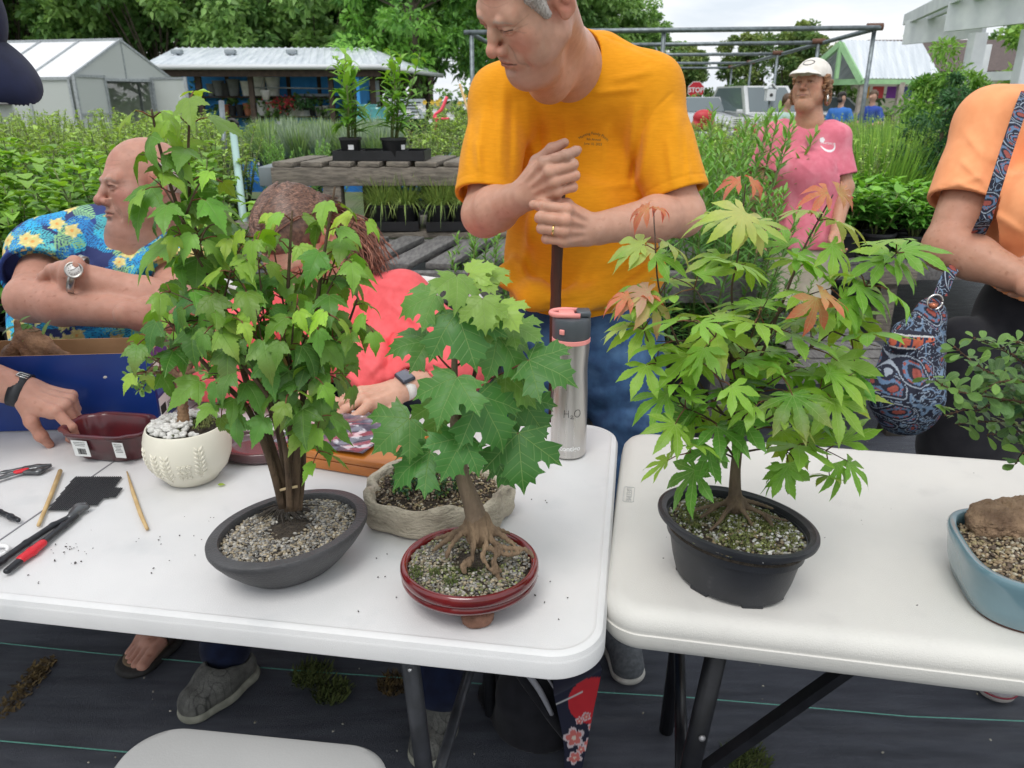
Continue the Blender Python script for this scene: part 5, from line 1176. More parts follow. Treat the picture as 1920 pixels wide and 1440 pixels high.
sh.disp(folds([(735,530,700,720,12,.010),(770,545,740,700,9,-.006),(700,520,660,600,8,.006),(700,600,850,640,12,.006),(660,650,720,720,9,.008),(690,740,800,690,8,.008),(800,560,860,640,10,.006),(640,690,690,740,8,.007),(740,660,690,720,7,-.007),(750,590,850,600,8,.006),(720,560,800,620,7,.008),(690,560,672,690,7,.008),(740,600,725,700,6,-.009),(800,600,780,690,8,.008),(830,610,815,680,7,-.006),(660,560,640,680,8,.007),(470,600,440,700,8,.008),(520,600,500,700,7,.007),(600,620,580,730,9,.008),(640,620,625,730,7,-.007),(710,690,770,640,6,.007),(400,660,470,690,7,.006),(760,700,830,690,6,-.006),(700,530,760,540,7,.005)]));sh.ball(P(738,632,1.90),.055,.06)
sh.disp(lambda X:.004*wav(X,34,7,4))
sh.cone(P(600,500,1.88),P(590,590,1.84),.075,.03,.004,'s');sh.cone(nk,np.array(HC @ Vector((0,0,0))),.07,.12,.004,'s')
d=(awL-aeL)/np.linalg.norm(awL-aeL);sh.cyl(P(790,705,1.78),P(700,760,1.70),.058,.004) if False else None
sh.cone(aeL*.35+awL*.65,awL,.037,.043,.004,'s')
sh.plane([0,0,.757],(0,0,-1),.004)
sm=sh.mesh(.0038,lo=np.array([-9,-9,.55]));obj('blouse',sm,cloth_mat('coral_cotton',hexc(240,108,112),hexc(232,98,102),scale=50,bump=.45,bscale=300),cw)
pj=SDF();pj.cone(P(660,800,2.17),P(665,860,2.20),.17,.17,.05);pj.cone([-.50,2.2,.56],kR,.095,.075,.05);pj.cone([-.34,2.2,.56],kL,.095,.075,.05);pj.cone(kR,nR,.075,.062,.04);pj.cone(kL,nL,.075,.062,.04)
pj.disp(lambda X:.004*wav(X,36,6));seg_obj('jeans',pj,.007,cloth_mat('indigo_denim',hexc(20,30,56),hexc(14,20,42),bump=.5),cw)
hr=SDF();hr.ell([0,-.018,.042],[.084,.102,.086],.01);hr.ell([0,.10,-.03],[.075,.06,.085],.012,'s');hr.ball([.02,-.09,-.03],.05,.05);hr.plane([0,-.02,-.075],(0,.2,-1),.01)
hr.disp(lambda X:.0016*wav(X,160,6))
hm=hr.xform(HC).mesh(.003);M_hair=mat('brown_hair',hexc(126,94,78),hexc(86,62,52),scale=120,rough=.42,stretch=(1,1,1),vcol=True)
Vh,Fh=[hm[0]],[list(map(tuple,hm[1]))];Kh=[np.tile((.9,.9,.9),(len(hm[0]),1))];n=len(hm[0]);rs=np.random.RandomState(2);HCn=np.array(HC)
for i in range(900):
    side=1 if rs.rand()<.5 else -1;y0=rs.uniform(-.075,.098);x0=side*rs.uniform(.0,.006);yy0=y0
    tgt=np.array([side*rs.uniform(.01,.05),-.105-rs.uniform(0,.02),-.03+rs.uniform(-.035,.03)]);ph=y0*70+rs.normal()*.3;tone=rs.choice([.6,.9,1.2,1.7]);lat=rs.uniform(0,.5)
    pts=[]
    for t in np.linspace(0,1,15):
        th=side*(t*rs.uniform(.995,1.005))*(1.35+lat*.9);y=yy0*(1-t)**1.0+(-.085)*t-.0;y=yy0+(-.09-yy0)*t**1.2
        w_=.0045*sin(t*24+ph);rx,ry,rz=.088,.106,.090
        q=math.sqrt(max(1-((y+.018)/ry)**2,.06));p=np.array([rx*q*sin(th+w_*10),y+w_*1.2,.042+rz*q*cos(th+w_*8)]);pts.append(p)
    if rs.rand()<.4:pts+=[pts[-1]*.4+tgt*.6+[0,-.01,0],tgt+[0,-.02,-.01]]
    V,F=tube(pts,[.0014]+[.0024]*(len(pts)-2)+[.001],5);V=V @ HCn[:3,:3].T+HCn[:3,3]
    Vh.append(V);Fh.append([tuple(a+n for a in f) for f in F]);n+=len(V);Kh.append(np.tile((tone,tone,tone),(len(V),1)))
tl=[np.array(HC @ Vector((.0,-.10,-.02))),P(660,430,1.92),P(690,470,1.93),P(702,500,1.92)]
for i in range(260):
    o_=rs.normal(size=3)*.022;pts=[p+o_*(.5+.5*k/3)+rs.normal(size=3)*.004 for k,p in enumerate(tl)];q,r=smooth_path(pts,[.0016,.0016,.0014,.0006],4);q=[p+rs.normal(size=3)*.0018 for p in q]
    V,F=tube(q,r,4);Vh.append(V);Fh.append([tuple(a+n for a in f) for f in F]);n+=len(V);t_=rs.uniform(.8,2.0);Kh.append(np.tile((t_*1.15,t_*.9,t_*.85),(len(V),1)))
obj('hair',(np.concatenate(Vh),sum(Fh,[])),M_hair,cw,col=np.concatenate(Kh))
M_clog=mat('grey_taupe_clog',hexc(98,98,94),hexc(80,80,77),scale=60,rough=.6,vcol=True,bump=.3,bscale=260)
M_clsole=mat('clog_sole',hexc(150,150,136),hexc(124,124,112),scale=40,rough=.7)
def clog(toe,heel,par,wd=.098):
    toe=np.array([toe[0],toe[1],0.]);heel=np.array([heel[0],heel[1],0.]);d=toe-heel;ln=np.linalg.norm(d);d /= ln;s_=np.array([-d[1],d[0],0])
    u=SDF();u.cone(heel+d*.045+[0,0,.045],heel+d*ln*.5+[0,0,.052],wd*.40,wd*.47,.03);u.cone(heel+d*ln*.5+[0,0,.052],heel+d*(ln-.05)+[0,0,.036],wd*.48,wd*.43,.03);u.cone(heel+d*ln*.45+[0,0,.07],heel+d*ln*.55+[0,0,.066],.03,.03,.03)
    u.cone(heel+d*.05+[0,0,.095],heel+d*.10+[0,0,.10],.036,.032,.006,'s');u.plane([0,0,.026],(0,0,-1),.002)
    ms=u.mesh(.0022);V=ms[0];x,y=(V-heel) @ d,(V-heel) @ s_
    g=np.sin(x*150+2.2*np.sin(y*170))+np.sin(y*190+2.4*np.sin(x*130+1));line=np.exp(-(g/.28)**2);K=np.tile((1.15,1.15,1.12),(len(V),1));on=(x>ln*.42) & (x<ln*.93) & (np.abs(y)>.010)
    K=mixc(K,(.30,.30,.30),line*on*.9);K=mixc(K,(.7,.7,.69),(np.abs(y)<.010)*(x>ln*.4)*.8);obj('clog',ms,M_clog,par,col=K)
    so_=SDF();so_.cone(heel+d*.045+[0,0,.015],heel+d*ln*.5+[0,0,.015],wd*.45,wd*.47,.02,'u',((0,0,1),.6));so_.cone(heel+d*ln*.5+[0,0,.015],heel+d*(ln-.05)+[0,0,.016],wd*.50,wd*.46,.02,'u',((0,0,1),.6));so_.plane([0,0,.028],(0,0,1),.003);so_.plane([0,0,.004],(0,0,-1),.002)
    obj('clog_sole',so_.mesh(.003),M_clsole,par)
clog(G(335,1350,.02),G(480,1243,.02),cw);clog(G(790,1440,.02),G(838,1312,.02)+[0,.03,0],cw)
pw=empty('person',(1.45,4.15,0),'woman in a pink T-shirt, cream baseball cap and khaki shorts standing among the plants','person')
HP=m4(rotm(138,10,3),P(1521,160,3.80));hp=.94
hd=head_sdf(hp,fem=True,squint=.1,nose=.92,heavy=.2).xform(HP)
pR,peR,pwR=P(1448,258,3.92),P(1420,350,3.9),P(1425,440,3.8);pL,peL,pwL=P(1568,258,3.85),P(1583,352,3.88),P(1567,440,3.80)
sk=SDF();sk.add(hd);nk=P(1517,232,3.86);sk.cone(np.array(HP @ Vector((0,-.025,-.05))),nk,.053,.060,.03);sk.cone(nk,P(1512,262,3.90),.062,.09,.04)
sk.cone(np.array(HP @ Vector((0,.04,-.115))),P(1512,222,3.84),.03,.045,.03)
limb(sk,pR,peR,pwR,(.048,.042,.040,.025));limb(sk,pL,peL,pwL,(.048,.042,.040,.026))
for w_,e_ in ((pwR,peR),(pwL,peL)):
    M_=frame(w_,(w_-e_)+[0,-.02,0],np.cross(w_-e_,[0,-1,.2]));sk.add(hand_sdf([(20,35,25),(25,40,25),(28,42,25),(30,42,25)],[(.018,.022,-.012),(.046,.036,-.024),(.072,.040,-.034),(.092,.036,-.044)],.95)[0].xform(M_))
hpR,hpL=P(1466,520,4.0),P(1518,520,3.98);sk.cone(hpR,[hpR[0]-.01,4.02,.50],.085,.055,.04);sk.cone([hpR[0]-.01,4.02,.50],[hpR[0]-.01,4.1,.08],.055,.038,.03);sk.cone(hpL,[hpL[0],3.98,.50],.085,.055,.04);sk.cone([hpL[0],3.98,.50],[hpL[0],4.05,.08],.055,.038,.03)
lo,hi=hd.bounds()
body_obj(pw,sk,hd,HP,hp,[(.0028,lo-[0,0,.09],hi+[.03,.1,0]),(.0042,np.array([1.1,3.6,.5]),np.array([1.9,4.4,1.18])),(.009,np.array([1.1,3.6,.05]),np.array([1.9,4.4,.6]))],SK4*1.02,dict(fem=True,brow=(.30,.22,.16),ruddy=.7,lip=(.50,.22,.18)),seed=3,spots=.4)
cc_,bb_=cap_sdf(.97);M_cap=cloth_mat('cream_twill',hexc(234,230,222),hexc(220,215,206),bump=.3)
HPc=HP @ Matrix.Translation((0,0,.0)) ;cms=cc_.xform(HPc).mesh(.0035);obj('cap',cms,M_cap,pw);seg_obj('cap_brim',bb_.xform(HPc),.003,M_cap,pw)
lg=np.array([(np.array(HPc @ Vector((.030*cos(a)*.9+.0,.13,.092+.013*sin(a))))) for a in np.linspace(0,2*PI,25)]);dv=-np.array(HPc)[:3,1]
tb=tube(list(lg),.0022,5);t2_=text3d('A',.022,frame(np.array(HPc @ Vector((0,.13,.092))),-np.array(HPc)[:3,0],np.array(HPc)[:3,2]),None,False,ext=0)
cm_=mat('cap_stitching',(.10,.10,.10),rough=.9)
obj('cap_emblem',decal((np.concatenate([tb[0]]),tb[1]),cms,dv,.001),cm_,pw)
hr=SDF();rs=np.random.RandomState(5)
for i in range(90):
    a=rs.uniform(.15,1.0);s_=1 if rs.rand()<.6 else -1;z=rs.uniform(-.085,.04);y=.035-rs.rand()*.13;x=s_*.080*math.sqrt(max(0,1-((y+.01)/.11)**2));hr.ball([x*(1.0+.06*rs.rand())-(.0),y,z],rs.uniform(.008,.015),.010)
hr.disp(lambda X:.0016*np.sin(X[:,2]*500+X[:,1]*300));seg_obj('hair',hr.xform(HP),.003,mat('sandy_hair',hexc(166,122,84),hexc(112,78,52),scale=160,rough=.5,bump=.5,bscale=500),pw)
eb=np.array(HP @ Vector((-.088,.0,-.045)));obj('earring',tube([eb,eb+[0,-.005,-.02],eb+[0,-.002,-.045]],[.0025,.006,.003],6),mat('silver',(.7,.7,.68),rough=.25,metal=.9),pw)
sh=SDF();f3=((-.2,-.98,0),.68)
sh.cone(P(1500,455,3.95),P(1508,370,3.93),.175,.165,.05,'u',f3);sh.cone(P(1508,370,3.93),P(1510,285,3.92),.168,.155,.05,'u',f3);sh.cone(pR,pL,.062,.062,.06);sh.cone(P(1470,240,3.9),pR,.04,.058,.04);sh.cone(P(1560,240,3.87),pL,.04,.058,.04)
sh.ball(P(1484,322,3.86),.07,.12);sh.ball(P(1534,322,3.84),.07,.12)
q1,q2_=pR+(peR-pR)*.72,pL+(peL-pL)*.76;sh.cone(pR,q1+(q1-pR)*.3,.060,.074,.03);sh.cone(pL,q2_+(q2_-pL)*.3,.060,.072,.03)
sh.disp(folds([(1470,240,1440,320,4,.006),(1540,270,1572,320,4,.006),(1555,330,1545,460,5,.008),(1530,350,1525,460,4,.005),(1470,280,1530,330,4,.003),(1480,350,1470,460,5,.006),(1573,330,1567,300,4,-.006),(1450,320,1448,400,4,-.006),(1500,260,1560,300,4,.003)]))
sh.disp(lambda X:.004*wav(X,26,6,2))
for cf,s0,r in ((q1,pR,.060),(q2_,pL,.058)):
    d=(cf-s0)/np.linalg.norm(cf-s0);sh.cyl(cf,cf+d*.16,.085);sh.cyl(cf-d*.03,cf+d*.03,r)
sh.cone(nk+[0,0,.0],np.array(HP @ Vector((0,0,0))),.067,.11,.004,'s');sh.plane([0,0,P(1500,466,3.9)[2]],(0,0,-1),.003)
sm=sh.mesh(.0055);obj('t_shirt',sm,cloth_mat('rose_pink_cotton',hexc(222,124,142),hexc(214,114,132),c3=hexc(226,142,156),scale3=12),pw)
Mt=lambda x,y:frame(P(x,y,3.6),(1,0,-.1),(0,.15,1));wt=mat('white_ink',(.85,.82,.84),rough=.8)
pr=[text3d('Nursery',.020,Mt(1552,268),None,False,ext=0)]
pr.append(tube([P(x,y,3.6) for x,y in ((1538,274),(1548,282),(1558,284),(1565,279),(1566,268))],[.002,.005,.006,.004,.001],6,sub=4))
for k in range(5):a=k*1.257;pr.append(xf(lathe([(1,0),(0.02,.0001)],8,.007,.007),P(1541+2.6*cos(a),262+2.6*sin(a),3.6),rx=PI/2))
obj('shirt_print',decal(join(pr),sm,ray(1552,268)),wt,pw,smooth=False)
s_=SDF();s_.cone(P(1498,470,3.97),P(1496,500,3.98),.165,.165,.05,'u',f3);s_.cone(hpR,P(1462,585,4.0),.100,.094,.04);s_.cone(hpL,P(1520,585,3.98),.100,.094,.04);s_.disp(lambda X:.004*wav(X,30,6));s_.plane([0,0,P(1498,565,4.0)[2]],(0,0,-1),.003)
seg_obj('shorts',s_,.007,cloth_mat('khaki_twill',hexc(190,182,166),hexc(176,168,152)),pw)
shoe([hpR[0]-.01,4.1,0],(-.1,-1),.25,.09,M_sole,M_sole,pw);shoe([hpL[0],4.05,0],(0,-1),.25,.09,M_sole,M_sole,pw)
ow=empty('person',(1.30,1.95,0),'woman in a peach T-shirt and black trousers with crossed arms at the right edge','person')
oR,oeR,owR=P(1856,228,2.0),P(1778,462,1.98),P(1945,535,1.84);oL,oeL,owL=P(2120,240,1.95),P(2180,470,1.9),P(2000,500,1.80)
sk=SDF();HO=m4(rotm(165,0,0),P(2000,30,1.95));hd=head_sdf(.97,fem=True).xform(HO);sk.add(hd)
nk=P(1995,165,1.98);sk.cone(np.array(HO @ Vector((0,-.02,-.05))),nk,.052,.058,.03);sk.cone(nk,P(1995,215,2.0),.07,.10,.05)
limb(sk,oR,oeR,owR,(.060,.056,.054,.031));limb(sk,oL,oeL,owL,(.060,.054,.050,.031))
sk.add(hand_sdf([(30,40,25)]*4,[(.018,.022,-.012),(.046,.036,-.024),(.072,.040,-.034),(.092,.036,-.044)],.97)[0].xform(frame(owR,P(2060,520,1.86)-owR,(0,0,1))))
sk.add(hand_sdf([(30,40,25)]*4,[(.018,.022,-.012),(.046,.036,-.024),(.072,.040,-.034),(.092,.036,-.044)],.97)[0].xform(frame(owL,P(1900,530,1.95)-owL,(0,0,1))))
body_obj(ow,sk,hd,HO,.97,[(.0036,np.array([.9,1.5,.85]),np.array([1.9,2.3,1.36])),(.006,np.array([1.1,1.6,1.3]),np.array([1.8,2.3,1.8]))],SK3,dict(fem=True),seed=9,spots=.8,red=.8)
hr=SDF();hr.ell([0,-.02,.04],[.09,.11,.09],.01);hr.ell([0,.10,-.02],[.075,.07,.10],.01,'s');seg_obj('hair',hr.xform(HO),.006,MATS['grey_hair'],ow)
sh=SDF();f4=((-.1,-.99,0),.72)
sh.cone(P(1985,640,2.0),P(1990,500,2.02),.235,.215,.06,'u',f4);sh.cone(P(1990,500,2.02),P(1995,330,2.03),.21,.19,.06,'u',f4);sh.cone(oR,oL,.075,.075,.06);sh.cone(P(1910,205,1.98),oR,.05,.07,.05)
sh.ball(P(1935,395,1.90),.095,.07);sh.ball(P(2060,395,1.88),.095,.07)
q1,q2_=oR+(oeR-oR)*.66,oL+(oeL-oL)*.66;sh.cone(oR,q1+(q1-oR)*.3,.074,.092,.04);sh.cone(oL,q2_+(q2_-oL)*.3,.076,.088,.04)
sh.disp(folds([(1800,300,1855,350,7,.007),(1790,340,1850,370,6,.006),(1790,560,1920,610,8,.009),(1810,250,1850,300,8,.006),(1780,350,1840,330,6,.005),(1865,400,1920,440,9,.007),(1762,348,1838,366,3,-.0025),(1860,210,1850,300,3,-.0025),(1850,300,1842,360,3,-.0025),(1780,540,1860,560,8,.005),(1870,330,1940,320,8,.005),(1850,230,1870,320,8,.004),(1850,350,1862,300,8,-.008),(1850,420,1865,350,8,-.005),(1800,590,1920,630,6,.003)]))
sh.disp(lambda X:.0035*wav(X,24,7,6))
for cf,s0,r in ((q1,oR,.076),(q2_,oL,.074)):
    d=(cf-s0)/np.linalg.norm(cf-s0);sh.cyl(cf,cf+d*.18,.105);sh.cyl(cf-d*.03,cf+d*.03,r)
sh.cone(nk,np.array(HO @ Vector((0,0,0))),.070,.12,.004,'s')
pl_=P(1840,606,1.85);sh.plane(pl_,(.10,.35,-1),.003)
sm=sh.mesh(.0045);obj('t_shirt',sm,cloth_mat('peach_cotton',hexc(246,168,118),hexc(240,160,110),bump=.2),ow)
pj=SDF();pj.cone(P(1980,600,2.02),P(1975,700,2.05),.205,.21,.05,'u',f4);pj.cone(P(1860,720,2.06),[1.26,1.92,.5],.125,.10,.05);pj.cone([1.26,1.92,.5],[1.26,1.80,.08],.10,.085,.04);pj.cone(P(2040,720,2.06),[1.5,1.92,.5],.125,.10,.05);pj.cone([1.5,1.92,.5],[1.5,1.85,.08],.10,.085,.04)
pj.cone(P(1800,640,2.0),P(1790,830,2.08),.07,.09,.06);pj.disp(folds([(1780,720,1850,690,12,.006),(1760,800,1860,740,12,.005)]));pj.disp(lambda X:.004*wav(X,20,6));pj.plane([0,0,.05],(0,0,-1),.003)
seg_obj('trousers',pj,.008,cloth_mat('black_jersey',(.012,.012,.016),(.018,.018,.022)),ow)
M_canv=mat('white_canvas',hexc(200,198,200),hexc(176,174,178),scale=60,rough=.8,bump=.3,bscale=600)
def sneaker(toe,d,par):
    d=np.array([d[0],d[1],0.]);d /= np.linalg.norm(d);an=np.array([toe[0],toe[1],0])-d*.215
    shoe(an,d,.26,.098,M_canv,mat('rubber_sole',hexc(170,165,160),rough=.6),par,name='sneaker');b=an-d*.05
    ring=[b+d*(.26-.05)+np.array([-d[1],d[0],0])*.047*sin(a)+d*.046*cos(a)+[0,0,.024] for a in np.linspace(-1.6,1.6,16)]
    obj('sole_stripe',tube(ring,.0022,6),mat('maroon_stripe',hexc(130,30,50),rough=.6),par)
sneaker(G(1888,1318,.02),(-.1,-1),ow);sneaker(G(1646,1262,.02),(-.15,-1),ow)
bw=owR-(owR-oeR)/np.linalg.norm(owR-oeR)*.01
for k in range(3):band(frame(bw+(owR-oeR)*.03*(k-1),owR-oeR,(0,0,1)),.0335,.003,.0018,MATS['silver'],'bracelet',ow,flat=.85,n=32)
def paisley(V,seed=1):
    rs=np.random.RandomState(seed);K=np.tile((.010,.014,.035),(len(V),1));u,v=V[:,0]*1.0+V[:,1]*.3,V[:,2]
    g=wav(V,150,8,2);g2=wav(V,300,8,14);K[(np.abs(g)<.20)]=(.20,.30,.42);K[(np.abs(g2)<.11)]=(.38,.46,.54);K[(g>1.25) & (g2>-.3)]=(.42,.08,.06);K[(g<-1.2)]=(.30,.42,.55)
    lo,hi=np.array([u.min(),v.min()]),np.array([u.max(),v.max()])
    for i in range(int((hi-lo).prod()/.0022)+3):
        c=lo+rs.rand(2)*(hi-lo);R=rs.uniform(.016,.034);x,y=(u-c[0])/R,(v-c[1])/R;r=np.hypot(x,y);a=np.arctan2(y,x)+rs.rand()*6
        rr=r+.32*np.sin(a)+.1*np.sin(3*a);K[rr<1.0]=(.012,.016,.04);K[(rr<.90) & (rr>.82)]=(.50,.55,.60);K[(rr<.62) & (rr>.34)]=(.16,.26,.40);K[(rr<.60) & (rr>.48) & (np.sin(a*9)>0)]=(.45,.09,.06);K[(rr<.30)]=(.014,.02,.04);K[(rr<.16)]=(.48,.10,.07)
    return K*np.array([.62,.66,.72])
bg_=empty('shoulder_bag',P(1700,815,1.93),'navy paisley shoulder bag with red details hanging beside the woman in peach','bag')
M_pais=mat('paisley_cotton',(1,1,1),(.9,.9,.9),scale=30,rough=.8,vcol=True,bump=.3,bscale=200)
b_=SDF();b_.cone(P(1742,580,1.94),P(1712,660,1.93),.028,.060,.04,'u',((0,-.4,.0),.8));b_.cone(P(1712,660,1.93),P(1697,740,1.92),.066,.080,.04);b_.cone(P(1697,740,1.92),P(1698,765,1.93),.080,.068,.04);b_.cone(P(1745,600,1.95),P(1725,760,1.98),.03,.05,.04)
b_.ball(P(1690,618,1.95),.022,.02);b_.disp(folds([(1735,610,1700,700,7,-.006),(1720,600,1725,760,6,.005)]));b_.disp(lambda X:.003*wav(X,60,6));ms=b_.mesh(.0026);obj('bag_body',ms,M_pais,bg_,col=paisley(ms[0]))
pk=SDF();pk.cone(P(1690,640,1.87),P(1730,645,1.88),.030,.030,.02,'u',((0,-1,0),.5));ms=pk.mesh(.0022);V=ms[0];K=np.tile((.012,.014,.03),(len(V),1));zc=P(1700,640,1.87)[2];zz=V[:,2]-zc+.10*(V[:,0]-P(1710,640,1.87)[0])
K[np.abs(zz)<.018]=(.55,.56,.56);mm_=np.abs(zz)<.014;K[mm_]=(.55,.12,.06);K[mm_ & (np.sin(V[:,0]*420)>.2) & (np.abs(zz)>.008)]=(.02,.02,.04);K[mm_ & (np.sin(V[:,0]*190)>.85)]=(.03,.04,.10)
obj('front_pocket',ms,M_pais,bg_,col=K)
def strap(pts,w,name,seed,side=(1,-.1,0)):
    q,_=smooth_path(pts,[0]*len(pts),14);V=[];F=[];s_=np.asarray(side,float);s_ /= np.linalg.norm(s_);n_=np.array([0,-1.,0])
    for p in q:
        for u in np.linspace(-w/2,w/2,12):V.append(p+s_*u+n_*.002)
    for i in range(len(q)-1):
        for k in range(11):F.append((i*12+k,i*12+k+1,i*12+k+13,i*12+k+12))
    bm=bmesh.new();vs_=[bm.verts.new(v) for v in V];[bm.faces.new([vs_[i] for i in f]) for f in F];bmesh.ops.subdivide_edges(bm,edges=bm.edges[:],cuts=3,use_grid_fill=True);V,F=bm_out(bm)
    o=obj(name,(V,F),M_pais,bg_,col=paisley(np.array(V),seed));md=o.modifiers.new('thickness','SOLIDIFY');md.thickness=.003;return o
strap([P(1925,172,1.90),P(1912,205,1.875),P(1890,270,1.855),P(1868,340,1.835),P(1846,410,1.86)],.030,'strap',4)
strap([P(1846,410,1.86),P(1820,460,1.96),P(1790,500,1.935),P(1775,520,1.925),P(1762,555,1.92)],.034,'strap',5)
obj('strap_ring',tube([P(1752,566,1.91)+np.array([.019*cos(a),-.003,.019*sin(a)]) for a in np.linspace(0,2*PI,29)],.0026,8),MATS['silver'],bg_)
obj('ring_charm',(lambda q:q)(xf(lathe([(.2,-.008),(.8,-.005),(1,0),(.8,.005),(.2,.008)],14,.011,.011),P(1750,573,1.905))),mat('copper_bead',(.45,.15,.08),rough=.2,metal=.5),bg_)
lp=empty('person',(-1.35,1.15,0),'person in a navy cap reaching from the left edge, holding the dark red pot','person')
HL=m4(rotm(-112,-36,0),P(-128,74,1.17));hd=head_sdf(1.02,squint=.5).xform(HL)
lS,lE,lW=P(-330,330,1.25),P(-225,655,1.50),P(48,734,1.560)
sk=SDF();sk.add(hd);nk=P(-230,150,1.20);sk.cone(np.array(HL @ Vector((0,-.02,-.06))),nk,.058,.066,.03);sk.cone(nk,P(-330,250,1.25),.07,.10,.05);limb(sk,lS,lE,lW,(.058,.052,.052,.031))
MG=frame(lW,P(136,762,1.550)-lW,np.cross([.15,-.25,1],P(136,762,1.550)-lW));MGl=MG
hh,JG_=hand_sdf([(40,30,18),(70,34,22),(78,38,24),(82,40,24)],[(.016,.024,-.014),(.040,.040,-.036),(.056,.040,-.066),(.066,.034,-.090)],1.0,spread=(2,0,3,6))
if np.dot(np.array(MG)[:3,1],RT*0+FW)>0:MG=MG @ Matrix.Diagonal((1,-1,1,1))
sk.add(hh.xform(MG))
body_obj(lp,sk,hd,HL,1.02,[(.0024,lW-[.12,.15,.15],lW+[.25,.15,.12]),(.0045,np.array([-1.9,.7,.75]),np.array([lW[0]-.119,1.9,1.45])),(.0035,*hd.bounds())],np.array([.52,.285,.215]),dict(ruddy=1),seed=12,spots=.6,red=1.0)
cc_,bb_=cap_sdf(1.04);M_nav=cloth_mat('navy_cap_cotton',hexc(28,34,62),hexc(22,27,50));seg_obj('cap',cc_.xform(HL),.003,M_nav,lp);seg_obj('cap_brim',bb_.xform(HL),.0025,M_nav,lp)
wx=lW-lE;Mw=frame(lW-wx/np.linalg.norm(wx)*.010,wx,np.cross([.1,-.5,.8],wx));band(Mw,.0345,.024,.0032,mat('black_silicone',(.018,.02,.024),rough=.45),'watch_strap',lp,flat=.84)
Mn=Mw @ Matrix.Rotation(-.55,4,'X') @ Matrix.Translation((0,0,.034));Mn_=np.array(Mn)
bk=join([tube([(.010*a_,.008*b_,.0) for a_,b_ in ((-1,-1),(1,-1),(1,1),(-1,1),(-1,-1))],.0012,6),tube([(-.010,0,0),(.010,0,0)],.001,6)])
obj('strap_buckle',(bk[0] @ Mn_[:3,:3].T+Mn_[:3,3],bk[1]),MATS['silver'],lp)
s_=SDF();s_.cone(P(-360,300,1.28),[-1.62,1.2,.95],.17,.17,.05,'u',((.6,.8,0),.75));s_.cone(P(-300,250,1.22),lS+(lE-lS)*.5,.10,.085,.05);s_.cone(P(-330,260,1.25),[-1.75,1.05,1.32],.09,.07,.05);s_.cone([-1.75,1.05,1.3],[-1.85,1.0,.95],.06,.05,.03);seg_obj('shirt',s_,.009,M_nav,lp)
s_=SDF();s_.cone([-1.62,1.2,.95],[-1.55,1.2,.5],.14,.09,.05);s_.cone([-1.55,1.2,.5],[-1.55,1.2,.08],.09,.07,.05);s_.cone([-1.68,1.2,.9],[-1.78,1.2,.08],.11,.07,.05);seg_obj('trousers',s_,.012,cloth_mat('dark_trousers',(.03,.035,.05)),lp)
shoe([-1.55,1.2,0],(.6,-.6),.27,.1,M_greyshoe,M_sole,lp);shoe([-1.78,1.2,0],(.3,-.6),.27,.1,M_greyshoe,M_sole,lp)
def far_person(px,py,D,label,skin,shirt,hairc,pants,turn=0,lean=0.0,cap=False):
    o=P(px,py,D);e=empty('person',(o[0],o[1],0),label,'person');z=o[2];ct,st=cos(turn),sin(turn);T=lambda x,y,zz:np.array([o[0]+x*ct-y*st+lean*(zz-.9)*-1,o[1]+x*st+y*ct,zz])
    ht=1.66;k=z/1.56
    b=SDF();b.ell(T(0,0,z),(.072,.088,.11),.02);b.ball(T(0,-.085,z-.02),.018,.02);b.cone(T(0,0,z-.08),T(0,.02,z-.19),.05,.06,.03)
    for s_ in (-1,1):limb(b,T(.17*s_,.02,z-.26),T(.25*s_,.02,z-.50),T(.16*s_,-.22,z-.55),(.05,.042,.04,.03));b.ball(T(.14*s_,-.28,z-.56),.035,.02);b.cone(T(.09*s_,.0,z-.75),T(.1*s_,.0,.1),.08,.05,.04)
    seg_obj('body',b,.011,mat('skin_plain',(.5,.29,.21),rough=.5),e)
    h=SDF();h.ell(T(0,.018,z+.035),(.088,.10,.098),.02);h.plane(T(0,0,z+.02)+[0,-.072,0],(0,-1,-.25),.02);h.ball(T(0,.10,z-.04),.05,.03);seg_obj('hair',h,.012,mat('hair_'+('dark' if hairc[0]<.05 else 'brown'),hairc,rough=.5),e)
    s=SDF();s.cone(T(0,.02,z-.32),T(0,.03,z-.62),.16,.155,.05,'u',((-st,ct,0),.72));s.cone(T(-.16,.02,z-.26),T(.16,.02,z-.26),.065,.065,.05)
    for q in (-1,1):s.cone(T(.17*q,.02,z-.26),T(.235*q,.02,z-.42),.062,.066,.03)
    s.disp(lambda X:.006*wav(X,22,6));seg_obj('shirt',s,.011,mat('cloth_%d%d%d' % tuple(int(c*99) for c in shirt),shirt,tuple(c*.85 for c in shirt),scale=12,rough=.85),e)
    p=SDF();p.cone(T(0,.03,z-.66),T(0,.03,z-.76),.155,.16,.05,'u',((-st,ct,0),.75))
    for q in (-1,1):p.cone(T(.09*q,.02,z-.78),T(.1*q,.0,.12),.095,.07,.04)
    seg_obj('trousers',p,.014,mat('pants_%d' % int(pants[0]*999),pants,rough=.9),e);return e
far_person(1579,184,15.5,'far woman in a bright blue T-shirt, just right of the pink-shirted woman',None,(.045,.18,.55),(.02,.016,.014),(.05,.06,.10),turn=2.4)
far_person(1637,181,15.5,'far woman in a royal blue shirt looking down, standing beneath the green kiosk',None,(.03,.075,.36),(.10,.055,.03),(.05,.06,.10),turn=-1.0)
far_person(1478,190,13,'far person in a pale mint top, mostly hidden behind the pink-shirted woman',None,(.45,.62,.55),(.16,.07,.05),(.05,.06,.10),turn=.6)
bp0=np.array([.113,1.405]);wb=empty('water_bottle',(*bp0,TZ),'brushed steel water bottle with grey and pink lid standing near the table corner','water bottle')
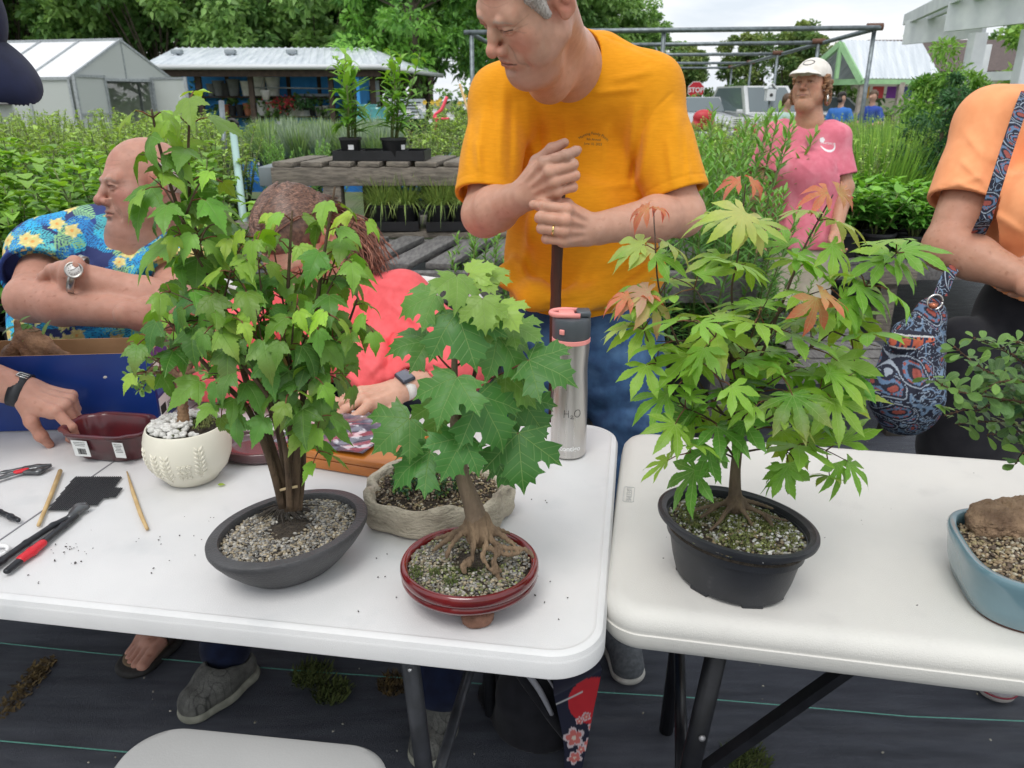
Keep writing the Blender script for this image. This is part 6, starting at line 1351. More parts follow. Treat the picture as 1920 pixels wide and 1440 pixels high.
M_brush=mat('brushed_steel',(.60,.58,.55),(.50,.48,.46),scale=50,rough=.30,metal=.92,stretch=(1,1,.02),bump=.05,bscale=900,rvar=.06)
M_lidg=mat('slate_plastic',hexc(78,84,90),rough=.45);M_lidp=mat('pink_plastic',hexc(244,156,150),rough=.4)
B=lambda VF:(VF[0]+np.array([*bp0,TZ]),VF[1])
obj('body',B(lathe([(.90,0),(.97,.002),(1,.006),(.995,.014),(.985,.016),(1,.018),(1.0,.10),(.985,.14),(.94,.17),(.93,.185),(.96,.205),(1.0,.222),(1.0,.235)],64,.0355,.0355)),M_brush,wb,autos=60)
obj('lid_ring',B(lathe([(1,.235),(1.035,.236),(1.035,.243),(1.0,.244)],64,.0355,.0355)),M_lidp,wb,autos=40)
obj('lid',B(lathe([(1.0,.244),(1.02,.245),(1.03,.268),(1.02,.280),(.97,.284),(.60,.286)],64,.0355,.0355)),M_lidg,wb,autos=40)
arc=[np.array([-.010+.030*cos(a)*1.0,.021*sin(a),.291]) for a in np.linspace(PI*.5,PI*1.5,16)]
arc=[np.array([.014,.021,.290])]+arc+[np.array([.014,-.021,.290])]
V,F=tube(arc,.0042,10);V[:,2]=.291+(V[:,2]-.291)*1.25
obj('carry_loop',xf(B((V,F)),rz=0),M_lidp,wb);obj('spout_cap',B(box(.026,.034,.012,(.022,0,.291),.004)),M_lidg,wb);obj('spout_cover',B(box(.030,.022,.006,(-.010,0,.291),.003)),M_lidp,wb)
obj('lid_button',B(box(.010,.004,.010,(-.020,-.0325,.262),.0015,rz=-.55)),M_lidp,wb)
def wrap(VF,r,cx,cy,z0):
    V=np.asarray(VF[0]);a=V[:,0]/r-PI/2;return np.stack([cx+r*np.cos(a),cy+r*np.sin(a),z0+V[:,1]],1),VF[1]
I4=Matrix.Identity(4)
hw=tube([(-.016,.008,0),(-.0165,-.008,0)],.0007,5),tube([(-.008,.008,0),(-.0075,-.007,0)],.0007,5),tube([(-.016,.0005,0),(-.008,.001,0)],.0007,5),tube([(-.004,-.004,0),(-.001,-.0025,0),(.001,-.005,0),(-.004,-.009,0),(.003,-.009,0)],.0006,5,sub=3),tube([(.010+.0062*cos(a),.001+.0075*sin(a),0) for a in np.linspace(0,2*PI,18)],.0007,5)
q=join(hw);q[0][:,2]=0
obj('handwriting',wrap((q[0]+[.004,0,0],q[1]),.0360,*bp0,TZ+.098),mat('marker_ink',(.06,.06,.06),rough=.6),wb,smooth=False)
q=text3d('contigo',.0145,I4,None,False,ext=0,bold=.0003);obj('logo',wrap((q[0]+[.001,0,0],q[1]),.0360,*bp0,TZ+.024),mat('logo_white',(.85,.85,.85),rough=.5),wb,smooth=False)
q=tube([(-.0010,.001,0),(0,-.001,0),(.0012,.001,0)],.0005,4)
bc=np.array([-.603,1.300]);wbp=empty('succulent_planter',(*bc,TZ),'round cream bowl planter with raised fern pattern, white pebbles and a stubby jade plant','planter')
M_cer=mat('cream_ceramic',hexc(226,222,206),hexc(218,214,198),scale=9,rough=.42,coat=.15,bump=.04,bscale=200)
prof=[(.52,0),(.60,.001),(.62,.004),(.66,.008),(.86,.026),(.97,.048),(1.0,.066),(.98,.084),(.93,.098),(.885,.106),(.865,.108),(.845,.106),(.84,.098),(.85,.09)]
obj('bowl',lathe(prof,72,.0775,.0775,0,(*bc,TZ)),M_cer,wbp)
def bowl_pt(a,z,o_=0.0):
    zs=[p[1] for p in prof[:10]];rs_=[p[0] for p in prof[:10]];r=np.interp(z,zs,rs_)*.0775+o_;return np.array([bc[0]+r*cos(a),bc[1]+r*sin(a),TZ+z])
pr=[]
for a0,z0,h_,n in ((-2.02,.022,.050,6),(-1.72,.020,.052,6),(-.93,.026,.058,7),(-2.45,.03,.045,5)):
    pr.append(tube([bowl_pt(a0,z0+h_*t,.0002) for t in np.linspace(0,1,8)],.0011,6))
    for k in range(n):
        z=z0+h_*(k+.6)/n;L_=.016*(1-.4*k/n)
        for s_ in (-1,1):
            a1=a0+s_*L_/.0775*.75;c0,c1_=bowl_pt(a0+s_*.012,z,.0003),bowl_pt(a1,z+.009,.0003);pr.append(tube([c0,(c0+c1_)/2,c1_],[.0010,.0026,.0008],8))
for k in range(9):
    a,z=-1.42+.11*(k % 3),.030+.012*(k//3);c0=bowl_pt(a,z,.0003)
    for j in range(5):b_=j*1.257+k;pr.append(tube([c0,bowl_pt(a+.055*cos(b_),z+.0045*sin(b_),.0003)],[.0012,.0018],6))
obj('relief',join(pr),M_cer,wbp)
obj('soil',lathe([(.84,.096),(.5,.103),(.01,.106)],32,.0775,.0775,0,(*bc,TZ)),MATS['potting_soil'],wbp)
rs=np.random.RandomState(6);pts=[];sz=[];cl=[]
for i in range(230):
    a,r=rs.rand()*2*PI,rs.rand()**.5*.060;x,y=r*cos(a),r*sin(a)
    if x>.012 and y>-.045:continue
    pts.append((bc[0]+x,bc[1]+y,TZ+.104+.008*rs.rand()+.006*(1-r/.06)));sz.append(rs.uniform(.0065,.0105));cl.append(np.array((.80,.79,.75))*rs.uniform(.85,1.05))
V,F,K=pebbles(pts,sz,cl,3);g_=obj('white_pebbles',(V,F),M_pebble,wbp,col=K);g_['kind']='stuff'
mo=[tuft((bc[0]+.028+.026*rs.normal()*.6,bc[1]+.005+.02*rs.normal(),TZ+.108),.010,40,seed=i,up=.8,wd=.0008) for i in range(22)];obj('moss',join(mo),MATS['lawn_moss'],wbp)
YB=1.30;qb=lambda x,y,o_=0.:YY(x,y,YB+o_)
tk_=[qb(344,795),qb(343,770),qb(341,740),qb(343,715),qb(350,700)]
V,F=tube(tk_,[.0115,.0095,.0092,.0098,.011],14,sub=8);V=V+(.0008*np.sin(V[:,2]*900))[:,None]*np.array([1,1,0])
obj('trunk',(V,F),mat('jade_bark',hexc(150,118,88),hexc(118,90,66),scale=60,rough=.8,bump=.5,bscale=200),wbp)
wood=[];Lj=Leaves(21);rs=np.random.RandomState(21)
for i,(pl,o_) in enumerate([([(343,715),(320,690),(285,670),(255,650)],0),([(345,715),(335,680),(310,640),(300,610)],.02),([(350,705),(365,670),(390,650),(420,640)],.0),([(345,712),(300,700),(262,700),(245,706)],-.03),([(350,705),(350,670),(360,630)],.03),([(345,708),(290,690),(268,720),(262,735)],-.03),([(350,700),(380,690),(400,700)],-.02)]):
    P_=[qb(x,y,o_*k/3) for k,(x,y) in enumerate(pl)];wood.append((tube(P_,list(np.linspace(.0055,.0018,len(P_))),8,sub=5),None))
    for k in range(26):
        t=rs.uniform(.45,1.0)*(len(P_)-1);j=min(int(t),len(P_)-2);c=P_[j]+(P_[j+1]-P_[j])*(t-j);d=rs.normal(size=3)+[0,-.3,.3];Lj.add('obo',c+d/np.linalg.norm(d)*.004,d,rs.normal(size=3)+[0,-.6,1],rs.uniform(.010,.018),np.array((.16,.30,.07))*rs.uniform(.7,1.3),droop=.2,fold=.1)
build_wood(wood,wbp,(1.0,.72,.55),(1,.7,.5));Lj.build('foliage',M_leaf_one,wbp)
tr_=empty('bonsai_tray',(-.515,1.405,TZ),'shallow dark maroon oval tray lying empty behind the cream bowl planter','tray')
obj('dish',lathe([(.80,0),(.92,.002),(.98,.010),(1,.020),(.99,.023),(.96,.023),(.94,.019),(.93,.014),(.5,.013),(.01,.013)],56,.085,.062,rad(-10),(-.515,1.405,TZ)),mat('maroon_glaze',hexc(74,44,46),hexc(92,62,66),scale=9,rough=.25,coat=.4),tr_)
rp=np.array([-.800,1.405]);rpo=empty('plastic_pot',(*rp,TZ),'empty dark red rectangular pot with notched corners and white price stickers, held by a hand','pot')
def lobed(o_,z,hw_=.088,hd_=.058):
    out=[];n_=96
    for k in range(n_):
        a=2*PI*k/n_;ca,sa=cos(a),sin(a);q=(abs(ca)**4+abs(sa)**4)**(-1/4);x,y=ca*q,sa*q
        nt_=1-.10*math.exp(-((abs(math.atan2(abs(sa),abs(ca)))-PI/4)/.16)**2);out.append((x*(hw_+o_)*nt_,y*(hd_+o_)*nt_))
    return [(x,y,z) for x,y in out]
rings=[(-.026,.003),(-.022,0),(-.018,.004),(-.010,.030),(-.004,.050),(.000,.056),(.004,.058),(.004,.062),(.000,.063),(-.004,.062),(-.0075,.056),(-.012,.030),(-.020,.008)]
V=[];F=[]
for (o_,z) in rings:V+=lobed(o_,z)
for i in range(len(rings)-1):
    for k in range(96):F.append((i*96+k,i*96+(k+1) % 96,(i+1)*96+(k+1) % 96,(i+1)*96+k))
F.append(tuple(range(95,-1,-1)));F.append(tuple(range(12*96,13*96)))
rzp=rad(-9);obj('pot',xf((V,F),(*rp,TZ),rz=rzp),mat('ox_red_plastic',hexc(72,32,38),hexc(96,26,34),scale=22,rough=.30,c3=hexc(58,40,42),scale3=9,coat=.2),rpo,autos=50)
M_lab=mat('sticker_white',hexc(222,224,222),rough=.5);M_ink=mat('print_black',(.02,.02,.02),rough=.6)
def sticker(c,ax,ay,w_,h_,par,bars=True,lines=3):
    Mx=frame(c,ax,ay);pl=box(w_,h_,.0006,(0,0,0));Mn=np.array(Mx);T=lambda VF:(VF[0] @ Mn[:3,:3].T+Mn[:3,3],VF[1])
    lb=obj('label',T(pl),M_lab,par,smooth=False);pr=[];rs=random.Random(2)
    if bars:
        x=-w_*.22
        while x<w_*.30:b_=rs.choice((.0006,.0009,.0014));pr.append(box(b_,h_*.36,.0003,(x,-h_*.18,.0005)));x+=b_+rs.choice((.0006,.0009))
    for k in range(lines):pr.append(box(w_*rs.uniform(.5,.75),.0008,.0003,(0,h_*(.38-.10*k),.0005)))
    obj('print',T(join(pr)),M_ink,lb,smooth=False)
R4=np.array(Matrix.Rotation(rzp,3,'Z'));rq=lambda x,y,z:R4 @ np.array([x,y,0])+np.array([*rp,TZ+z])
tilt=np.array([0,-.13,1.0]);sticker(rq(-.030,-.0545,.032),R4 @ [1,0,0],tilt,.034,.036,rpo);sticker(rq(.052,-.0545,.034),R4 @ [1,0,0],tilt,.022,.034,rpo,bars=False,lines=6)
bx0=np.array([-1.02,1.575]);bb=empty('cardboard_box',(*bx0,TZ),'open blue printed cardboard box with brown inside, standing at the back of the white table','box')
w_,d_,h_,t_=.50,.115,.168,.003;rzb=rad(5);RB=np.array(Matrix.Rotation(rzb,3,'Z'));bq=lambda x,y,z=0.:RB @ np.array([x,y,0])+np.array([bx0[0],bx0[1],TZ+z])
M_bb=mat('blue_print_card',hexc(14,56,132),hexc(10,48,120),scale=6,rough=.38,coat=.1);M_kr=mat('kraft_card',hexc(166,128,92),hexc(150,114,80),scale=12,rough=.85)
def wall(a,b,name,m_out):
    o_=obj(name,beam(bq(a[0],a[1],h_/2),bq(b[0],b[1],h_/2),t_,h_),[m_out,M_kr],bb,smooth=False);return o_
fr=wall((-w_/2,-d_/2),(w_/2,-d_/2),'front_panel',M_bb);bk_=wall((-w_/2,d_/2),(w_/2,d_/2),'back_panel',M_bb);en=wall((w_/2-.001,-d_/2+.002),(w_/2-.001,d_/2-.002),'end_panel',M_bb);wall((-w_/2,-d_/2+.002),(-w_/2,d_/2-.002),'end_panel',M_bb)
for ob_,nrm in ((fr,RB @ [0,1,0]),(bk_,RB @ [0,-1,0]),(en,RB @ [-1,0,0])):
    for p in ob_.data.polygons:
        if np.dot(np.array(p.normal),nrm)>.9 or p.normal.z>.9:p.material_index=1
obj('bottom_panel',box(w_-.006,d_-.006,.003,(0,0,0),M=Matrix.Rotation(rzb,3,'Z')) if False else xf(box(w_-.008,d_-.008,.003),bq(0,0,.002),rz=rzb),M_kr,bb,smooth=False)
ex,ey=RB @ np.array([1,0,0.]),RB @ np.array([0,1.,0]);c=bq(w_/2+.0012,0,.055);ay=np.array([0,0,1.])
def eplate(u,v,su,sv,m,lift=0.0,par=en):Mx=np.array(frame(c+ey*u+ay*v+ex*lift,ey,ay));q=box(su,sv,.0006);return (q[0] @ Mx[:3,:3].T+Mx[:3,3],q[1]),m
for (u,v,su,sv,m,l_) in ((-.030,-.020,.040,.050,M_lab,0),(-.034,.024,.032,.026,mat('label_blue',hexc(60,96,160),rough=.5),0),(.006,.028,.030,.022,mat('label_green',hexc(40,110,70),rough=.5),0),(.006,-.012,.030,.052,M_lab,0),(.036,.002,.024,.040,mat('label_red',hexc(190,50,56),rough=.5),0)):
    g_,m_=eplate(u,v,su,sv,m,l_);obj('label',g_,m_,en,smooth=False)
pr=[];x=-.046
while x<-.016:pr.append(eplate(x,-.024,.0011,.020,None,.0006)[0]);x+=.0021
pr.append(text3d('151',.017,frame(c+ey*.006+ay*-.026+ex*.0008,ey,ay),None,False,ext=.0002,bold=.0004));lf_=[np.array([x_,y_]) for x_,y_ in NOR]
Vl,Fl,*_=LEAF['nor'];Mx=np.array(frame(c+ey*.006+ay*-.004+ex*.0009,ey,ay));pr.append((np.stack([Vl[:,0]*.012,Vl[:,1]*.012,0*Vl[:,0]],1) @ Mx[:3,:3].T+Mx[:3,3],[tuple(f) for f in Fl]))
obj('print',join(pr),M_ink,en,smooth=False)
s=SDF();qs_=lambda x,y,o_=0.:YY(x,y,1.565+o_)
s.chain([qs_(100,735),qs_(85,690),qs_(62,640),qs_(56,632)],[.045,.034,.024,.022],.02);s.cone(qs_(40,640),qs_(32,605),.010,.007,.015)
s.chain([qs_(40,640),qs_(22,665),qs_(30,700),qs_(45,735)],[.014,.018,.016,.014],.012);s.chain([qs_(85,640),qs_(100,660,-.01),qs_(125,670,-.01),qs_(130,695,-.01)],[.012,.011,.009,.005],.010)
s.chain([qs_(110,690),qs_(118,700)],[.020,.022],.02);s.chain([qs_(45,660,-.02),qs_(60,700,-.03),qs_(64,735,-.03)],[.006,.007,.005],.008)
s.disp(lambda X:.0018*wav(X,90,7)+.0008*wav(X,350,6,8))
stp=empty('woody_stump',qs_(85,790),'thick brown root stump with a cut top rising out of the blue box','stump')
obj('trunk',s.mesh(.0022),mat('stump_bark',hexc(132,96,68),hexc(94,66,46),scale=40,rough=.7,bump=.5,bscale=180,c3=hexc(160,122,92),scale3=30),stp)
obj('cut_face',xf(lathe([(1,-.001),(.95,.001),(.01,.0012)],20,.018,.018),qs_(58,622)+[0,0,0.003],rx=rad(-8)),mat('cut_wood',hexc(140,120,96),hexc(90,74,56),scale=140,rough=.9),stp)
Lj=Leaves(31);rs=np.random.RandomState(31)
for k in range(9):Lj.add('ova',qs_(40+rs.rand()*45,625-rs.rand()*18),np.array([rs.normal(),-.4,.6*rs.normal()]),np.array([0,-.5,1]),rs.uniform(.022,.036),np.array((.10,.26,.04))*rs.uniform(.7,1.4))
for (a,b) in (((30,612),(-10,622)),((35,606),(50,588)),((80,632),(84,600))):
    p0,p1=qs_(*a),qs_(*b);Lj.add('lan',p0,p1-p0,np.array([0,-.6,.8]),np.linalg.norm(p1-p0),(.18,.30,.10))
Lj.build('foliage',M_leaf_one,stp)
cbw=empty('stone_bowl',(*qs_(152,700)[:2],TZ+.02),'small rough grey stone-textured bowl nested inside the blue box beside the stump','bowl')
obj('bowl',lathe([(.6,-.04),(.9,-.03),(1,.0),(1.02,.012),(.94,.014),(.88,.004),(.80,-.02),(.3,-.03)],32,.030,.028,0,qs_(152,688)+[0,0.0,-.006],wob=lambda x,y,z,a:(x*(1+.05*sin(a*5)),y*(1+.04*sin(a*7)),z+.001*sin(a*6))),mat('grey_stone',hexc(170,164,154),hexc(120,114,106),scale=60,rough=.85,bump=.5,bscale=200),cbw)
s=SDF();s.ell(qs_(205,698),(.042,.03,.026),.02).ell(qs_(245,700),(.04,.03,.026),.02).ell(qs_(275,690),(.03,.026,.028),.02);s.disp(lambda X:.003*wav(X,120,8)+.0015*wav(X,320,6,9))
ms=s.mesh(.0025);thing('crumpled_bag',ms,mat('white_film',hexc(214,208,200),hexc(190,184,176),scale=30,rough=.35),'crumpled whitish plastic bag stuffed in the blue box behind the cream planter','bag')
wc=np.array([-.300,1.405]);rzw=rad(-19);RW=np.array(Matrix.Rotation(rzw,3,'Z'));wq=lambda x,y,z:RW @ np.array([x,y,0])+np.array([wc[0],wc[1],TZ+z])
wbx=empty('wooden_box',(*wc,TZ),'flat orange varnished wooden box lying on the white table behind the stone planter','wooden box')
M_var=mat('varnished_pine',hexc(196,120,48),hexc(168,96,34),scale=7,rough=.28,coat=.3,stretch=(.25,3,3),detail=8)
obj('base',xf(box(.245,.185,.020,(0,0,.010),.002),(*wc,TZ),rz=rzw),M_var,wbx);obj('lid',xf(box(.249,.189,.014,(0,0,.0285),.003),(*wc,TZ),rz=rzw),M_var,wbx)
V=[];F=[];nx,ny=44,34
for j in range(ny):
    for i in range(nx):V.append(wq(-.150+.20*i/(nx-1),-.085+.165*j/(ny-1),.0405))
V=np.array(V)
for j in range(ny-1):
    for i in range(nx-1):a=j*nx+i;F.append((a,a+1,a+nx+1,a+nx))
V[:,2]+=.0022+.0020*wav(V,60,6)+.0008*wav(V,190,6,8)
thing('plastic_sleeve',(V,F),mat('printed_sleeve',hexc(120,116,132),hexc(70,68,84),scale=26,rough=.10,c3=hexc(214,214,222),scale3=34,lo3=.56,hi3=.62,coat=.8),'glossy clear sleeve of dark prints lying on the wooden box beneath the hand','plastic sleeve')
sc_=np.array([-.130,1.165]);rpn=empty('rock_planter',(*sc_,TZ),'low cream faux-rock planter with tiny dark shrubs, standing behind the red pot','planter')
def rockw(x,y,z,a):
    k=1+.05*sin(3*a+1)+.035*sin(7*a)+.02*sin(13*a);return x*k,y*k,z+(.004*sin(5*a+2)+.003*sin(9*a) if z>.03 else 0)
V,F=lathe([(.90,0),(.96,.004),(1.0,.014),(.985,.026),(1.0,.038),(.99,.050),(.95,.056),(.90,.055),(.86,.050),(.84,.042),(.80,.03)],96,.124,.092,rad(-8),(*sc_,TZ),2.6,wob=rockw)
V=V+.0018*np.stack([wav(V,120,7,1,(1,1,2.5)),wav(V,120,7,5,(1,1,2.5)),wav(V,90,6,9)*.5],1)*(V[:,2:3]>TZ+.003)
obj('planter',(V,F),mat('cast_stone',hexc(206,196,176),hexc(166,156,138),scale=16,rough=.85,bump=.8,bscale=110,stretch=(1,1,2.2),c3=hexc(128,120,106),scale3=30,lo3=.56,hi3=.75),rpn)
fill_pot(rpn,sc_,.104,.077,rad(-8),TZ+.046,.006,1500,BR+[(.08,.06,.05)],.0026,15,pw=2.6)
Lj=Leaves(41);rs=np.random.RandomState(41);wood=[]
for k in range(34):
    a,r=rs.rand()*2*PI,rs.rand()**.5;b=np.array([sc_[0]+.085*r*cos(a),sc_[1]+.058*r*sin(a),TZ+.052]);tp_=b+np.array([rs.normal()*.014,rs.normal()*.012,rs.uniform(.018,.042)]);wood.append((tube([b,tp_],[.0012,.0006],5),None))
    for j in range(34):p=b+(tp_-b)*rs.uniform(.25,1);d=rs.normal(size=3)*[1,1,.6];Lj.add('obo',p,d,rs.normal(size=3)*.5+[0,0,1],rs.uniform(.005,.009),np.array((.035,.10,.045) if rs.rand()<.75 else (.16,.22,.05))*rs.uniform(.7,1.4),droop=.1,fold=.1)
build_wood(wood,rpn,(.3,.22,.16),(1,1,1));Lj.build('foliage',M_leaf_one,rpn)
M_blk=mat('blackened_steel',hexc(44,46,50),hexc(60,62,66),scale=60,rough=.35,metal=.6);M_redg=mat('red_vinyl',hexc(206,34,48),rough=.4);M_stl=mat('worn_steel',hexc(120,122,124),hexc(90,92,94),scale=60,rough=.3,metal=.8)
gz=lambda x,y,z=.006:G(x,y,TZ+z)
tl_=empty('branch_cutter',gz(120,985,0),'black steel branch cutter with red grip ends, lying open on the white table','cutter')
def blade(pts,rr,name,m,par,flat=.6):
    s=SDF();s.chain(pts,rr,.004,'u',((0,0,1),flat));return obj(name,s.mesh(.0012),m,par)
blade([gz(138,966),gz(100,985),gz(50,1018),gz(5,1050),gz(-40,1085)],[.0055,.0058,.0060,.0062,.0062],'handle',M_blk,tl_,.8)
blade([gz(142,968),gz(120,985),gz(80,1018),gz(45,1045),gz(14,1070)],[.0055,.0058,.0060,.0064,.0058],'handle',M_blk,tl_,.8)
blade([gz(79,1019,.0068),gz(60,1034,.0070),gz(40,1048,.0068)],[.0072,.0078,.0074],'grip',M_redg,tl_,.85)
blade([gz(132,968,.008),gz(150,954,.008),gz(161,951,.008)],[.0065,.0092,.0065],'jaw',M_stl,tl_,.7);blade([gz(134,962,.007),gz(147,950,.007),gz(157,946,.007)],[.005,.0075,.006],'jaw',M_stl,tl_,.7)
tl_=empty('pliers',gz(50,882,0),'steel pliers with a red band on the handle, lying near the blue box','pliers')
blade([gz(-30,893),gz(10,885),gz(50,877)],[.004,.0045,.005],'handle',M_stl,tl_);blade([gz(-30,907),gz(10,893),gz(50,882)],[.004,.0045,.005],'handle',M_stl,tl_)
blade([gz(48,879,.007),gz(70,876,.007),gz(94,871,.007)],[.0085,.0085,.0030],'jaw',M_stl,tl_);blade([gz(48,884,.006),gz(72,883,.006),gz(95,874,.006)],[.007,.0080,.0030],'jaw',M_stl,tl_);blade([gz(31,885,.008),gz(49,881,.008)],[.0060,.0062],'grip',M_redg,tl_)
thing('tool_handle',blade.__call__ and (lambda s:s.mesh(.0012))(SDF().chain([gz(-30,950),gz(0,960),gz(20,969),gz(34,975)],[.004,.0045,.005,.0042],.004)),M_blk,'black curved tool handle poking in from the left edge of the white table','tool')
thing('white_ring',tube([gz(-8,1035,.004)+np.array([.016*cos(a),.018*sin(a),0]) for a in np.linspace(0,2*PI,33)],.0035,8),mat('ring_plastic',(.8,.8,.8),rough=.35),'white plastic ring at the left edge beside the black cutter handle','ring')
M_bam=mat('bamboo',hexc(206,178,128),hexc(186,156,108),scale=40,rough=.6,stretch=(1,1,1))
thing('chopstick',tube([gz(113,883,.004),gz(95,930,.004),gz(72,985,.004)],[.0042,.0038,.0030],10),M_bam,'thick bamboo chopstick lying left of the black mesh','chopstick')
thing('chopstick',tube([gz(238,884,.003),gz(250,925,.003),gz(264,965,.003),gz(276,992,.003)],[.0012,.0034,.0034,.0028],10),M_bam,'pointed bamboo chopstick lying right of the black mesh','chopstick')
poly=[(140,896),(229,896),(214,916),(230,917),(217,934),(194,936),(182,949),(140,949),(127,958),(90,958)]
pw_=[G(x,y,TZ) for x,y in poly];e1=(pw_[1]-pw_[0])/np.linalg.norm(pw_[1]-pw_[0]);e2=np.cross([0,0,1.],e1);pl2=[((p-pw_[9]) @ e1,(p-pw_[9]) @ e2) for p in pw_]
def inpoly(x,y,pg):
    c=False;j=len(pg)-1
    for i in range(len(pg)):
        if (pg[i][1]>y)!=(pg[j][1]>y) and x<(pg[j][0]-pg[i][0])*(y-pg[i][1])/(pg[j][1]-pg[i][1])+pg[i][0]:c=not c
        j=i
    return c
xs=[p[0] for p in pl2];ys=[p[1] for p in pl2];pr=[];stp_=.0036
for ax_ in (0,1):
    lo_,hi_=(min(ys),max(ys)) if ax_==0 else (min(xs),max(xs));l2_,h2_=(min(xs),max(xs)) if ax_==0 else (min(ys),max(ys))
    for v in np.arange(lo_,hi_,stp_):
        st0=None
        for u in np.arange(l2_,h2_+stp_,stp_/3):
            ins_=inpoly(u,v,pl2) if ax_==0 else inpoly(v,u,pl2)
            if ins_ and st0 is None:st0=u
            if not ins_ and st0 is not None:
                a,b=((st0,v),(u,v)) if ax_==0 else ((v,st0),(v,u));A_,B_=pw_[9]+e1*a[0]+e2*a[1],pw_[9]+e1*b[0]+e2*b[1]
                if np.linalg.norm(B_-A_)>.001:pr.append(beam(A_+[0,0,.0018+.0009*ax_],B_+[0,0,.0018+.0009*ax_],.0016,.0008))
                st0=None
thing('drainage_mesh',join(pr),mat('black_mesh',hexc(40,42,46),rough=.5),'piece of black plastic drainage mesh with stepped corners lying on the white table','mesh',smooth=False)
Lj=Leaves(51);Lj.add('ova',gz(408,909,.002),np.array([1,.2,0]),np.array([0,-.2,1]),.014,(.30,.42,.06),droop=.1)
thing('fallen_leaf',(np.concatenate(Lj.V),np.concatenate(Lj.F)),M_leaf_one,'tiny fallen green leaf on the white table beside the cream planter','leaf',col=np.concatenate(Lj.C),uv=np.concatenate(Lj.U))
tb_=empty('tote_bag',(.13,1.43,0),'navy tote bag with red sun and pink blossom print, leaning under the table corner','bag')
c0,c1_,c2_,c3_=P(1035,1250,1.735),P(1112,1205,1.72),P(1088,1392,1.80),P(1060,1385,1.80)
V=[];F=[];n=60
for j in range(n):
    for i in range(n):
        s_,t_=i/(n-1),j/(n-1);p=(c0*(1-s_)+c1_*s_)*(1-t_)+(c3_*(1-s_)+c2_*s_)*t_;V.append(p)
V=np.array(V);nrm=np.cross(c1_-c0,c3_-c0);nrm /= np.linalg.norm(nrm);nrm=nrm if nrm @ FW<0 else -nrm
w_=V-CAM;D_=w_ @ FW;X_=960+FPX*(w_ @ RT)/D_;Y_=720-FPX*(w_ @ UP)/D_
K=np.tile(np.array([.012,.014,.035]),(len(V),1));r=np.hypot(X_-1100,Y_-1262);K[r<42]=(.55,.02,.03)
rs=np.random.RandomState(3)
for (fx,fy,R) in ((1070,1328,20),(1090,1290,9),(1078,1298,8),(1098,1340,12),(1075,1365,14),(1085,1350,9),(1100,1310,7)):
    a=np.arctan2(Y_-fy,X_-fx)+rs.rand();r=np.hypot(X_-fx,Y_-fy);pt=R*(.6+.4*np.abs(np.cos(2.5*a)));K[r<pt]=(.62,.52,.54);K[r<pt*.75]=(.62,.16,.14);K[r<R*.2]=(.7,.6,.5)
K[(np.abs(Y_-(1262-(X_-1046)*.5))<1.5) & (X_<1082)]=(.6,.6,.6)
for j in range(n-1):
    for i in range(n-1):a=j*n+i;F.append((a,a+1,a+n+1,a+n))
V=V+nrm*(.004*wav(V,30,6))[:,None]
o_=obj('front_panel',(V,F),mat('printed_tote',(1,1,1),(.92,.92,.92),scale=30,rough=.6,vcol=True),tb_,col=K);md=o_.modifiers.new('thickness','SOLIDIFY');md.thickness=.09;md.offset=-1 if True else 1
s=SDF();s.cone(P(1000,1300,1.80),P(1010,1400,1.88),.09,.11,.05);s.cone(P(960,1330,1.95),P(1040,1400,1.95),.10,.10,.05);s.disp(lambda X:.006*wav(X,26,6));s.plane([0,0,.004],(0,0,-1),.004)
bp2=empty('backpack',(-.0,1.60,0),'black backpack with grey-trimmed straps standing on the cloth behind the table leg','backpack')
obj('pack',s.mesh(.006),cloth_mat('black_nylon',(.010,.010,.013),(.016,.016,.02)),bp2)
obj('strap',tube([P(975,1262,1.73),P(1010,1310,1.72),P(1040,1350,1.73),P(1075,1400,1.76),P(1095,1460,1.80)],[.012,.014,.014,.012,.010],8,sub=4),MATS['black_nylon'],bp2)
obj('strap_trim',tube([P(985,1258,1.715),P(1012,1295,1.70),P(1035,1340,1.705)],[.007,.007,.005],8,sub=4),mat('grey_webbing',hexc(150,150,156),rough=.6),bp2)
obj('strap',tube([P(1020,1262,1.71),P(1045,1300,1.70),P(1062,1335,1.71),P(1080,1390,1.74)],[.003]*4,6,sub=4),MATS['grey_webbing'],bp2)
def resin_chair(x,y,rz,label):
    e=empty('resin_chair',(x,y,0),label,'chair',rz=0);M_r=mat('white_resin',(.72,.71,.69),(.66,.65,.63),scale=8,rough=.4);R=np.array(Matrix.Rotation(rz,3,'Z'));T=lambda v:R @ np.array(v,float)+np.array([x,y,0])
    Tm=lambda VF:(VF[0] @ R.T+np.array([x,y,0]),VF[1])
    obj('seat',Tm(box(.46,.44,.03,(0,0,.43),.012,3)),M_r,e)
    for a in (-1,1):
        obj('leg',tube([T((a*.21,-.20,.42)),T((a*.25,-.25,.0))],[.022,.018],8),M_r,e);obj('leg',tube([T((a*.20,.20,.42)),T((a*.22,.30,.0))],[.022,.018],8),M_r,e)
        obj('armrest',tube([T((a*.26,-.22,.0+.42)),T((a*.27,-.22,.63)),T((a*.27,.0,.66)),T((a*.25,.25,.68))],[.018,.022,.024,.020],8,sub=4),M_r,e)
    arc_=[T((.26*sin(t)*1.0,.27+.02*cos(t),.68+.17*cos(t*1.0)**.5 if abs(t)<1.5 else .68)) for t in np.linspace(-1.45,1.45,15)]
    obj('back_frame',tube([T((-.20,.21,.42))]+arc_+[T((.20,.21,.42))],.021,8),M_r,e)
    for k in range(5):u=(k-2)*.085;obj('slat',beam(T((u*.9,.225,.44)),T((u,.285,.835-.35*abs(u)**1.6*3)),.040,.010,.003,up=(0,1,0)),M_r,e)
    return e
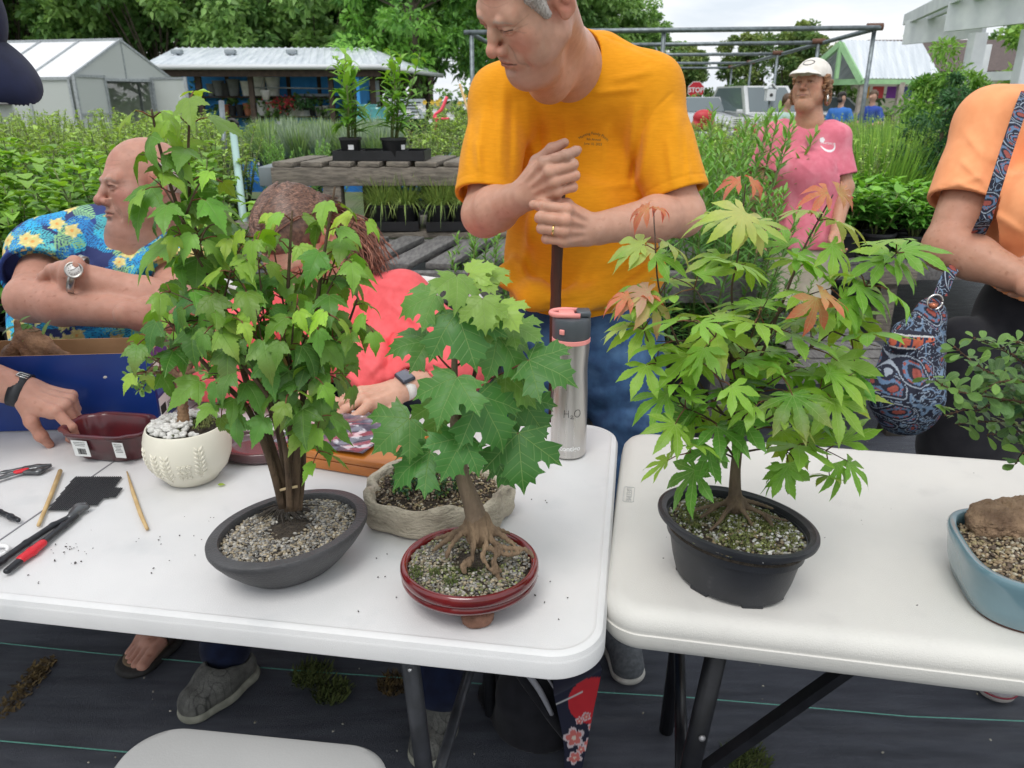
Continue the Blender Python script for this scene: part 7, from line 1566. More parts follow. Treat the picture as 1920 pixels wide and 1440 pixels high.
resin_chair(-.37,2.18,rad(-6),'white resin garden chair under the woman in the coral blouse');resin_chair(-1.10,2.22,rad(8),'white resin garden chair under the man in the tropical shirt')
def blades(specs,kind='lan'):
    """specs: base, direction, normal, length, width factor, colour, droop -> cheap folded strips (V, F, C, U)"""
    T5=np.array([0,.22,.5,.78,1.0]);W5={'lan':np.array([.25,.9,1,.6,0.02]),'ova':np.array([.3,1,.95,.5,.02]),'grs':np.array([.8,1,.9,.6,.05])}[kind]
    b,d,nn,L_,w_,c,dr=[np.array([q[i] for q in specs],dtype=float) for i in range(7)];m=len(b)
    d=d/np.linalg.norm(d,axis=1)[:,None];s=np.cross(d,nn);s /= (np.linalg.norm(s,axis=1)[:,None]+1e-9);u=np.cross(s,d)
    p=b[:,None]+d[:,None]*L_[:,None,None]*T5[None,:,None]-np.array([0,0,1.])*(dr*L_)[:,None,None]*(T5*T5)[None,:,None]
    sw=s[:,None]*w_[:,None,None]*W5[None,:,None];uw=u[:,None]*w_[:,None,None]*W5[None,:,None]*.35
    V=np.stack([p-sw+uw,p,p+sw+uw],2).reshape(-1,3);U=np.tile(np.array([[(-.12*w,t),(0,t),(.12*w,t)] for t,w in zip(T5,W5)]).reshape(-1,2),(m,1));Cc=np.repeat(c,15,axis=0)
    q=np.array([[(i*3,i*3+1,i*3+4,i*3+3),(i*3+1,i*3+2,i*3+5,i*3+4)] for i in range(4)]).reshape(-1,4);F=(q[None]+(np.arange(m)*15)[:,None,None]).reshape(-1,4)
    return V,F,Cc,U
M_gen=leaf_mat('nursery_leaf',0,.012,vein=(.20,.34,.10),vs=.35,nside=7,trans=.25,rough=.5)
M_potb=mat('black_nursery_pot',hexc(26,27,30),hexc(36,37,40),scale=20,rough=.45);M_tagw=mat('white_tag',(.75,.76,.78),rough=.5)
M_stem=mat('green_stem',(.12,.20,.05),(.16,.16,.06),scale=30,rough=.6)
def pot_lathe(r=.075,h=.13,sq=2.0):return lathe([(.70,0),(.76,.004),(.92,h*.86),(.93,h*.87),(1.0,h*.88),(1.0,h),(.94,h),(.92,h*.9),(.01,h*.9)],16,r,r,0,(0,0,0),sq)
def proto(name,label,cat,fol,kind,pot=None,stems=None,tag_=False,group=None,pm=None,lm=None):
    e=empty(name,(0,0,0),label,cat,group)
    if pot:obj('pot',pot_lathe(*pot),pm or M_potb,e,autos=40)
    if stems:obj('stem',join(stems),M_stem,e)
    V,F,K,U=blades(fol,kind);obj('foliage',(V,F),lm or M_gen,e,col=K,uv=U)
    if tag_:obj('tag',box(.026,.0012,.022,(.01,-(pot[0] if pot else .07)*.93,(pot[1] if pot else .1)*.55)),M_tagw,e,smooth=False)
    return e
def gcol(rs,g=(.07,.17,.03),y=(.20,.32,.05),t=None):t=rs.rand() if t is None else t;return (np.array(g)*(1-t)+np.array(y)*t)*rs.uniform(1.0,1.75)*GK
def bushy(seed,h=.5,w=.25,n=240,L=.09,lw=.024,g=(.06,.17,.025),y=(.18,.33,.045),nst=9,z0=.12,dr=.4,up=.3):
    rs=np.random.RandomState(seed);sp=[];st=[]
    for k in range(nst):
        a=rs.rand()*2*PI;top=np.array([w*rs.uniform(.1,1)*cos(a),w*rs.uniform(.1,1)*sin(a),z0+h*rs.uniform(.7,1)]);b=np.array([.02*cos(a),.02*sin(a),z0*.8]);mid=(b+top)/2+[0,0,h*.1]
        st.append(tube([b,mid,top],[.005,.004,.002],5));m=n//nst
        for j in range(m):
            t=rs.uniform(.2,1.03);p=b*(1-t)**2+2*mid*t*(1-t)+top*t*t;an=j*2.4+rs.rand();d=np.array([cos(an),sin(an),up+rs.normal()*.3]);sp.append((p,d,np.array([0,0,1.])+d*.2,L*rs.uniform(.6,1.15)*(1.15-.45*t),lw*rs.uniform(.8,1.2)*(1.1-.3*t),gcol(rs,g,y,np.clip(t**2*.9+rs.normal()*.15,0,1)),dr*rs.uniform(.3,1.3)))
    return sp,st
def lily(seed,h=.8,nst=7,w=.12,n=60,L=.085,lw=.0065,g=(.055,.16,.035),y=(.16,.32,.06),z0=.14,lean=.12,dr=.25):
    rs=np.random.RandomState(seed);sp=[];st=[]
    for k in range(nst):
        a=rs.rand()*2*PI;b=np.array([w*rs.rand()*cos(a),w*rs.rand()*sin(a),z0*.8]);top=b+np.array([lean*rs.normal(),lean*rs.normal(),h*rs.uniform(.75,1)]);st.append(tube([b,(b+top)/2+[.01,0,0],top],[.004,.0035,.002],5))
        for j in range(n):
            t=.12+.88*(j+rs.rand())/n;p=b+(top-b)*t;an=j*2.4;d=np.array([cos(an),sin(an),.55+.9*t**4+rs.normal()*.12]);sp.append((p,d,np.array([0,0,1.])-d*.2,L*rs.uniform(.8,1.15)*(1.1-.5*t**3),lw,gcol(rs,g,y,t**3*.8+.1),dr*rs.rand()))
    return sp,st
def grass(seed,h=.3,n=260,w=.06,spread=.16,lw=.0022,g=(.10,.18,.05),y=(.28,.36,.10),z0=.12,dr=.6,L=1.0):
    rs=np.random.RandomState(seed);sp=[]
    for j in range(n):
        a=rs.rand()*2*PI;r=w*rs.rand()**.5;b=np.array([r*cos(a),r*sin(a),z0]);q=rs.uniform(.2,1)*spread/max(h,.01);a2=a+rs.normal()*.5;d=np.array([q*cos(a2),q*sin(a2),1]);sp.append((b,d,np.array([-d[0],-d[1],.3]),h*rs.uniform(.55,1.1),lw,gcol(rs,g,y),dr*rs.rand()*q))
    return sp
PR={};GK=1.0
PR['tomato']=[proto('leafy_plant','bright green broad-leaved nursery plant in the dense bed at left','plant',*(lambda q:(q[0],'ova'))(q_ := bushy(s_,.52,.26,250)),pot=(.09,.14),stems=q_[1]) for s_ in (1,2,3)]
PR['perennial']=[proto('perennial','loose light green perennial with thin upright shoots','plant',(q_ := bushy(s_,.50,.20,330,.055,.010,nst=14,g=(.09,.18,.035),y=(.26,.38,.08),up=.6))[0],'lan',pot=(.09,.14),stems=q_[1]) for s_ in (4,5,6)]
PR['lily']=[proto('tall_perennial','tall stems with narrow pointed leaves in a black pot','plant',(q_ := lily(s_))[0],'lan',pot=(.11,.18),stems=q_[1]) for s_ in (7,8,9)]
PR['leafy']=[proto('salad_plant','low fresh green rosette plant in a black pot','plant',(q_ := bushy(s_,.24,.17,130,.11,.022,g=(.06,.19,.03),y=(.16,.34,.05),nst=8,up=.6,z0=.12))[0],'ova',pot=(.10,.13),stems=q_[1]) for s_ in (10,11)]
PR['grass']=[proto('potted_grass','fine grassy plant in a black pot','plant',grass(s_,.22,300,.06,.24,dr=1.3),'grs',pot=(.075,.13)) for s_ in (12,13)]
PR['herb']=[proto('potted_herb','grey-green herb in a small black pot with a white tag','plant',grass(s_,.24,260,.06,.17,.005,g=(.08,.15,.06) if s_==14 else (.12,.17,.12),y=(.22,.32,.10) if s_==14 else (.26,.32,.22),dr=.6),'grs',pot=(.07,.11),tag_=True) for s_ in (14,15)]
PR['feather']=[proto('feathery_plant','tall plumes of fine feathery light green foliage','plant',grass(s_,.80,1500,.20,.52,.0045,g=(.08,.18,.035),y=(.26,.42,.08),z0=.05,dr=.8),'grs') for s_ in (16,17)]
PR['sun']=[proto('potted_perennial','young tall plant with pointed leaves and green buds in a square black pot','plant',(q_ := lily(s_,.42,6,.035,15,.12,.015,z0=.085,lean=.06,dr=.9,g=(.09,.22,.03),y=(.22,.40,.05)))[0],'lan',pot=(.052,.095,5.0),stems=q_[1],tag_=True) for s_ in (18,19)]
M_grey=mat('weathered_wood',hexc(142,134,122),hexc(104,98,90),scale=14,rough=.9,bump=.6,bscale=60,stretch=(1,6,6),c3=hexc(84,78,72),scale3=30,lo3=.55,hi3=.75)
M_grey2=mat('dark_weathered_wood',hexc(122,120,118),hexc(92,90,90),scale=14,rough=.8,bump=.6,bscale=60,stretch=(6,1,6),c3=hexc(124,122,120),scale3=40,lo3=.56,hi3=.8)
rb=empty('plant_stand',(-.45,3.95,.80),'weathered grey wooden riser carrying a black tray with two tall potted plants','plant stand')
for k in range(9):
    x=-1.05+k*.135;obj('slat',box(.105,.46,.022,(x,3.98,1.118),.003,M=Matrix.Rotation(rad(-8),3,'Z')),M_grey,rb,autos=30)
obj('front_rail',box(1.36,.04,.085,(-.46,3.77,1.062),.004),M_grey,rb,autos=30);obj('back_rail',box(1.36,.04,.085,(-.46,4.19,1.062),.004),M_grey,rb,autos=30)
for x in (-.86,-.72,.06):
    obj('post',box(.085 if x!=-.72 else .10,.09,.32,(x,3.80 if x!=-.72 else 4.1,.865),.004),M_grey if x!=-.72 else mat('mossy_post',hexc(96,88,60),hexc(76,72,52),scale=20,rough=.95,bump=.4),rb,autos=30)
obj('end_cap',box(.09,.42,.09,(-1.16,3.98,1.06),.004),mat('painted_grey',hexc(120,130,134),rough=.7),rb)
sb=empty('display_bench',(-.40,3.60,0),'long low bench of grey planks and wide dark slats behind the man in yellow','bench')
for k in range(5):obj('plank',box(2.4,.112,.026,(-.25,3.76+k*.12,.795),.003),M_grey,sb,autos=30)
for k in range(13):obj('slat',xf(box(.105,.66,.026,(0,0,0),.004),(-1.20+k*.165,3.30,.792),rz=rad(-14)),M_grey2,sb,autos=30)
obj('front_rail',box(2.4,.05,.12,(-.25,2.94,.722),.004),M_grey2,sb,autos=30);obj('middle_rail',box(2.4,.05,.10,(-.25,3.66,.728),.004),M_grey2,sb,autos=30)
for x in (-1.3,-.2,.85):
    for y in (2.98,4.3):obj('leg',box(.09,.09,.70,(x,y,.345),.004),M_grey2,sb)
obj('back_rail',box(2.4,.05,.10,(-.25,4.34,.728),.004),M_grey2,sb)
def tray(x,y,z,w,d,label,rz=0.0):
    e=empty('plant_tray',(x,y,z),label,'tray');V=[];F=[]
    prt=[box(w,d,.004,(0,0,.004))]+[box(w,.004,.045,(0,s_*d/2,.024)) for s_ in (-1,1)]+[box(.004,d-.008,.045,(s_*w/2,0,.024)) for s_ in (-1,1)]+[box(.004,d-.01,.036,(w*(k/4-.5),0,.024)) for k in (1,2,3)]+[box(w-.01,.004,.034,(0,0,.023))]
    obj('tray_body',xf(join(prt),(x,y,z),rz=rz),M_potb,e,smooth=False);return e
tray(-.63,3.90,1.13,.44,.20,'black plastic tray under the two tall potted plants on the grey riser',rad(-4))
p1=dup(PR['sun'][0],(-.775,3.86,1.14),0,'tall pointed-leaf plant in a black pot, left one of the pair on the riser');p2=dup(PR['sun'][1],(-.565,3.84,1.14),1,'tall pointed-leaf plant in a black pot, right one of the pair on the riser')
GG='potted grasses on the lower shelf'
for i,(x,tx) in enumerate(((-.58,'left black tray of grassy pots on the lower shelf under the riser'),(-.30,'right black tray of grassy pots on the lower shelf under the riser'))):
    tray(x,3.84,.812,.24,.28,tx,rad(5))
    for k,(dx,dy) in enumerate(((-.05,-.06),(.06,-.05),(-.05,.07),(.06,.08))):dup(PR['grass'][k % 2],(x+dx,3.84+dy,.822),k,'fine grassy potted plant in a tray on the shelf under the riser',GG,sc=.85)
b2_=empty('display_bench',(2.4,4.7,0),'grey wooden bench with black trays of leafy plants, between the pink and the peach shirts','bench')
obj('front_rail',box(2.8,.05,.10,(2.75,4.55,.44),.004),M_grey2,b2_,autos=30);obj('deck',join([box(.10,1.0,.025,(1.45+.14*k,5.02,.50)) for k in range(19)]),M_grey2,b2_,smooth=False)
for x in (1.48,2.28,4.0):obj('post',box(.10,.10,.44,(x,4.60,.21),.004),M_grey,b2_,autos=30)
obj('cleat',box(.22,.03,.12,(2.30,4.515,.43),.003),M_grey,b2_,autos=30);obj('back_rail',box(2.8,.05,.10,(2.75,5.5,.44),.004),M_grey2,b2_)
for x in (1.5,4.0):obj('post',box(.10,.10,.44,(x,5.46,.21)),M_grey,b2_)
G3='leafy salad plants in black pots on the right bench';rs=random.Random(8)
for j in range(6):
    for i in range(11):dup(PR['leafy'][(i+j) % 2],(1.50+i*.235+rs.uniform(-.03,.03),4.66+j*.19,.513),rs.uniform(0,6),'low fresh green rosette plant in a black pot on the right bench',G3,sc=rs.uniform(.95,1.25))
rs=random.Random(9)
for j in range(12):
    for i in range(9):dup(PR['leafy'][(i+j) % 2],(1.3+i*.33+rs.uniform(-.05,.05),6.0+j*.30,.42),rs.uniform(0,6),'low green leafy plant in the bed behind the right bench','leafy plants in the bed behind the right bench',sc=rs.uniform(1.2,1.7))
rs=random.Random(12);k=0
for (px,py,D,s_) in ((1300,600,3.05,1.0),(1350,590,3.15,1.0),(1392,585,3.10,.9),(1275,580,3.5,1.1),(1330,570,3.6,1.15),(1380,570,3.55,1.0),(1415,570,3.6,.72),(1290,560,4.0,1.2),(1360,555,4.1,1.2),(1462,560,3.3,.50),(1250,570,3.8,1.1),(900,560,3.2,.75),(930,560,3.0,.70)):
    p=P(px,py,D);dup(PR['lily'][k % 3],(p[0],p[1],.30),rs.uniform(0,6),'tall narrow-leaved plant in a black pot beside the man in yellow','tall narrow-leaved plants around the man in yellow',sc=s_*1.0);k+=1
lw_=empty('low_bench',(1.0,3.6,0),'low dark plank bench under the tall narrow-leaved plants behind the man in yellow','bench')
obj('deck',join([box(1.5,.11,.028,(1.02,3.12+.135*k,.285)) for k in range(8)]),M_grey2,lw_,smooth=False)
for x in (.4,1.7):
    for y in (3.15,4.0):obj('leg',box(.09,.09,.27,(x,y,.135)),M_grey,lw_)
def row(kind,spots,label,group,s0,s1,seed,z=.5):
    rs=random.Random(seed)
    for i,(x,y) in enumerate(spots):dup(PR[kind][i % len(PR[kind])],(x+rs.uniform(-.07,.07),y+rs.uniform(-.07,.07),z),rs.uniform(0,6),label,group,sc=rs.uniform(s0,s1))
def spots(y0,y1,dy,xf0,xf1,dx):
    out=[];y=y0
    while y<y1:
        x=xf0(y)
        while x<xf1(y):out.append((x,y));x+=dx*(.6+.4*y/y1)
        y+=dy*(.5+y/y1)
    return out
row('tomato',spots(2.75,4.2,.26,lambda y:-.74*y-.15,lambda y:-.30*y-.30,.24),'bright green broad-leaved plant in the dense bed at left, nearest the tables','broad-leaved plants in the bed at left',.95,1.2,21,.50)
row('perennial',spots(4.4,9.5,.34,lambda y:-.72*y,lambda y:-.30*y-.25,.30),'loose light green perennial in the far part of the bed at left','light green perennials in the bed at left',1.0,1.3,22,.52)
row('perennial',spots(4.9,11.0,.50,lambda y:-.05*y-.30,lambda y:.05*y+.1,.36),'loose green perennial in the bed between the riser and the man in yellow','perennials left of the man in yellow',1.0,1.3,23,.60)
row('perennial',spots(5.2,13.0,.55,lambda y:.22*y,lambda y:.50*y,.40),'yellow-green perennial in the bed behind the woman in pink','perennials behind the woman in pink',.9,1.15,24,.50)
row('herb',spots(6.6,9.6,.26,lambda y:-.29*y-.1,lambda y:-.13*y-.1,.17),'grey-green potted herb with a white tag on the blue bench','potted herbs on the blue bench',.9,1.25,25,.80)
row('lily',spots(4.6,6.3,.40,lambda y:-.28*y-.1,lambda y:-.20*y,.33),'leafy potted plant with pointed leaves left of the grey riser','potted plants left of the grey riser',.42,.5,26,.70)
M_bl=mat('blue_paint',hexc(40,120,196),hexc(32,104,178),scale=9,rough=.7)
bbn=empty('blue_bench',(-1.7,8.0,0),'bright blue painted bench crowded with potted herbs','bench')
obj('deck',join([box(2.1,.12,.025,(-1.75,6.55+.19*k,.785)) for k in range(17)]),M_bl,bbn,smooth=False);obj('front_rail',box(2.1,.04,.09,(-1.75,6.48,.735)),M_bl,bbn,smooth=False)
for x in (-2.7,-1.75,-.8):obj('leg',box(.10,.09,.74,(x,6.52,.37)),M_bl,bbn,smooth=False)
lbn=obj('bed_board',join([box(6.4,3.6,.03,(-3.0,3.9,.40))]),M_potb);tag(lbn,'long black bench board carrying the dense bed of plants at left','bench board')
for (px,D,s_) in ((1640,5.6,1.0),(1600,6.3,.95),(1672,6.4,1.05),(1625,7.2,1.0)):
    p=P(px,420,D);dup(PR['feather'][k % 2],(p[0],p[1],.45),k,'tall plume of fine feathery light green foliage left of the dark shrub','feathery plants left of the dark shrub',sc=s_);k+=1
def cloud(seed,n,lobes,L,lw,g,y,kind='ova',dr=.2,shell=.45,ht=1.0):
    """leaves scattered through lobes (centre, radii): clumped, denser outside, colour varied clump by clump"""
    rs=np.random.RandomState(seed);sp=[];cl=[]
    for (c,r) in lobes:
        m=max(4,int(14*(r[0]*r[1]*r[2])**.33/(lobes[0][1][0]*lobes[0][1][1]*lobes[0][1][2])**.33))
        for k in range(m):
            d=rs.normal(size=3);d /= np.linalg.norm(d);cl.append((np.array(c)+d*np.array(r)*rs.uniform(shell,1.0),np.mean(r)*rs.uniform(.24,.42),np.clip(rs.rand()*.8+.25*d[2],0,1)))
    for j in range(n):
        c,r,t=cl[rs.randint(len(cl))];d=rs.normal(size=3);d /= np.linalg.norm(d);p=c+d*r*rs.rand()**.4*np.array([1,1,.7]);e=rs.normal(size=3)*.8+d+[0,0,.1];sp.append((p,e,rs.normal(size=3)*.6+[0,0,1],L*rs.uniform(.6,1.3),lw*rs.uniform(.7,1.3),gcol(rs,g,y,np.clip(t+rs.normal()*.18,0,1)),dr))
    return sp
def shrub(name,label,cat,loc,lobes,n,L,lw,g,y,kind='ova',seed=1,stems=True,group=None):
    e=empty(name,(0,0,0),label,cat,group);V,F,K,U=blades(cloud(seed,n,lobes,L,lw,g,y),'lan' if kind!='ova' else 'ova');obj('foliage',(V,F),M_gen,e,col=K,uv=U)
    if stems:obj('stem',join([tube([(0,0,0),np.array(c)*[.5,.5,.5],c],[.05,.03,.01],6) for c,r in lobes]),mat('bark',(.12,.09,.065),(.07,.055,.04),scale=20,rough=.95,bump=.5),e)
    e.location=Vector([float(v) for v in loc]);return e
p=P(1745,500,5.6)
shrub('dark_shrub','tall dense dark green shrub standing in front of the white pergola','shrub',(p[0]-.05,p[1],.35),[((0,0,.45),(.34,.34,.5)),((-.05,0,.85),(.26,.26,.35)),((.18,.1,.75),(.22,.25,.4)),((-.2,0,.35),(.22,.25,.35)),((.02,0,1.12),(.12,.12,.2))],9000,.040,.006,(.018,.060,.025),(.05,.13,.045),'lan',5)
shrub('green_bush','fresh green bush with upright shoots behind the dark shrub','bush',(P(1770,300,7.2)[0],P(1770,300,7.2)[1],.4),[((0,0,.7),(.5,.4,.7)),((-.1,0,1.1),(.3,.3,.35))],5000,.06,.008,(.07,.18,.03),(.18,.32,.06),'lan',6)
shrub('climber','light green climbing plant growing up inside the white pergola','climber',(P(1850,300,8.6)[0],P(1850,300,8.6)[1],.3),[((0,0,.9),(.25,.2,.9)),((.35,.1,1.0),(.2,.2,.6))],2600,.10,.024,(.10,.22,.04),(.28,.42,.08),'ova',7)
GK=1.6
M_bark=mat('tree_bark',(.13,.105,.08),(.07,.058,.045),scale=9,rough=.95,bump=.8,bscale=22)
def tree(name,label,lobes,n,L,g,y,seed,trunk_h,tr_r,group=None,leafkind='ova',lw=.34):
    e=empty(name,(0,0,0),label,'tree',group);sp=cloud(seed,n,lobes,L,L*lw,g,y,dr=.25,shell=.35)
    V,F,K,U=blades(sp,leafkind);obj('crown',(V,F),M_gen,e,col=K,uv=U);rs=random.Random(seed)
    pts=[(0,0,-.3),(.1,0,trunk_h*.5),(0,.1,trunk_h),(0,0,trunk_h*1.5)];tt=[tube(pts,[tr_r,tr_r*.8,tr_r*.65,tr_r*.3],10,sub=4)]
    for c,r in lobes:tt.append(tube([(0,0,trunk_h*.7),(np.array(c)+[0,0,trunk_h*.7])/2,c],[tr_r*.24,tr_r*.16,tr_r*.05],7,sub=3))
    obj('trunk',join(tt),M_bark,e);return e
def rl(seed,c,R,n,r0,r1,flat=.8):
    rs=np.random.RandomState(seed);out=[(c,tuple(np.array(R)*.6))]
    for k in range(n):d=rs.normal(size=3);d /= np.linalg.norm(d);r=rs.uniform(r0,r1);out.append((tuple(np.array(c)+d*np.array(R)*.72),(r,r,r*flat)))
    return out
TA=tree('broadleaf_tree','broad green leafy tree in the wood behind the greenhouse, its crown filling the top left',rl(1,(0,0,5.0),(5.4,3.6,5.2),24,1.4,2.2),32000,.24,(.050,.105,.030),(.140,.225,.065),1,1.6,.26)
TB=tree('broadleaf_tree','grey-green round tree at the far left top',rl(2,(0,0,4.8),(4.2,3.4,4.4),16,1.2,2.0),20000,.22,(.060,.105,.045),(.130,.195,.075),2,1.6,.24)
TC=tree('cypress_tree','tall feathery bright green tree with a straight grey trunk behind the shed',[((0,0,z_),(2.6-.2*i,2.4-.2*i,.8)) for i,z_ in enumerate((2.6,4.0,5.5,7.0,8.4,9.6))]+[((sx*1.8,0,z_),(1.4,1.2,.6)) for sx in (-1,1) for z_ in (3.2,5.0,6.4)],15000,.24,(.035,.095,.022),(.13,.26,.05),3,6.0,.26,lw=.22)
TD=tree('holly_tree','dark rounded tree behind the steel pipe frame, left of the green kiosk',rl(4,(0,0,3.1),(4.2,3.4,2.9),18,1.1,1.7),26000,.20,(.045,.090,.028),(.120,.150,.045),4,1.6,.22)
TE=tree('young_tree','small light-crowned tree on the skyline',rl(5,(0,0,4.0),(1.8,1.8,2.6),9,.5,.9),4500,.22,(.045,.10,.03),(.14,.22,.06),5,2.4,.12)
GW='woodland trees behind the greenhouse and shed'
TA.location=Vector((-14.0,33,0))
for (x,y,s_,r_) in ((-21,35,1.15,1),(-8.5,36,1.1,2),(-17.5,41,1.35,3),(-11,42,1.4,4),(-4.6,43,1.2,5),(-27,40,1.3,2),(-24,30,.95,.5)):dup(TA,(x,y,0),r_,'broad green leafy tree in the wood behind the greenhouse and shed',GW,sc=s_)
TA['label']='broad green leafy tree in the wood behind the greenhouse and shed';TA['group']=GW
TB.location=Vector((-24.0,27,0));TB['label']='grey-green tree at the far top left, above the greenhouse roof'
TC.location=Vector((-3.6,30,0));dup(TC,(-.6,34,0),2,'tall feathery bright green tree directly left of the standing man\'s head',sc=1.05);dup(TC,(-6.4,37,0),4,'feathery green tree rising above the right end of the shed roof',sc=1.1)
dup(TA,(6.2,46,0),3,'broad round tree right of the standing man\'s head',sc=.72);dup(TA,(2.2,44,0),1,'green tree directly behind the standing man\'s head',sc=.95);dup(TB,(9.5,56,0),2,'grey-green tree far behind the steel pipe frame',sc=.6)
TD.location=Vector((13.9,42,0));TD.scale=(.84,.80,.86);dup(TD,(8.6,44,0),2,'dark low tree behind the stop sign',sc=.72);dup(TD,(18.2,44,0),4,'dark tree partly hidden by the green kiosk',sc=.62)
TE.location=Vector((21.6,46,0));TE.scale=(.78,.78,.78);dup(TE,(24.5,48,0),1,'slim young tree on the skyline just right of the kiosk ridge',sc=.8);dup(TE,(27.0,45,0),2,'slim leafy tree on the skyline left of the pergola post',sc=.98);dup(TE,(30.5,47,0),3,'slim leafy tree seen through the pergola',sc=.8);dup(TE,(34.0,50,0),4,'small tree above the brown roof at the right edge',sc=1.1);TE['label']='slim young tree on the skyline above the cap of the woman in pink'
dup(TD,(25.5,52,0),1,'low dark tree on the skyline between the kiosk and the pergola',sc=.62);dup(TD,(34,52,0),3,'low dark tree seen behind the brown roof',sc=.6)
hg=cloud(9,16000,[((x,0,.9),(1.0,.7,1.0)) for x in np.arange(-26,30,1.5)],.18,.055,(.03,.07,.02),(.09,.16,.04));V,F,K,U=blades(hg,'ova');V=V+np.array([0,27.5,0])
thing('hedge',(V,F),M_gen,'long low band of dark hedge and undergrowth far behind the nursery beds','hedge',kind='stuff',col=K,uv=U,loc=(0,27.5,0))
pvl=quad(4,19,30,26,-.004);o_=obj('parking_lot',pvl,mat('gravel_lot',(.22,.21,.19),(.15,.145,.13),scale=3,rough=.95));tag(o_,kind='structure')
M_alu=mat('aluminium',hexc(176,182,184),hexc(150,156,160),scale=20,rough=.4,metal=.4)
def glass_mat(name,c,alpha):
    m=bpy.data.materials.new(name);m.use_nodes=True;b=m.node_tree.nodes['Principled BSDF'];b.inputs['Base Color'].default_value=(*c,1);b.inputs['Roughness'].default_value=.3;b.inputs['Alpha'].default_value=alpha;MATS[name]=m;return m
M_poly=glass_mat('milky_polycarbonate',(.66,.70,.68),.62);M_polyr=glass_mat('roof_polycarbonate',(.80,.81,.82),.93)
gh=empty('greenhouse',tuple(P(60,200,17)),'small milky polycarbonate greenhouse with open double doors and plants inside','greenhouse')
A=YY(128,147,16.6);Bc=YY(326,138,19.8);zE=A[2];Bc[2]=zE;Rg=(A+Bc)/2;Rg[2]=YY(235,72,17.7)[2];ax=np.array([-(Bc-A)[1],(Bc-A)[0],0]);ax=ax/np.linalg.norm(ax);ax=ax if ax[0]<0 else -ax;Lg=5.2;Z0=np.array([0,0,1.])
def gp(p,t,z=None):q=p+ax*t;q=q.copy();q[2]=q[2] if z is None else z;return q
def panel(pts,m,name,par,th=.01):
    pts=[np.asarray(p,float) for p in pts];n_=np.cross(pts[1]-pts[0],pts[2]-pts[0]);n_ /= np.linalg.norm(n_);k=len(pts);V=[p for p in pts]+[p+n_*th for p in pts];F=[tuple(range(k-1,-1,-1)),tuple(range(k,2*k))]+[(i,(i+1) % k,k+(i+1) % k,k+i) for i in range(k)]
    return obj(name,(V,F),m,par,smooth=False)
for k in range(5):
    t0,t1=k*Lg/5+.02,(k+1)*Lg/5-.02
    panel([gp(A,t0,.12),gp(A,t1,.12),gp(A,t1,zE-.03),gp(A,t0,zE-.03)],M_poly,'wall_panel',gh);panel([gp(A,t0),gp(A,t1),gp(Rg,t1),gp(Rg,t0)],M_polyr,'roof_panel',gh);panel([gp(Bc,t0),gp(Bc,t1),gp(Rg,t1),gp(Rg,t0)],M_polyr,'roof_panel',gh);panel([gp(Bc,t0,.12),gp(Bc,t1,.12),gp(Bc,t1,zE-.03),gp(Bc,t0,zE-.03)],M_poly,'wall_panel',gh)
mid=lambda t:A+(Bc-A)*t
doorh=zE-.02;pn=[(.0,.30),(.72,1.0)]
for (a_,b_) in pn:panel([gp(mid(a_),0,.12),gp(mid(b_),0,.12),gp(mid(b_),0,doorh),gp(mid(a_),0,doorh)],M_poly,'gable_panel',gh)
panel([gp(mid(.02),0,zE+.03),gp(mid(.5),0,zE+.03),gp(mid(.5),0,Rg[2]-.03)],M_poly,'gable_panel',gh);panel([gp(mid(.98),0,zE+.03),gp(mid(.5),0,Rg[2]-.03),gp(mid(.5),0,zE+.03)],M_poly,'gable_panel',gh)
panel([gp(mid(0),Lg,.12),gp(mid(1),Lg,.12),gp(mid(1),Lg,zE),gp(Rg,Lg),gp(mid(0),Lg,zE)],M_poly,'back_panel',gh)
fr=[]
for k in range(6):
    t=k*Lg/5
    for p,q in ((gp(A,t,0),gp(A,t)),(gp(Bc,t,0),gp(Bc,t)),(gp(A,t),gp(Rg,t)),(gp(Bc,t),gp(Rg,t))):fr.append(beam(p,q,.05,.05))
fr+=[beam(gp(A,0),gp(A,Lg),.06,.06),beam(gp(Bc,0),gp(Bc,Lg),.06,.06),beam(gp(Rg,-.05),gp(Rg,Lg+.05),.06,.08),beam(gp(A,-.02),gp(Bc,-.02),.06,.06),beam(gp(mid(.5),0,zE),gp(Rg,0),.04,.04),beam(gp(mid(.3),-.01,0),gp(mid(.3),-.01,zE),.05,.05),beam(gp(mid(.72),-.01,0),gp(mid(.72),-.01,zE),.05,.05)]
obj('frame',join(fr),M_alu,gh,smooth=False)
def gdoor(hx,w_dir,wd):
    h0=hx.copy();e_=h0+w_dir*wd;pm_=panel([[*h0[:2],.1],[*e_[:2],.1],[*e_[:2],zE+.05],[*h0[:2],zE+.05]],M_poly,'door',gh);f=[beam([*h0[:2],.08],[*h0[:2],zE+.08],.06,.05),beam([*e_[:2],.08],[*e_[:2],zE+.08],.06,.05),beam([*h0[:2],zE+.05],[*e_[:2],zE+.05],.05,.05),beam([*h0[:2],1.1],[*e_[:2],1.1],.05,.05),beam([*h0[:2],.12],[*e_[:2],.12],.05,.05)];obj('door_frame',join(f),M_alu,pm_,smooth=False)
gdoor(gp(mid(.28),-.05),np.array([-.15,-.99,0]),.95);gdoor(gp(mid(.74),-.05),np.array([.93,-.35,0]),.95)
obj('inner_shelf',join([box(.5,2.2,.04,tuple(gp(mid(.25),2.0,.8))),box(.5,2.2,.04,tuple(gp(mid(.25),2.0,1.3)))]),M_grey2,gh)
sd_=empty('potting_shed',(-3.5,28,0),'long open-fronted shed with pale ribbed metal roof, blue back wall and shelves of pots','shed')
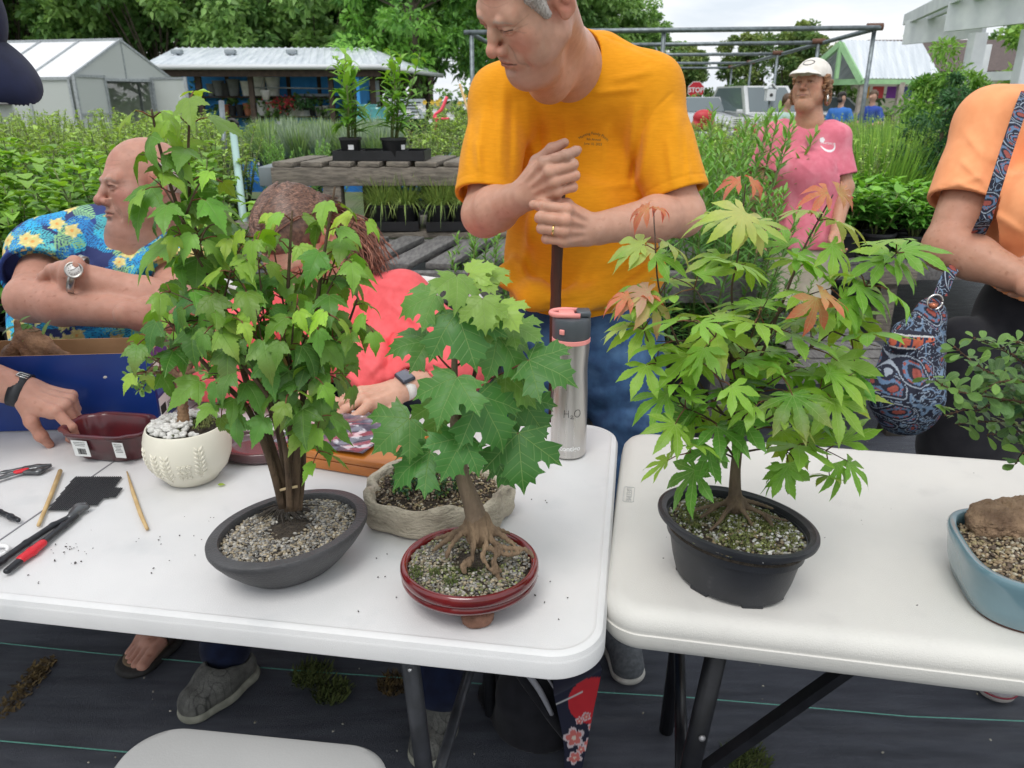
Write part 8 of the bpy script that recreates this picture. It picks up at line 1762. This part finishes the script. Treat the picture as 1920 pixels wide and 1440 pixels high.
M_met=mat('galvanised_roof',hexc(222,228,234),hexc(196,204,212),scale=2.2,rough=.45,metal=.0,stretch=(3,.4,.4));M_bw=mat('blue_wall_paint',hexc(70,156,226),hexc(56,138,210),scale=3,rough=.8);M_dkw=mat('dark_timber',hexc(74,62,52),hexc(56,46,40),scale=8,rough=.9)
xl,xr,xh=YY(268,122,25.5)[0],YY(712,122,25.5)[0],YY(815,145,26.5)[0];zE2=YY(500,124,25.5)[2];zR=YY(500,91,29)[2];xrl,xrr=YY(330,91,29)[0],YY(692,91,29)[0]
def ribbed(p00,p10,p01,p11,nx,name,par,amp=.035,m=M_met):
    p00,p10,p01,p11=[np.asarray(p,float) for p in (p00,p10,p01,p11)];V=[];F=[];N2=nx*4
    for i in range(N2+1):
        u=i/N2;z=amp if (i % 4) in (0,) else 0
        for v in (0,1):q=(p00*(1-u)+p10*u)*(1-v)+(p01*(1-u)+p11*u)*v;V.append(q+[0,0,z])
    for i in range(N2):F.append((2*i,2*i+2,2*i+3,2*i+1))
    o=obj(name,(V,F),m,par,smooth=False);md=o.modifiers.new('thickness','SOLIDIFY');md.thickness=.02;return o
ribbed((xl,25.4,zE2),(xr,25.4,zE2),(xrl,29,zR),(xrr,29,zR),30,'roof',sd_);ribbed((xl,32.5,zE2),(xr,32.5,zE2),(xrl,29.02,zR),(xrr,29.02,zR),30,'roof',sd_)
ribbed((xr+.01,25.4,zE2),(xh,29.5,zE2-.15),(xrr+.01,29,zR-.01),(xrr+.02,29.3,zR-.02),8,'roof',sd_)
obj('gutter',join([tube([(xl,25.35,zE2-.03),(xr,25.35,zE2-.03),(xh,29.4,zE2-.17)],.075,8)]),mat('white_gutter',hexc(206,210,212),rough=.5),sd_)
for x in (360,460,575):q=YY(x-28,100,27);obj('roof_vent',box(.34,.26,.14,tuple(YY(x-28,97,27.5)),.03),mat('vent_grey',hexc(140,148,152),rough=.5),sd_)
xw0,xw1=xl+.3,YY(700,180,28.5)[0]
obj('back_wall',box(xw1-xw0,.1,zE2-.1,((xw0+xw1)/2,27.6,(zE2-.1)/2)),M_bw,sd_,smooth=False);obj('fascia',box(xr-xl,.08,.22,((xl+xr)/2,25.55,zE2-.19)),M_dkw,sd_,smooth=False)
obj('batten',join([box(.12,.05,zE2-.15,(xw0+.5+k*1.02,27.53,(zE2-.15)/2)) for k in range(8)]),M_dkw,sd_,smooth=False)
for x in (376,473,622,700,756,808):q=YY(x,180,25.9 if x<720 else 28.5);obj('post',box(.15,.15,zE2-.25,(q[0],q[1],(zE2-.25)/2)),M_dkw,sd_,smooth=False)
obj('gable_wall',box(.1,2.0,zE2-.3,(xw1+.02,26.6,(zE2-.3)/2)),M_bw,sd_,smooth=False)
dr=obj('door',box(.85,.06,1.95,(YY(690,180,27.6)[0],27.4,.98)),mat('white_door',hexc(196,198,196),rough=.6),sd_,smooth=False);obj('window',box(.42,.03,.9,(YY(690,180,27.6)[0],27.36,1.35)),mat('dark_glass',(.05,.06,.07),rough=.1),dr,smooth=False)
shz=[YY(450,182,27.3)[2],YY(450,219,27.3)[2]]
for i,z in enumerate(shz):obj('shelf',box(xw1-xw0-.6,.5,.05,((xw0+xw1)/2+.2,27.3,z)),M_dkw,sd_,smooth=False)
obj('hanging_rail',tube([YY(470,164,26.6),YY(622,166,26.6)],.025,6),M_alu,sd_)
pc_=[('white_planter',(.74,.73,.70)),('grey_planter',(.18,.19,.20)),('terracotta_pot',(.42,.15,.08)),('black_planter',(.03,.03,.035))]
PP={}
for nm,c in pc_:
    e=empty(nm,(0,0,0),'planter on the shed shelves','planter');obj('pot_wall',lathe([(.62,0),(.70,.01),(.95,.36),(1,.37),(1,.40),(.92,.40),(.9,.3),(.1,.29)],14,.17,.17),mat('glaze_'+nm,c,tuple(q*.8 for q in c),scale=9,rough=.5),e,autos=40);PP[nm]=e
lab={'white_planter':'white','grey_planter':'slate grey','terracotta_pot':'terracotta','black_planter':'black'}
used=set()
def putpot(nm,px,z,s_,inv=False,where='upper'):
    q=YY(px,180,27.2);g_='%s pots on the %s shelf of the blue shed' % (lab[nm],where);L_='%s flower pot standing on the %s shelf of the blue shed' % (lab[nm],where)
    e=dup(PP[nm],(q[0],27.2,z+.03),0,L_,g_,sc=s_)
    if inv:e.rotation_euler=(PI,0,0);e.location.z+=.4*s_
for px,s_,nm in ((398,.95,'grey_planter'),(412,1.2,'grey_planter'),(426,1.0,'black_planter'),(440,1.3,'grey_planter'),(464,1.15,'white_planter'),(484,1.9,'white_planter'),(514,1.45,'white_planter')):putpot(nm,px,shz[0],s_,where='upper')
for px,s_,nm,iv in ((420,.9,'terracotta_pot',0),(433,.8,'black_planter',0),(447,.9,'black_planter',0),(463,1.0,'terracotta_pot',0),(489,1.2,'white_planter',1),(508,1.2,'white_planter',0),(522,1.1,'white_planter',0),(536,1.1,'white_planter',0),(547,1.0,'white_planter',0),(556,.7,'white_planter',0),(567,1.4,'white_planter',1),(583,.7,'black_planter',0),(595,.75,'white_planter',0),(610,.8,'white_planter',0)):putpot(nm,px,shz[1],s_,bool(iv),'lower')
for e in PP.values():
    for c in list(e.children):bpy.data.objects.remove(c)
    bpy.data.objects.remove(e)
q=YY(498,178,26.4);hb=empty('hanging_basket',tuple(q),'white hanging pot on the rail in front of the blue wall','hanging pot');obj('pot',lathe([(.6,0),(1,.26),(1,.3),(.9,.3)],14,.16,.16,0,tuple(q+[0,0,-.15])),MATS['glaze_white_planter'],hb);obj('hanger',join([tube([q+[s_*.15,0,.15],q+[0,0,.52]],.012,5) for s_ in (-1,1)]),M_alu,hb)
for (x,c,lb) in ((532,(.50,.05,.06),'red-flowering hanging plant below the rail of the blue shed'),(572,(.05,.14,.05),'dark green hanging plant below the rail of the blue shed')):
    q=YY(x,194,26.5);rs_=np.random.RandomState(x);sp=[(q+rs_.normal(size=3)*[.22,.16,.09],rs_.normal(size=3),rs_.normal(size=3),.10,.03,np.array(c if rs_.rand()<.7 else (.06,.15,.04))*rs_.uniform(.6,1.4),.2) for j in range(240)];V,F,K,U=blades(sp,'ova');e=empty('hanging_plant',tuple(q),lb,'hanging plant');obj('foliage',(V,F),M_gen,e,col=K,uv=U);obj('pot',lathe([(.7,-.2),(1,0),(.9,0)],12,.14,.14,0,tuple(q)),M_potb,e)
q=YY(590,181,27.4);obj('wall_sign',box(1.0,.04,.17,tuple(q)),mat('sign_white',hexc(170,180,186),rough=.6),sd_,smooth=False)
q=YY(765,204,22);sgn=empty('notice_board',tuple(q),'white printed notice board at the right end of the shed','notice board');obj('board',box(.95,.04,.50,tuple(q)),mat('sign_white',(.6,.6,.6)),sgn,smooth=False);obj('print',join([box(.7-.1*(k % 2),.004,.03,(q[0],q[1]-.023,q[2]+.16-.08*k)) for k in range(5)]),M_ink,sgn,smooth=False);obj('post',box(.06,.05,q[2]-.25,(q[0],q[1],(q[2]-.25)/2)),M_dkw,sgn)
for (px,py,D,c,lb,s_) in ((692,240,14,(.04,.30,.30),'large teal glazed urn right of the potted herbs',1.25),(712,262,12.5,(.05,.28,.27),'teal glazed jar standing lower beside the teal urn',.9)):
    q=YY(px,py,D);e=empty('glazed_urn',(q[0],q[1],q[2]-.3),lb,'urn');obj('jar',lathe([(.55,-.1),(.75,.1),(1,.42),(.95,.55),(.62,.66),(.70,.70),(.62,.69)],24,.20*s_,.20*s_,0,(q[0],q[1],q[2]-.25*s_)),mat('teal_glaze',c,tuple(v*.7 for v in c),scale=8,rough=.2,coat=.4),e)
M_pipe=mat('galvanised_pipe',hexc(132,142,146),hexc(104,112,116),scale=12,rough=.45,metal=.6);M_rust=mat('rusty_joint',hexc(112,78,62),hexc(90,62,50),scale=30,rough=.8)
pf=empty('pipe_frame',(3,18,0),'open rectangular frame of grey galvanised pipes on posts behind the standing man','pipe frame');zP=YY(1640,53,13.2)[2]
def atz(px,py):d=ray(px,py);return CAM+d*((zP-CAM[2])/d[2])
rails=[((870,61),(1648,52)),((1100,85),(1535,80)),((1090,104),(1458,101)),((1090,119),(1408,118)),((1090,129),(1372,127))]
for i,(a,b) in enumerate(rails):pa,pb=atz(*a),atz(*b);obj('cross_pipe',tube([pa,pb],.038,8),M_pipe,pf)
obj('side_pipe',tube([atz(1648,52),atz(1370,127)],.04,8),M_pipe,pf);obj('side_pipe',tube([atz(880,61),atz(1000,127)],.04,8),M_pipe,pf)
for (px,py) in ((1640,53),(1535,80),(1458,101),(1408,118),(1372,127),(884,61),(1245,57)):
    q=atz(px,py);obj('post',tube([q,(q[0],q[1],0)],.036,8),M_pipe,pf)
    if px>1300:obj('joint',tube([q+[-.12,.02,.02],q+[.12,-.02,.02]],.055,8),M_rust,pf)
obj('brace',tube([atz(1245,57)+[0,0,-.5],atz(1228,86)],.02,6),M_pipe,pf)
q=YY(1305,169,31);ss=empty('stop_sign',(q[0],q[1],0),'red octagonal STOP sign on a post in the far car park','road sign');R_=.33
octo=lambda r,y:[(q[0]+r*cos(a),y,q[2]+r*sin(a)) for a in [PI/8+k*PI/4 for k in range(8)]]
def oct_prism(r,y,t):V=octo(r,y)+octo(r,y+t);return V,[tuple(range(8)),tuple(range(15,7,-1))]+[(k,k+8,(k+1) % 8+8,(k+1) % 8) for k in range(8)]
obj('border',oct_prism(R_,q[1],.02),mat('sign_border_white',(.7,.7,.7),rough=.5),ss,smooth=False);obj('face',oct_prism(R_*.93,q[1]-.006,.008),mat('sign_red',(.50,.015,.03),rough=.5),ss,smooth=False)
obj('lettering',text3d('STOP',.235,frame((q[0],q[1]-.012,q[2]),(1,0,0),(0,0,1)),None,False,ext=.002,bold=.006),MATS['sign_border_white'],ss,smooth=False);obj('post',box(.06,.05,q[2]-.2,(q[0],q[1]+.05,(q[2]-.2)/2)),M_pipe,ss)
def car(px,py,Y,rz,label,name,c,suv=False,w=1.85,ln=4.6):
    q=YY(px,py,Y);e=empty(name,(q[0],q[1],0),label,'car');R=np.array(Matrix.Rotation(rz,3,'Z'));T=lambda VF:(VF[0] @ R.T+np.array([q[0],q[1],0]),VF[1]);H=1.75 if suv else 1.45
    pm_=mat('paint_%d%d' % (int(c[0]*99),int(c[2]*99)),c,rough=.25,coat=.6,metal=.2)
    lo_=[(-ln/2,.35),(-ln/2,.75),(-ln/2+.25,.92),(-ln*.22,1.02),(-ln*.22,1.02),(ln*.46,1.05),(ln/2,.9),(ln/2,.35)]
    V=[];n_=len(lo_)
    for s_,ins_ in ((-1,.06),(-1,0),(1,0),(1,.06)):
        for (y,z) in lo_:V.append((s_*(w/2-ins_),y*(1-.015*(ins_>0)),z-.03*(ins_>0)*(z>.8)+(.05 if ins_>0 and z<.5 else 0)))
    F=[]
    for a in range(3):
        for k in range(n_):b=(k+1) % n_;F.append((a*n_+k,a*n_+b,(a+1)*n_+b,(a+1)*n_+k))
    F.append(tuple(range(n_-1,-1,-1)));F.append(tuple(range(3*n_,4*n_)));bd=obj('body',T((np.array(V),F)),pm_,e,autos=40)
    c0,c1_,c2_,c3_=-ln*.22,-ln*.05,ln*(.40 if suv else .25),ln*(.47 if suv else .40)
    cab=[(-w/2+.08,c0,1.0),(w/2-.08,c0,1.0),(w/2-.26,c1_,H),(-w/2+.26,c1_,H),(-w/2+.26,c2_,H),(w/2-.26,c2_,H),(w/2-.08,c3_,1.03),(-w/2+.08,c3_,1.03)]
    obj('cabin',T((np.array(cab),[(0,1,2,3),(3,2,5,4),(4,5,6,7),(0,3,4,7),(1,6,5,2),(0,7,6,1)])),pm_,e,smooth=False)
    gm=mat('car_glass',(.10,.13,.14),rough=.08,spec=.8);f=lambda a,b,t:np.array(cab[a])*(1-t)+np.array(cab[b])*t
    def inset(ids,nm,o_):
        p=[np.array(cab[i],float) for i in ids];m=sum(p)/4;n__=np.cross(p[1]-p[0],p[2]-p[0]);n__ /= np.linalg.norm(n__);n__=n__ if n__ @ (m-np.array([0,0,1.2]))>0 else -n__;obj(nm,T((np.array([m+(v-m)*.86+n__*.012 for v in p]),[(0,1,2,3)])),gm,e,smooth=False)
    inset((0,1,2,3),'windscreen',0);inset((4,5,6,7),'rear_window',0);inset((0,3,4,7),'side_window',0);inset((1,6,5,2),'side_window',0)
    for s_ in (-1,1):
        obj('headlight',T(box(.36,.06,.14,(s_*(w/2-.26),-ln/2-.005,.70),.02)),mat('headlamp',(.6,.62,.62),rough=.1,spec=.9),e)
        for y in (-ln*.31,ln*.30):
            wh=obj('wheel',T(xf(lathe([(1,-.1),(1,.1)],20,.33,.33),(s_*(w/2-.10),y,.33),ry=PI/2)),mat('tyre',(.02,.02,.02),rough=.9),e);obj('rim',T(xf(lathe([(.0,-.105),(1,-.105),(1,.105),(0,.105)],12,.20,.20),(s_*(w/2-.10),y,.33),ry=PI/2)),M_alu,wh)
        obj('mirror',T(box(.18,.08,.12,(s_*(w/2+.06),c0+.15,1.06),.02)),pm_,e)
    obj('grille',T(box(w*.5,.04,.16,(0,-ln/2-.005,.62),.01)),mat('grille_dark',(.03,.03,.03),rough=.5),e);obj('bumper',T(box(w*.96,.10,.20,(0,-ln/2-.01,.42),.04)),pm_,e);return e
car(1425,205,24.0,.12,'silver-white sport utility car parked beyond the beds, windscreen towards the viewer','parked_car',(.55,.57,.57),True);car(1308,214,25.5,-.1,'pale grey hatchback parked left of the silver car, under the stop sign','parked_car',(.40,.42,.44));car(1545,205,27,.1,'white car mostly hidden behind the woman in pink','parked_car',(.60,.61,.62))
car(1795,225,30,.9,'dark car in the shade behind the green kiosk','parked_car',(.10,.11,.12))
q=YY(1320,215,16.5);s=SDF();s.ell([q[0],q[1],q[2]-.05],(.22,.14,.15),.03).cone([q[0]-.15,q[1],q[2]-.2],[q[0]+.15,q[1],q[2]-.2],.10,.10,.04);thing('red_cooler',s.mesh(.02),mat('red_plastic',(.50,.03,.04),rough=.5),'rounded red plastic container standing in front of the pale grey hatchback','container')
M_gtr=mat('mint_green_trim',hexc(160,204,152),hexc(146,190,140),scale=6,rough=.7);kz=empty('kiosk',(13.5,25,0),'open market kiosk with ribbed metal roof and mint green trim','kiosk')
ap=YY(1577,76,25);ar=YY(1728,75,25.8);el=YY(1548,112,24.8);er=YY(1615,147,24.4);ef=YY(1766,146,25.2);ar[2]=ap[2];ef[2]=er[2];zE3=er[2]
el=np.array([2*ap[0]-er[0],2*ap[1]-er[1]+1.4,zE3]);rr_=ar-ap;el2=el+rr_
ribbed(er,ef,ap,ar,22,'roof',kz,.03);ribbed(el,el2,ap+[0,.01,0],ar+[0,.01,0],22,'roof',kz,.03)
tm=lambda a,b,w_=.10,h_=.16:beam(np.array(a)+[0,-.02,-.09],np.array(b)+[0,-.02,-.09],w_,h_)
obj('green_trim',join([tm(ap,er),tm(ap,el),tm(er,ef,.08,.13),tm(el,er,.1,.16),tm((np.array(ap)+el)/2+[0,0,0],[*((np.array(ap)+el)/2)[:2],zE3],.1,.12),beam([ap[0],ap[1]-.02,zE3],ap+[0,-.02,-.1],.10,.12)]),M_gtr,kz,smooth=False)
for p_ in (er+[.1,.1,0],ef+[-.2,.1,0],el+[.1,0,0],(er+ef)/2):obj('post',box(.16,.16,zE3-.1,(p_[0],p_[1],(zE3-.1)/2)),mat('kiosk_post',hexc(168,160,150),hexc(140,132,122),scale=9,rough=.8),kz,smooth=False)
for k,c in enumerate(((.50,.25,.03),(.45,.05,.05),(.20,.05,.30),(.10,.12,.30),(.14,.06,.22))):p_=er*(1-(.12+.18*k))+ef*(.12+.18*k);obj('hanging_banner',box(.34,.02,.34,(p_[0],p_[1]+.4,zE3-.38)),mat('banner_%d' % k,c,rough=.8),kz,smooth=False)
obj('counter',box(2.2,.7,.9,(float((er+ef)[0]/2)+.2,26.4,.45)),M_dkw,kz,smooth=False)
hs_=empty('house',(24,38,0),'low house with brown shingle roof and cream siding behind the kiosk','house');zl=YY(1830,138,36)[2];zt=YY(1830,78,40)[2];x0_,x1_=YY(1700,130,36)[0],34.0
M_shg=mat('brown_shingles',hexc(104,92,88),hexc(78,68,66),scale=7,rough=.95,stretch=(1,3,6),bump=.6,bscale=12);panel([(x0_,36,zl),(x1_,36,zl),(x1_,40.5,zt),(x0_,40.5,zt)],M_shg,'roof',hs_,.12);panel([(x1_,45,zl),(x0_,45,zl),(x0_,40.52,zt),(x1_,40.52,zt)],M_shg,'roof',hs_,.12)
obj('wall',box(x1_-x0_-.8,8,zl,((x0_+x1_)/2,40.5,zl/2)),mat('cream_siding',hexc(206,200,184),hexc(188,182,166),scale=3,rough=.8,stretch=(1,1,14)),hs_,smooth=False)
for x in (25.5,29):w__=obj('window',box(1.1,.06,1.1,(x,36.48,1.45)),MATS['dark_glass'],hs_,smooth=False);obj('window_frame',join([box(1.25,.05,.08,(x,36.44,2.04)),box(1.25,.05,.08,(x,36.44,.86)),box(.08,.05,1.2,(x-.6,36.44,1.45)),box(.08,.05,1.2,(x+.6,36.44,1.45))]),mat('trim_white',(.7,.7,.68)),w__,smooth=False)
pg=empty('pergola',(6,9,0),'white painted timber pergola at the top right corner','pergola');M_wh=mat('white_paint',hexc(222,226,228),hexc(206,210,214),scale=6,rough=.6)
a=YY(1778,32,8.2);b=YY(1990,-20,7.0);zb=a[2];b[2]=zb
obj('beam',beam(a,b+(b-a)*.6,.05,.26),M_wh,pg,smooth=False);obj('beam',beam(a+[.5,1.9,0],b+[.5,1.9,0],.05,.26),M_wh,pg,smooth=False)
for k in range(5):t=k/5;p_=a+(b-a)*(t*1.2+.05);obj('rafter',beam(p_+[-.1,-.3,.17],p_+[.62,2.3,.17],.05,.12),M_wh,pg,smooth=False)
for p_ in (YY(1818,150,8.35),YY(1915,150,7.9),YY(1832,150,10.1)):obj('post',box(.13,.13,zb-.13,(p_[0],p_[1],(zb-.13)/2),.004),M_wh,pg,autos=30)
p_=YY(1818,150,8.35);q_=YY(1915,150,7.9);z_=YY(1860,143,8.2)[2];obj('mid_rail',beam([p_[0],p_[1],z_],[q_[0],q_[1],z_],.05,.08),M_wh,pg,smooth=False)
for i,(px,py,Y,w_,lb) in enumerate(((162,282,7.5,.14,'white plant sign card standing in the bed at left, above the bald man'),(748,262,8.5,.14,'white plant sign card right of the tall potted pair'),(1382,229,13,.20,'white plant sign card under the silver car, left one of two'),(1408,229,13,.20,'white plant sign card under the silver car, right one of two'),(1490,596 if False else 235,12.5,.1,'small pale tag card left of the pink shirt'))):
    if i==4:continue
    q=YY(px,py,Y);e=empty('plant_sign',tuple(q),lb,'plant sign');obj('card',box(w_,.006,w_*.75,tuple(q)),M_tagw,e,smooth=False);obj('print',join([box(w_*.7,.002,w_*.05,(q[0],q[1]-.004,q[2]+w_*(.2-.16*k))) for k in range(3)]),M_ink,e,smooth=False);obj('stake',box(.012,.012,.5,(q[0],q[1]+.01,q[2]-.28)),M_alu,e,smooth=False)
a=YY(437,245,4.6);c=YY(452,372,4.2);vp=empty('water_pipe',(c[0],c[1],c[2]),'pale plastic standpipe with a round valve handle beside the seated woman','standpipe');obj('pipe',tube([a,c,c+(c-a)*.8],.020,10),mat('pale_green_pvc',hexc(160,190,184),rough=.5),vp);obj('valve',tube([a+[0,0,.03]+np.array([.030*cos(t),0,.030*sin(t)]) for t in np.linspace(0,2*PI,15)],.010,6),mat('valve_black',(.03,.03,.03),rough=.5),vp)
obj('post',tube([YY(415,190,5.2),YY(425,330,5.0)],.018,8),M_pipe,vp)
rt_=empty('ribbon',tuple(YY(832,200,6.0)),'bright pink flagging ribbon tied above the beds left of the man in yellow','ribbon')
o_=obj('tape',tube([YY(838,181,6),YY(828,205,6),YY(815,215,6),YY(817,222,6),YY(842,222,6)],[.012,.014,.008,.010,.008],6,sub=4),mat('pink_ribbon',hexc(250,90,110),rough=.5),rt_);obj('tape_tail',tube([YY(817,215,6),YY(818,232,6),YY(816,246,6)],.007,5),MATS['pink_ribbon'],rt_)
thing('bamboo_cane',tube([YY(862,158,5.5),YY(880,215,5.4),YY(892,300,5.2)],.009,6),M_bam,'slanting bamboo cane between the beds and the man in yellow','cane')
q=YY(1444,178,15);bh=empty('birdhouse',(q[0],q[1],0),'small white birdhouse on a pole behind the woman in pink','birdhouse');obj('house_box',box(.16,.14,.20,tuple(q)),M_wh,bh,smooth=False);obj('roof',join([beam(q+[s_*.10,0,.10],q+[0,0,.20],.02,.16,up=(0,1,0)) for s_ in (-1,1)]),M_wh,bh,smooth=False);obj('entrance',xf(lathe([(1,0),(1,.004),(0,.004)],10,.03,.03),(q[0],q[1]-.073,q[2]),rx=PI/2),M_ink,bh);obj('pole',tube([(q[0],q[1],0),q+[0,0,-.1]],.02,6),M_pipe,bh)
def flowers(name,label,spec,seed):
    rs_=np.random.RandomState(seed);sp=[]
    for (px,py,Y,n_,c,sx) in spec:
        for j in range(n_):
            p_=YY(px+rs_.normal()*sx,py+rs_.normal()*sx*.25,Y*rs_.uniform(.9,1.1))
            for k in range(6):a_=k*PI/3;sp.append((p_,np.array([cos(a_),-.3,sin(a_)]),np.array([0,-1.,.3]),.028,.010,np.array(c),0))
    V,F,K,U=blades(sp,'ova');thing(name,(V,F),mat('petal',(1,1,1),rough=.6,vcol=True),label,'flowers',kind='stuff',col=K)
flowers('white_flowers','tiny white and lilac flowers dotted over the far beds',[(520,258,8.2,26,(.50,.46,.66),45),(810,215,7,10,(.75,.75,.75),40),(1440,250,9,20,(.70,.72,.72),40),(200,300,6,10,(.7,.75,.6),40),(830,195,8,8,(.65,.45,.05),30)],4)
flowers('red_flowers','small red and pink flowers among the beds behind the woman in pink',[(1425,238,9,16,(.55,.10,.12),30),(1400,262,8,8,(.6,.2,.25),25)],5)
for L_ in PR.values():
    for e in L_:
        for c in list(e.children):bpy.data.objects.remove(c)
        bpy.data.objects.remove(e)
